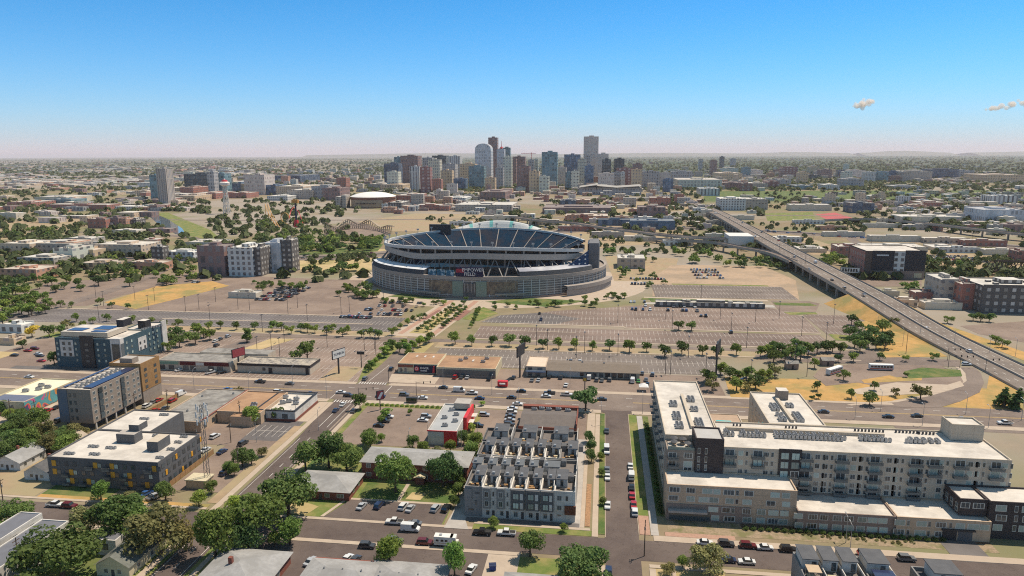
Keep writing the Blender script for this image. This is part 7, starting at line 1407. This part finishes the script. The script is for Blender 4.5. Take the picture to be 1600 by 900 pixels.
cars('984,729,ws 985.5,745,wv 986,762,ks 986.5,775,rs 989,789,rs 990.5,801,wu', 'parked at the kerb beside the apartment complex', 'y', G1); cars('947,705,wv 947.5,735,gs 948,746,ws 948,790,ws 947,674,ds 949,897,nu', 'parked at the kerb on the townhouse side', 'Y', G1)
cars('1100,849,ws 1133,851,du 1167,854,mu 1194,857,ws 1230,860,ku', 'parked in front of the apartment complex', 'x', G1); cars('1135,876,ns 1165,879,ws', 'parked on the near kerb opposite the complex', 'X', G1); cars('1352,868,ru 1415,875,gu', 'parked behind the front edge townhouses', 'x', G1)
cars('564,790,is 591,789,nu 629,791,wu 640,794,is 679.5,794,iu 696,794,ku', 'nose in at the brick apartment houses', R(80), G3); cars('615,815,wp 646,817,gs', 'at the near side of the brick house car park', 'X', G3); cars('640,826,wv 572,852,du 615,844,gu 662,847,mu', 'parked on the front street', 'x', G1); cars('752,832,kp 790,833,wp', 'parked in front of the townhouse lawn', 'X', G1)
cars('484,876,is 541,872,ws 553,874,ds 735,889,ws', 'in the lot by the long grey roof', R(75), G3); cars('85,786,wp 107,788,mu', 'parked before the charcoal block', 'x', G1); cars('227,769,bs 238,774,gs 246,772,iu', 'at the corner of the charcoal block', R(70), G3); cars('346,704,ns 379,691,du 320,701,ws 351,737,nu 357,733,bs 389,712,ws 335,680,wu', 'in the parking yard beside the charcoal block', R(80), G3)
cars('229,632,wu 239,626,gs 247,623,rs 241,641,rp 231,646,ws 282,614,wv 269,624,ru 257,636,ds', 'in the yard beside the tan slab', R(85), G3); cars('72,640,rp 88,634,ks 49,659,gs 92,654,du', 'parked on the street by the mural', 'y', G1)
cars('45,586,ws 355,607,bs 434,611,wu 484,614,ns 532,612,ws 544,617,du 594,618,ns 631,616,gu 660,621,ws 749,622,ns 799,621,ds 853,619,ws 885,617,wp 940,624,ds 737,614,wp 717,610,wv', 'driving on the avenue, near lanes', 'x', G2); cars('406,595,dp 452,598,gs 692,605,ds 814,611,ks 858,614,dp 1387,653,ks 1432,652,ks 1501,657,gs 1569,664,wp 1286,645,ds', 'driving on the avenue, far lanes', 'X', G2)
cars('524,640,ns 535,631,ws 552,641,ds 570,591,gu 611,576,ku', 'on the left street at the crossing', 'y', G2); cars('606,650,ws 591,664,ks 600,657,du 660,656,ws 665,650,iu', 'in the red restaurant car park', 'x', G3); cars('756,648,iu 746,665,ku 800,638,ws 799,644,wu 797,650,gs 796,656,is 795,663,du 808,631,ws', 'in the lot behind the townhouses', 'x', G3)
cars('802,590,ks 831,594,gs 841,594,is 858,589,ks 876,590,du 884,602,ws 920,591,wv 932,594,gu 940,595,gs 952,594,gu 988,596,wv 997,596,es 1009,594,gs 1011,601,ks 1019,586,gu 1003,584,ds 711,589,ru 721,589,ds 730,589,is 764,592,ku', 'in front of the low shops', R(85), G3); cars('280,576,ws 329,580,wp 345,580,ks', 'in front of the maroon fascia shops', R(60), G3)
cars('344,528,ds 336,531,ws 356,524,iu 338,538,du', 'parked by the hotel side street', 'y', G1); cars('22,552,ks 43,545,rs 54,542,mu 62,553,ds 59,550,ws 64,561,rs', 'in the lot left of the teal block', 'x', G3); cars('1164,594,bs', 'parked behind the complex near the trees', 'x', G3); cars('1510,572,wu', 'turning into the slip road', 'x', G2)
def lotcars(px0, py0, px1, py1, rows, per, prob, where, hd=R(90), dy=6.0):
    """parked rows: cars in stalls 2.7 m apart"""
    x0, y0 = P(px0, py0); x1, y1 = P(px1, py1)
    for j in range(rows):
        f = j / max(1, rows - 1); xa = x0 + (x1 - x0) * 0; y = y0 + (y1 - y0) * f
        for k in range(per):
            if rc.random() < prob: car(x0 + (x1 - x0) * (k + .5) / per, y + rc.uniform(-.3, .3), hd + (math.pi if rc.random() < .5 else 0), rc.choice(['sedan', 'suv', 'sedan', 'hatchback', 'pickup', 'suv']), rc.choices(list(PAINT), [6, 4, 4, 5, 2, 1, 1.5, 1, .6, .2, 4])[0], where, .07, 'cars in the stadium lots', False)
lotcars(396, 467, 486, 450, 5, 20, .72, 'in the busy part of the broad pinkish lot'); lotcars(532, 495, 584, 494, 1, 17, .95, 'in the packed row of the broad pinkish lot'); lotcars(560, 490, 660, 474, 4, 18, .4, 'near the plaza side of the pinkish lot'); lotcars(1087, 436, 1120, 424, 4, 9, .85, 'in the cluster on the tan overflow lot'); lotcars(985, 485, 1090, 476, 3, 20, .22, 'at the far edge of the largest lot'); lotcars(1090, 520, 1135, 497, 3, 8, .16, 'in the open middle of the largest lot'); lotcars(985, 445, 1040, 438, 2, 12, .7, 'in the visitor lot right of the stadium'); lotcars(1462, 412, 1512, 404, 4, 14, .8, 'in the dealer lot near the truss bridge'); lotcars(860, 560, 1050, 572, 2, 26, .1, 'in the strip behind the low shops'); lotcars(805, 500, 870, 492, 2, 10, .2, 'in the dark corner of the largest lot'); lotcars(300, 440, 345, 430, 2, 9, .4, 'by the charcoal tower lot'); lotcars(1060, 478, 1180, 481, 1, 30, .4, 'beside the long parking deck lot')
for i, (px, py, c, ty) in enumerate([(1241, 404, 'white', 'suv'), (1274, 413, 'white', 'van'), (1264, 423, 'silver', 'sedan'), (1399, 484, 'dark grey', 'suv'), (1446, 517, 'white', 'suv'), (1544, 554, 'white', 'suv'), (1385, 492, 'black', 'sedan'), (1319, 453, 'tan', 'suv'), (1215, 385, 'white', 'sedan'), (1190, 365, 'black', 'sedan'), (1160, 350, 'silver', 'suv'), (1300, 440, 'dark grey', 'sedan'), (1230, 378, 'red', 'sedan'), (1180, 372, 'white', 'van'), (1140, 342, 'grey', 'sedan'), (1350, 463, 'silver', 'sedan')]):
    yy = P(px, py, 9)[1]; z = 9.65 if yy > 640 else max(.3, 9.65 * (yy - 390) / 250 if yy < 500 else 8.2 + (yy - 500) / 140 * 1.4); x, y = P(px, py, z); z2 = z
    car(min(205, max(179, x)), y, R(90), ty, c, 'driving on the raised highway', z2, 'cars on the raised highway', False)
fw = bez([(-1500, 800, 0), (-800, 690, 0), (-498, 702, 0), (-330, 728, 0), (-240, 775, 0), (-120, 960, 0), (40, 1085, 0), (240, 1050, 0), (380, 965, 0), (500, 900, 0), (800, 760, 0)], 6)
for i in range(110):
    k = rc.randrange(6, len(fw) - 5); a, b_ = fw[k], fw[k + 1]; f = rc.random(); d = Vector((b_[0] - a[0], b_[1] - a[1], 0)).normalized(); o_ = rc.choice([-15, -11, -7, 7, 11, 15]); x = a[0] + (b_[0] - a[0]) * f - d.y * o_; y = a[1] + (b_[1] - a[1]) * f + d.x * o_
    if pr(x, y)[0] > 590 and pr(x, y)[0] < 940: continue
    car(x, y, math.atan2(d.y, d.x), rc.choice(['sedan', 'suv', 'van', 'pickup']), rc.choice(list(PAINT)[:8]), 'driving on the freeway', .25, 'cars on the freeway', False)
# motor home, dumpster, buses, food trailer, tent, bus shelter
def veh(name, label, cat, px, py, rz, parts):
    x, y = P(px, py, .8); r = empty(name, (x, y, .1), rz); tag(r, label, cat)
    for nm, mb, mats in parts: mb.build(nm, mats, r)
def wheels(ws, r=.45):
    out = []
    for x, y in ws: m = MB(); m.tube((x, y - .13, r), (x, y + .13, r), r, None, 10); out.append(('wheel', m, TY))
    return out
b1 = MB(); b1.box(-3.4, -1.15, .6, 2.0, 1.15, 3.1); b1.box(2.0, -1.05, .6, 3.4, 1.05, 1.5); b1.box(1.2, -1.12, 2.3, 2.9, 1.12, 3.1); g1 = MB(); g1.quad((2.1, -1.0, 2.25), (2.1, 1.0, 2.25), (2.7, .95, 1.52), (2.7, -.95, 1.52)); [g1.box(x, -1.17, 1.7, x + .8, -1.151, 2.3) for x in (-2.8, -1.4, -.2)]; s1 = MB(); s1.box(-3.41, -1.17, 1.1, 2.0, -1.151, 1.3); v1 = MB(); v1.box(-2, -.4, 3.1, -1.2, .4, 3.35)
veh('motor_home', 'boxy white motor home parked on the front street', 'motor home', 696, 848, 0, [('body', b1, plain('motor_home_white', (.66, .64, .6))), ('glass', g1, CG), ('stripe', s1, plain('beige_stripe', (.4, .32, .24))), ('roof_vent', v1, steel)] + wheels([(-2, -1), (-2, 1), (2.5, -.95), (2.5, .95)]))
d1 = MB(); d1.prism([(-.9, -.8), (.9, -.8), (.9, .8), (-.9, .8)], .2, 1.4); d2 = MB(); d2.box(-1, -.9, 1.4, 1, .05, 1.5); d2.box(-1, .1, 1.45, 1, .9, 1.55); veh('dumpster', 'blue dumpster with dark lids at the end of the drive', 'dumpster', 768, 886, .2, [('bin', d1, plain('dumpster_blue', (.02, .05, .22))), ('lid', d2, plain('dumpster_lid', (.02, .03, .08)))])
for px, py, rz, lb in ((1303, 583, .75, 'white city bus turning in the loop'), (1376, 578, 0, 'long white city bus with coloured side waiting in the loop')):
    b1 = MB(); b1.box(-5.8, -1.25, .45, 5.8, 1.25, 3.1); g1 = MB(); [g1.box(-5.4 + k * 1.55, s_ * 1.25 - .02, 1.5, -4.1 + k * 1.55, s_ * 1.25 + .02, 2.5) for k in range(7) for s_ in (-1, 1)]; g1.box(5.8, -1.1, 1.3, 5.83, 1.1, 2.7); s1 = MB(); s1.box(-5.81, -1.28, .7, 5.5, -1.255, 1.25); veh('city_bus', lb, 'bus', px, py, rz, [('body', b1, plain('bus_white', (.66, .66, .65))), ('glass', g1, CG), ('stripe', s1, plain('bus_red', (.42, .1, .06)))] + wheels([(-3.6, -1.1), (-3.6, 1.1), (3.6, -1.1), (3.6, 1.1)], .5))
b1 = MB(); b1.box(-2.4, -1.2, .5, 2.4, 1.2, 3.0); s1 = MB(); s1.box(-1.4, -1.9, 2.2, 1.4, -1.2, 2.3); s1.box(-1.4, -1.22, 1.4, 1.4, -1.205, 2.2); veh('food_trailer', 'red food trailer with white awning by the avenue', 'food trailer', 785, 602, 0, [('body', b1, redpaint), ('serving_hatch', s1, whitep)] + wheels([(-.8, -1.1), (-.8, 1.1)], .35))
m = MB(); [m.tube((x, y, 0), (x, y, 2.4), .05) for x in (-2, 2) for y in (-2, 2)]; m2 = MB(); p = [(-2.2, -2.2, 2.4), (2.2, -2.2, 2.4), (2.2, 2.2, 2.4), (-2.2, 2.2, 2.4)]; [m2.tri(p[i], p[(i + 1) % 4], (0, 0, 3.9)) for i in range(4)]; veh('canopy_tent', 'small white peaked canopy tent by the shop forecourt', 'tent', 1005, 609, 0, [('frame', m, steel), ('canopy', m2, whitep)])
m = MB(); m.box(-2.4, .9, 0, 2.4, 1, 2.3); m.box(-2.4, -.6, 0, -2.3, .9, 2.3); m.box(2.3, -.6, 0, 2.4, .9, 2.3); m2 = MB(); m2.box(-2.6, -.9, 2.3, 2.6, 1.1, 2.5); m3 = MB(); m3.box(-1.8, .3, .45, 1.8, .8, .55); [m3.box(x, .4, 0, x + .1, .7, .45) for x in (-1.6, 1.5)]; veh('bus_shelter', 'dark glass bus shelter on the near kerb of the avenue', 'bus shelter', 643, 626, math.pi, [('wall', m, CG), ('roof', m2, mbl), ('bench', m3, steel)])
for px, py, lb in ((1291, 570, 'small brown hut on the loop road'), (1236, 575, 'low service hut with pale roof behind the trees')):
    m = MB(); m.box(-3, -2, 0, 3, 2, 3); m2 = MB(); gable(m2, -3, -2, 3, 2, 3, 1.2, .4); m3 = MB(); m3.box(-.5, -2.06, 0, .5, -2.0, 2.1); veh('service_hut', lb, 'hut', px, py, .1, [('wall', m, umber), ('roof', m2, gravelr), ('door', m3, mbl)])
# ------------------------------------------------------------------ signs, poles, mast, fences, pool things
def billboard(px, py, h, w_, bh, rz, label, face, txt=None, tcol=None, double=False, name='billboard'):
    x, y = P(px, py); r = empty(name, (x, y, 0), rz); tag(r, label, 'billboard' if name == 'billboard' else 'sign'); m = MB(); m.tube((0, .4, 0), (0, .4, h), .45 if w_ > 6 else .25, None, 8); m.build('post', darkmet, r)
    m = MB(); m.box(-w_ / 2, -.25, h - bh, w_ / 2, .25, h); m.build('panel', mbl, r); m = MB(); m.box(-w_ / 2 + .3, -.33, h - bh + .3, w_ / 2 - .3, -.251, h - .3); m.build('poster', face, r)
    if txt: text(txt, (0, -.36, h - bh / 2), 0, min(bh * .55, w_ / len(txt) * 1.35), tcol, r, None, 'lettering', .02)
wposter = plain('poster_white', (.68, .66, .62)); rposter = plain('poster_maroon', (.30, .05, .06)); kposter = plain('poster_black', (.03, .03, .035))
billboard(530, 583, 13, 9, 4.6, R(66), 'large pale billboard on a dark post in the pale lot', wposter, 'TUMBLIN', plain('ink', (.03, .03, .05))); billboard(374, 577, 12, 8, 4.6, R(66), 'red and white billboard above the littered garage roof', rposter, None); billboard(564, 574, 9, 4, 1.6, 0, 'small black sign panel on a thin pole by the cross street', kposter, None, None, False, 'pole_sign')
billboard(813, 590, 17, 10, 5.5, R(75), 'tall dark billboard seen edge on by the cream shop', kposter); billboard(1119, 596, 20, 12, 6, R(72), 'tallest dark billboard seen edge on behind the apartment complex', kposter); billboard(594, 640, 9, 3.4, 4.2, R(40), 'red and white restaurant pole sign at the crossing', rposter, None, None, False, 'pole_sign'); billboard(913, 612, 7, 2, 2, 0, 'small yellow sign on a pole by the low shops', plain('sign_yellow', (.55, .33, .05)), None, None, False, 'pole_sign'); billboard(1327, 437, 10, 16, 5, R(-10), 'pale lettered billboard beside the raised highway', wposter, None, None)
o_ = [o for o in bpy.data.objects if o.name.startswith('billboard') and o.get('label', '').startswith('pale lettered')][0]
for k in range(6):
    m = MB(); x_ = -6.3 + k * 2.2; m.box(x_, -.5, 6.2, x_ + 1.2, -.35, 9.0); m.box(x_ + 1.2, -.5, 6.2 if k % 2 else 8.2, x_ + 1.6, -.35, 7.4 if k % 2 else 9.0); m.build('lettering', kposter, o_)
o_ = [o for o in bpy.data.objects if o.name.startswith('pole_sign') and o.get('label', '').startswith('red and white restaurant')][0]
m = MB(); m.quad((-1.4, -.36, 5.6), (-.2, -.36, 5.3), (1.4, -.36, 7.9), (.4, -.36, 8.3)); m.build('white_flash', whitep, o_)
def pole(px, py, h, kind, where, arm=R(90)):
    x, y = P(px, py); z = 0; nm = {'light': 'lot_light', 'street': 'street_lamp', 'wood': 'utility_pole', 'signal': 'traffic_signal'}[kind]; r = empty(nm, (x, y, 0), arm); m = MB()
    if kind == 'wood':
        m.tube((0, 0, 0), (0, 0, h), .17, .12, 7); m.build('pole', BARK, r); m = MB(); m.box(-1.2, -.06, h - 1.0, 1.2, .06, h - .8); m.box(-.9, -.06, h - 2.0, .9, .06, h - 1.85); m.build('crossarm', BARK, r); m = MB(); m.tube((.3, 0, h - 3.2), (.3, 0, h - 2.3), .22, None, 8); m.build('transformer', steel, r)
    elif kind == 'light':
        m.tube((0, 0, 0), (0, 0, h), .16, .1, 7); m.build('pole', darkmet, r); m = MB(); m.box(-1.3, -.35, h, -.2, .35, h + .25); m.box(.2, -.35, h, 1.3, .35, h + .25); m.box(-.2, -.1, h, .2, .1, h + .15); m.build('lamp_head', darkmet, r)
    elif kind == 'street':
        m.tube((0, 0, 0), (0, 0, h), .11, .07, 6); m.build('pole', steel, r); m = MB(); m.tube((0, 0, h - .1), (1.8, 0, h + .35), .05, .04, 5); m.box(1.6, -.16, h + .25, 2.5, .16, h + .4); m.build('lamp_head', steel, r)
    else:
        m.tube((0, 0, 0), (0, 0, h), .14, .1, 6); m.build('pole', darkmet, r); m = MB(); m.tube((0, 0, h - .6), (7, 0, h - .3), .08, .05, 6); m.build('mast_arm', darkmet, r)
        for a in (3.5, 6.6): m = MB(); m.box(a - .2, -.2, h - 1.3, a + .2, .2, h - .3); m.build('signal_head', plain('signal_black', (.02, .02, .02)), r)
    later(r, {'light': 'dark lot light', 'street': 'grey street lamp', 'wood': 'wooden utility pole', 'signal': 'dark traffic signal mast'}[kind], where, {'light': 'lamp', 'street': 'street lamp', 'wood': 'pole', 'signal': 'traffic signal'}[kind], nm.replace('_', ' ') + 's')
def poles(txt, h, kind, where, arm=R(90)):
    for t in txt.split(): a, b_ = t.split(',')[:2]; pole(float(a), float(b_), h, kind, where, arm)
poles('18,660 57,662 108,648 212,650', 11, 'wood', 'near the mural street'); poles('360,690 375,660 307,700 372,736 262,640', 10, 'wood', 'around the workshops'); poles('462,652 497,672 400,690', 9, 'street', 'along the left street'); poles('510,622 389,615 303,607 457,603', 10, 'street', 'on the left part of the avenue'); poles('768,617 692,604 890,607 809,640 938,665 1003,648', 9, 'street', 'on the middle of the avenue'); poles('1375,645 1440,668 1508,650 1543,672 1335,657 1595,660', 9, 'street', 'on the right part of the avenue')
poles('607,598 560,628 650,618', 7, 'signal', 'at the big crossing', R(20)); poles('1481,577 1499,578 1539,583 1480,566', 7, 'signal', 'at the slip road junction', R(10)); poles('1005,870', 11, 'wood', 'at the corner of the front street'); poles('30,890 345,880 5,790', 10, 'wood', 'on the left front block'); poles('638,700 720,700 745,690 668,690', 7, 'street', 'around the restaurants'); poles('1320,850', 8, 'street', 'before the umber brick wing'); poles('1327,858', 7, 'street', 'behind the front edge townhouses')
poles('410,517 424,548 437,557 402,555 444,533 511,541 569,546 585,545 587,553 480,500 450,490 533,488 546,487 465,480 600,480', 11, 'light', 'in the lots left of the plaza'); poles('855,548 900,560 913,552 965,556 1039,586 1047,586 1075,560 1102,590 1050,515 1125,500 1142,520 1166,545 965,505 1040,500 1095,472 1180,505 1217,500 1252,527 838,540', 12, 'light', 'in the lots right of the plaza'); poles('150,463 162,476 211,467 232,483 290,485 311,482 242,470 337,470 372,482 390,483 155,500 328,500', 11, 'light', 'in the lots at the left'); poles('1241,577 1172,605 1260,590 1415,555 1290,540 1302,508', 13, 'light', 'around the bus loop'); poles('1370,520 1410,543 1437,528 1490,545 1545,555 1586,560', 10, 'street', 'on the highway ramp'); poles('1216,414 1257,430 1343,450 985,425 1270,395 1360,400 1517,395', 20, 'light', 'by the raised highway')
# phone mast
x, y = P(324, 757); mk = Bld('phone_mast', x, y, 'tall lattice phone mast with white antennas beside the charcoal block', 'mast'); hm = 29; m = MB()
for k in range(3):
    a, b_ = k / 3 * TAU, (k + 1) / 3 * TAU; m.tube((x + 1.1 * math.cos(a), y + 1.1 * math.sin(a), 0), (x + .55 * math.cos(a), y + .55 * math.sin(a), hm), .1, .08, 5)
    for j in range(13):
        f, g_ = j / 13, (j + 1) / 13; ra_, rb_ = 1.1 - .55 * f, 1.1 - .55 * g_; m.tube((x + ra_ * math.cos(a), y + ra_ * math.sin(a), hm * f), (x + rb_ * math.cos(b_), y + rb_ * math.sin(b_), hm * g_), .05, .05, 4)
mk.part('lattice', m, plain('mast_grey', (.13,.13,.13), .6)); m = MB()
for k in range(12):
    a = k / 12 * TAU; r_ = 1.8; z = hm - 2 - (k % 3) * 2.4; m.box(x + r_ * math.cos(a) - .2, y + r_ * math.sin(a) - .12, z, x + r_ * math.cos(a) + .2, y + r_ * math.sin(a) + .12, z + 2); m.tube((x, y, z + 1), (x + r_ * math.cos(a), y + r_ * math.sin(a), z + 1), .05, .05, 4)
mk.part('antenna', m, plain('antenna_white', (.6, .6, .6)))["kind"] = 'stuff'; m = MB(); m.box(x - 6, y - 3, 0, x + 1, y + 2, 3); mk.part('equipment_hut', m, tanbrick); m = MB(); m.box(x - 6.3, y - 3.3, 3, x + 1.3, y + 2.3, 3.3); mk.part('hut_roof', m, cream); mk.done()
def fence(label, pts, h, mat):
    r = empty('fence', (*pts[0], 0)); tag(r, label, 'fence'); m = MB(); m2 = MB()
    for a, b_ in zip(pts, pts[1:]):
        m.beam((a[0] - pts[0][0], a[1] - pts[0][1], .1), (b_[0] - pts[0][0], b_[1] - pts[0][1], .1), .08, h); n = int(math.dist(a, b_) / 3)
        for k in range(n + 1): f = k / max(1, n); px, py = a[0] + (b_[0] - a[0]) * f - pts[0][0], a[1] + (b_[1] - a[1]) * f - pts[0][1]; m2.box(px - .08, py - .08, 0, px + .08, py + .08, h + .15)
    m.build('boards', mat, r); m2.build('post', mat, r)["kind"] = 'stuff'
fence('orange brown wooden fence between charcoal block and parking yard', [(-143.4, 205), (-143.4, 232)], 1.9, woodf); fence('orange wooden fence beside the tan slab parking', [(-194, 252), (-194, 290)], 2, woodf); fence('wooden fence behind the white cottages', [(-218, 238), (-188, 238)], 1.8, woodf); fence('dark fence around the pool court', [(48, 287), (57, 287)], 1.6, darkmet)
for px, py, l in ((1290, 842, 1), (1345, 846, 1), (1375, 848, 1), (1260, 838, 1), (1420, 850, 1), (1225, 833, 1), (1318, 843, 1), (1400, 852, 1)):
    x, y = P(px, py); o = bpy.data.objects.new('shrub', LO['olive'][0]); COL.objects.link(o); o.location = (x, y, -.9); o.scale = (.3, .3, .26); later(o, 'low olive shrub', 'in the bed before the apartment complex', 'shrub', 'shrubs of the planting bed')
for k in range(26):
    x = 44 + k * 2.2; o = bpy.data.objects.new('shrub', MID['round2'][0]); COL.objects.link(o); o.location = (x, 200.2 + rt.uniform(-.3, .3), -.8); o.scale = (.22, .2, .24); later(o, 'dark clipped shrub', 'along the foot of the brick wings', 'shrub', 'shrubs of the planting bed')
for k in range(16):
    y = 208 + k * 4.8; o = bpy.data.objects.new('shrub', MID['wide'][0]); COL.objects.link(o); o.location = (19.4, y, -.7); o.scale = (.26, .45, .24); later(o, 'dark shrub', 'in the narrow bed beside the complex', 'shrub', 'shrubs of the planting bed')
for k in range(18):
    x = -103 + k * 2.3; o = bpy.data.objects.new('shrub', MID['bright'][0]); COL.objects.link(o); o.location = (x, 289.6, -.7); o.scale = (.28, .25, .2); later(o, 'bright clipped shrub', 'in the hedge along the avenue by the restaurant', 'shrub', 'shrubs of the avenue hedge')
# clouds, far ridges
cvm, nt_, bb = newmat('cloud_vapour'); nt_.nodes.remove(bb); pv_ = nn(nt_, "ShaderNodeVolumePrincipled"); pv_.inputs["Density"].default_value = .022; pv_.inputs["Color"].default_value = (1, .93, .87, 1); pv_.inputs["Anisotropy"].default_value = 0; nt_.links.new(pv_.outputs[0], nt_.nodes["Material Output"].inputs["Volume"])
def cloud(px, py, w_, h_, seed, label):
    d = cf + cr * ((px - CX) / F) + cu * (-(py - CY) / F); p = Vector((0, 0, H)) + d * 9000; r = random.Random(seed); sx = w_ / F * 9000; sz = h_ / F * 9000
    mb = bpy.data.metaballs.new('cloud_form'); mb.resolution = sz * .09; mb.render_resolution = sz * .09; mb.threshold = .3; tmp = bpy.data.objects.new('cloud_form', mb); COL.objects.link(tmp)
    for _ in range(34):
        u = r.uniform(-1, 1); e = mb.elements.new(); e.co = (u * sx / 2, r.uniform(-.2, .2) * sx, u * sz * .28 + r.gauss(0, .17) * sz * (1.2 - abs(u))); e.radius = sz * r.uniform(.16, .42) * (1.15 - abs(u) * .6)
    bpy.context.view_layer.update(); me = bpy.data.meshes.new_from_object(tmp.evaluated_get(bpy.context.evaluated_depsgraph_get())); bpy.data.objects.remove(tmp); me.materials.clear(); me.materials.append(cvm)
    o = bpy.data.objects.new('cloud', me); COL.objects.link(o); o.location = p; tag(o, label, 'cloud')
cloud(1351, 164, 34, 16, 2, 'small lone pale cloud, the smaller one'); cloud(1578, 168, 62, 18, 5, 'wider wispy cloud at the edge of the sky')
hm_ = MB(); rr_ = random.Random(12)
for (cx_, w_, h_) in ((-9000, 14000, 70), (9500, 5000, 60), (14500, 4200, 95), (2500, 9000, 40), (22000, 9000, 60)):
    n = 20; pts = [(cx_ + w_ * (k / n - .5), h_ * math.sin(math.pi * k / n) ** 1.5 * rr_.uniform(.85, 1.1)) for k in range(n + 1)]
    for a, b_ in zip(pts, pts[1:]): hm_.quad((a[0], 36000, 0), (b_[0], 36000, 0), (b_[0], 37200, 140 + b_[1]), (a[0], 37200, 140 + a[1])); hm_.quad((a[0], 37200, 140 + a[1]), (b_[0], 37200, 140 + b_[1]), (b_[0], 40000, 0), (a[0], 40000, 0))
tag(hm_.build('hills', surf('far_hills', (.12, .13, .09), (.16, .15, .11), .002)), 'low far ridges on the horizon', None, kind='structure')
settle_labels()
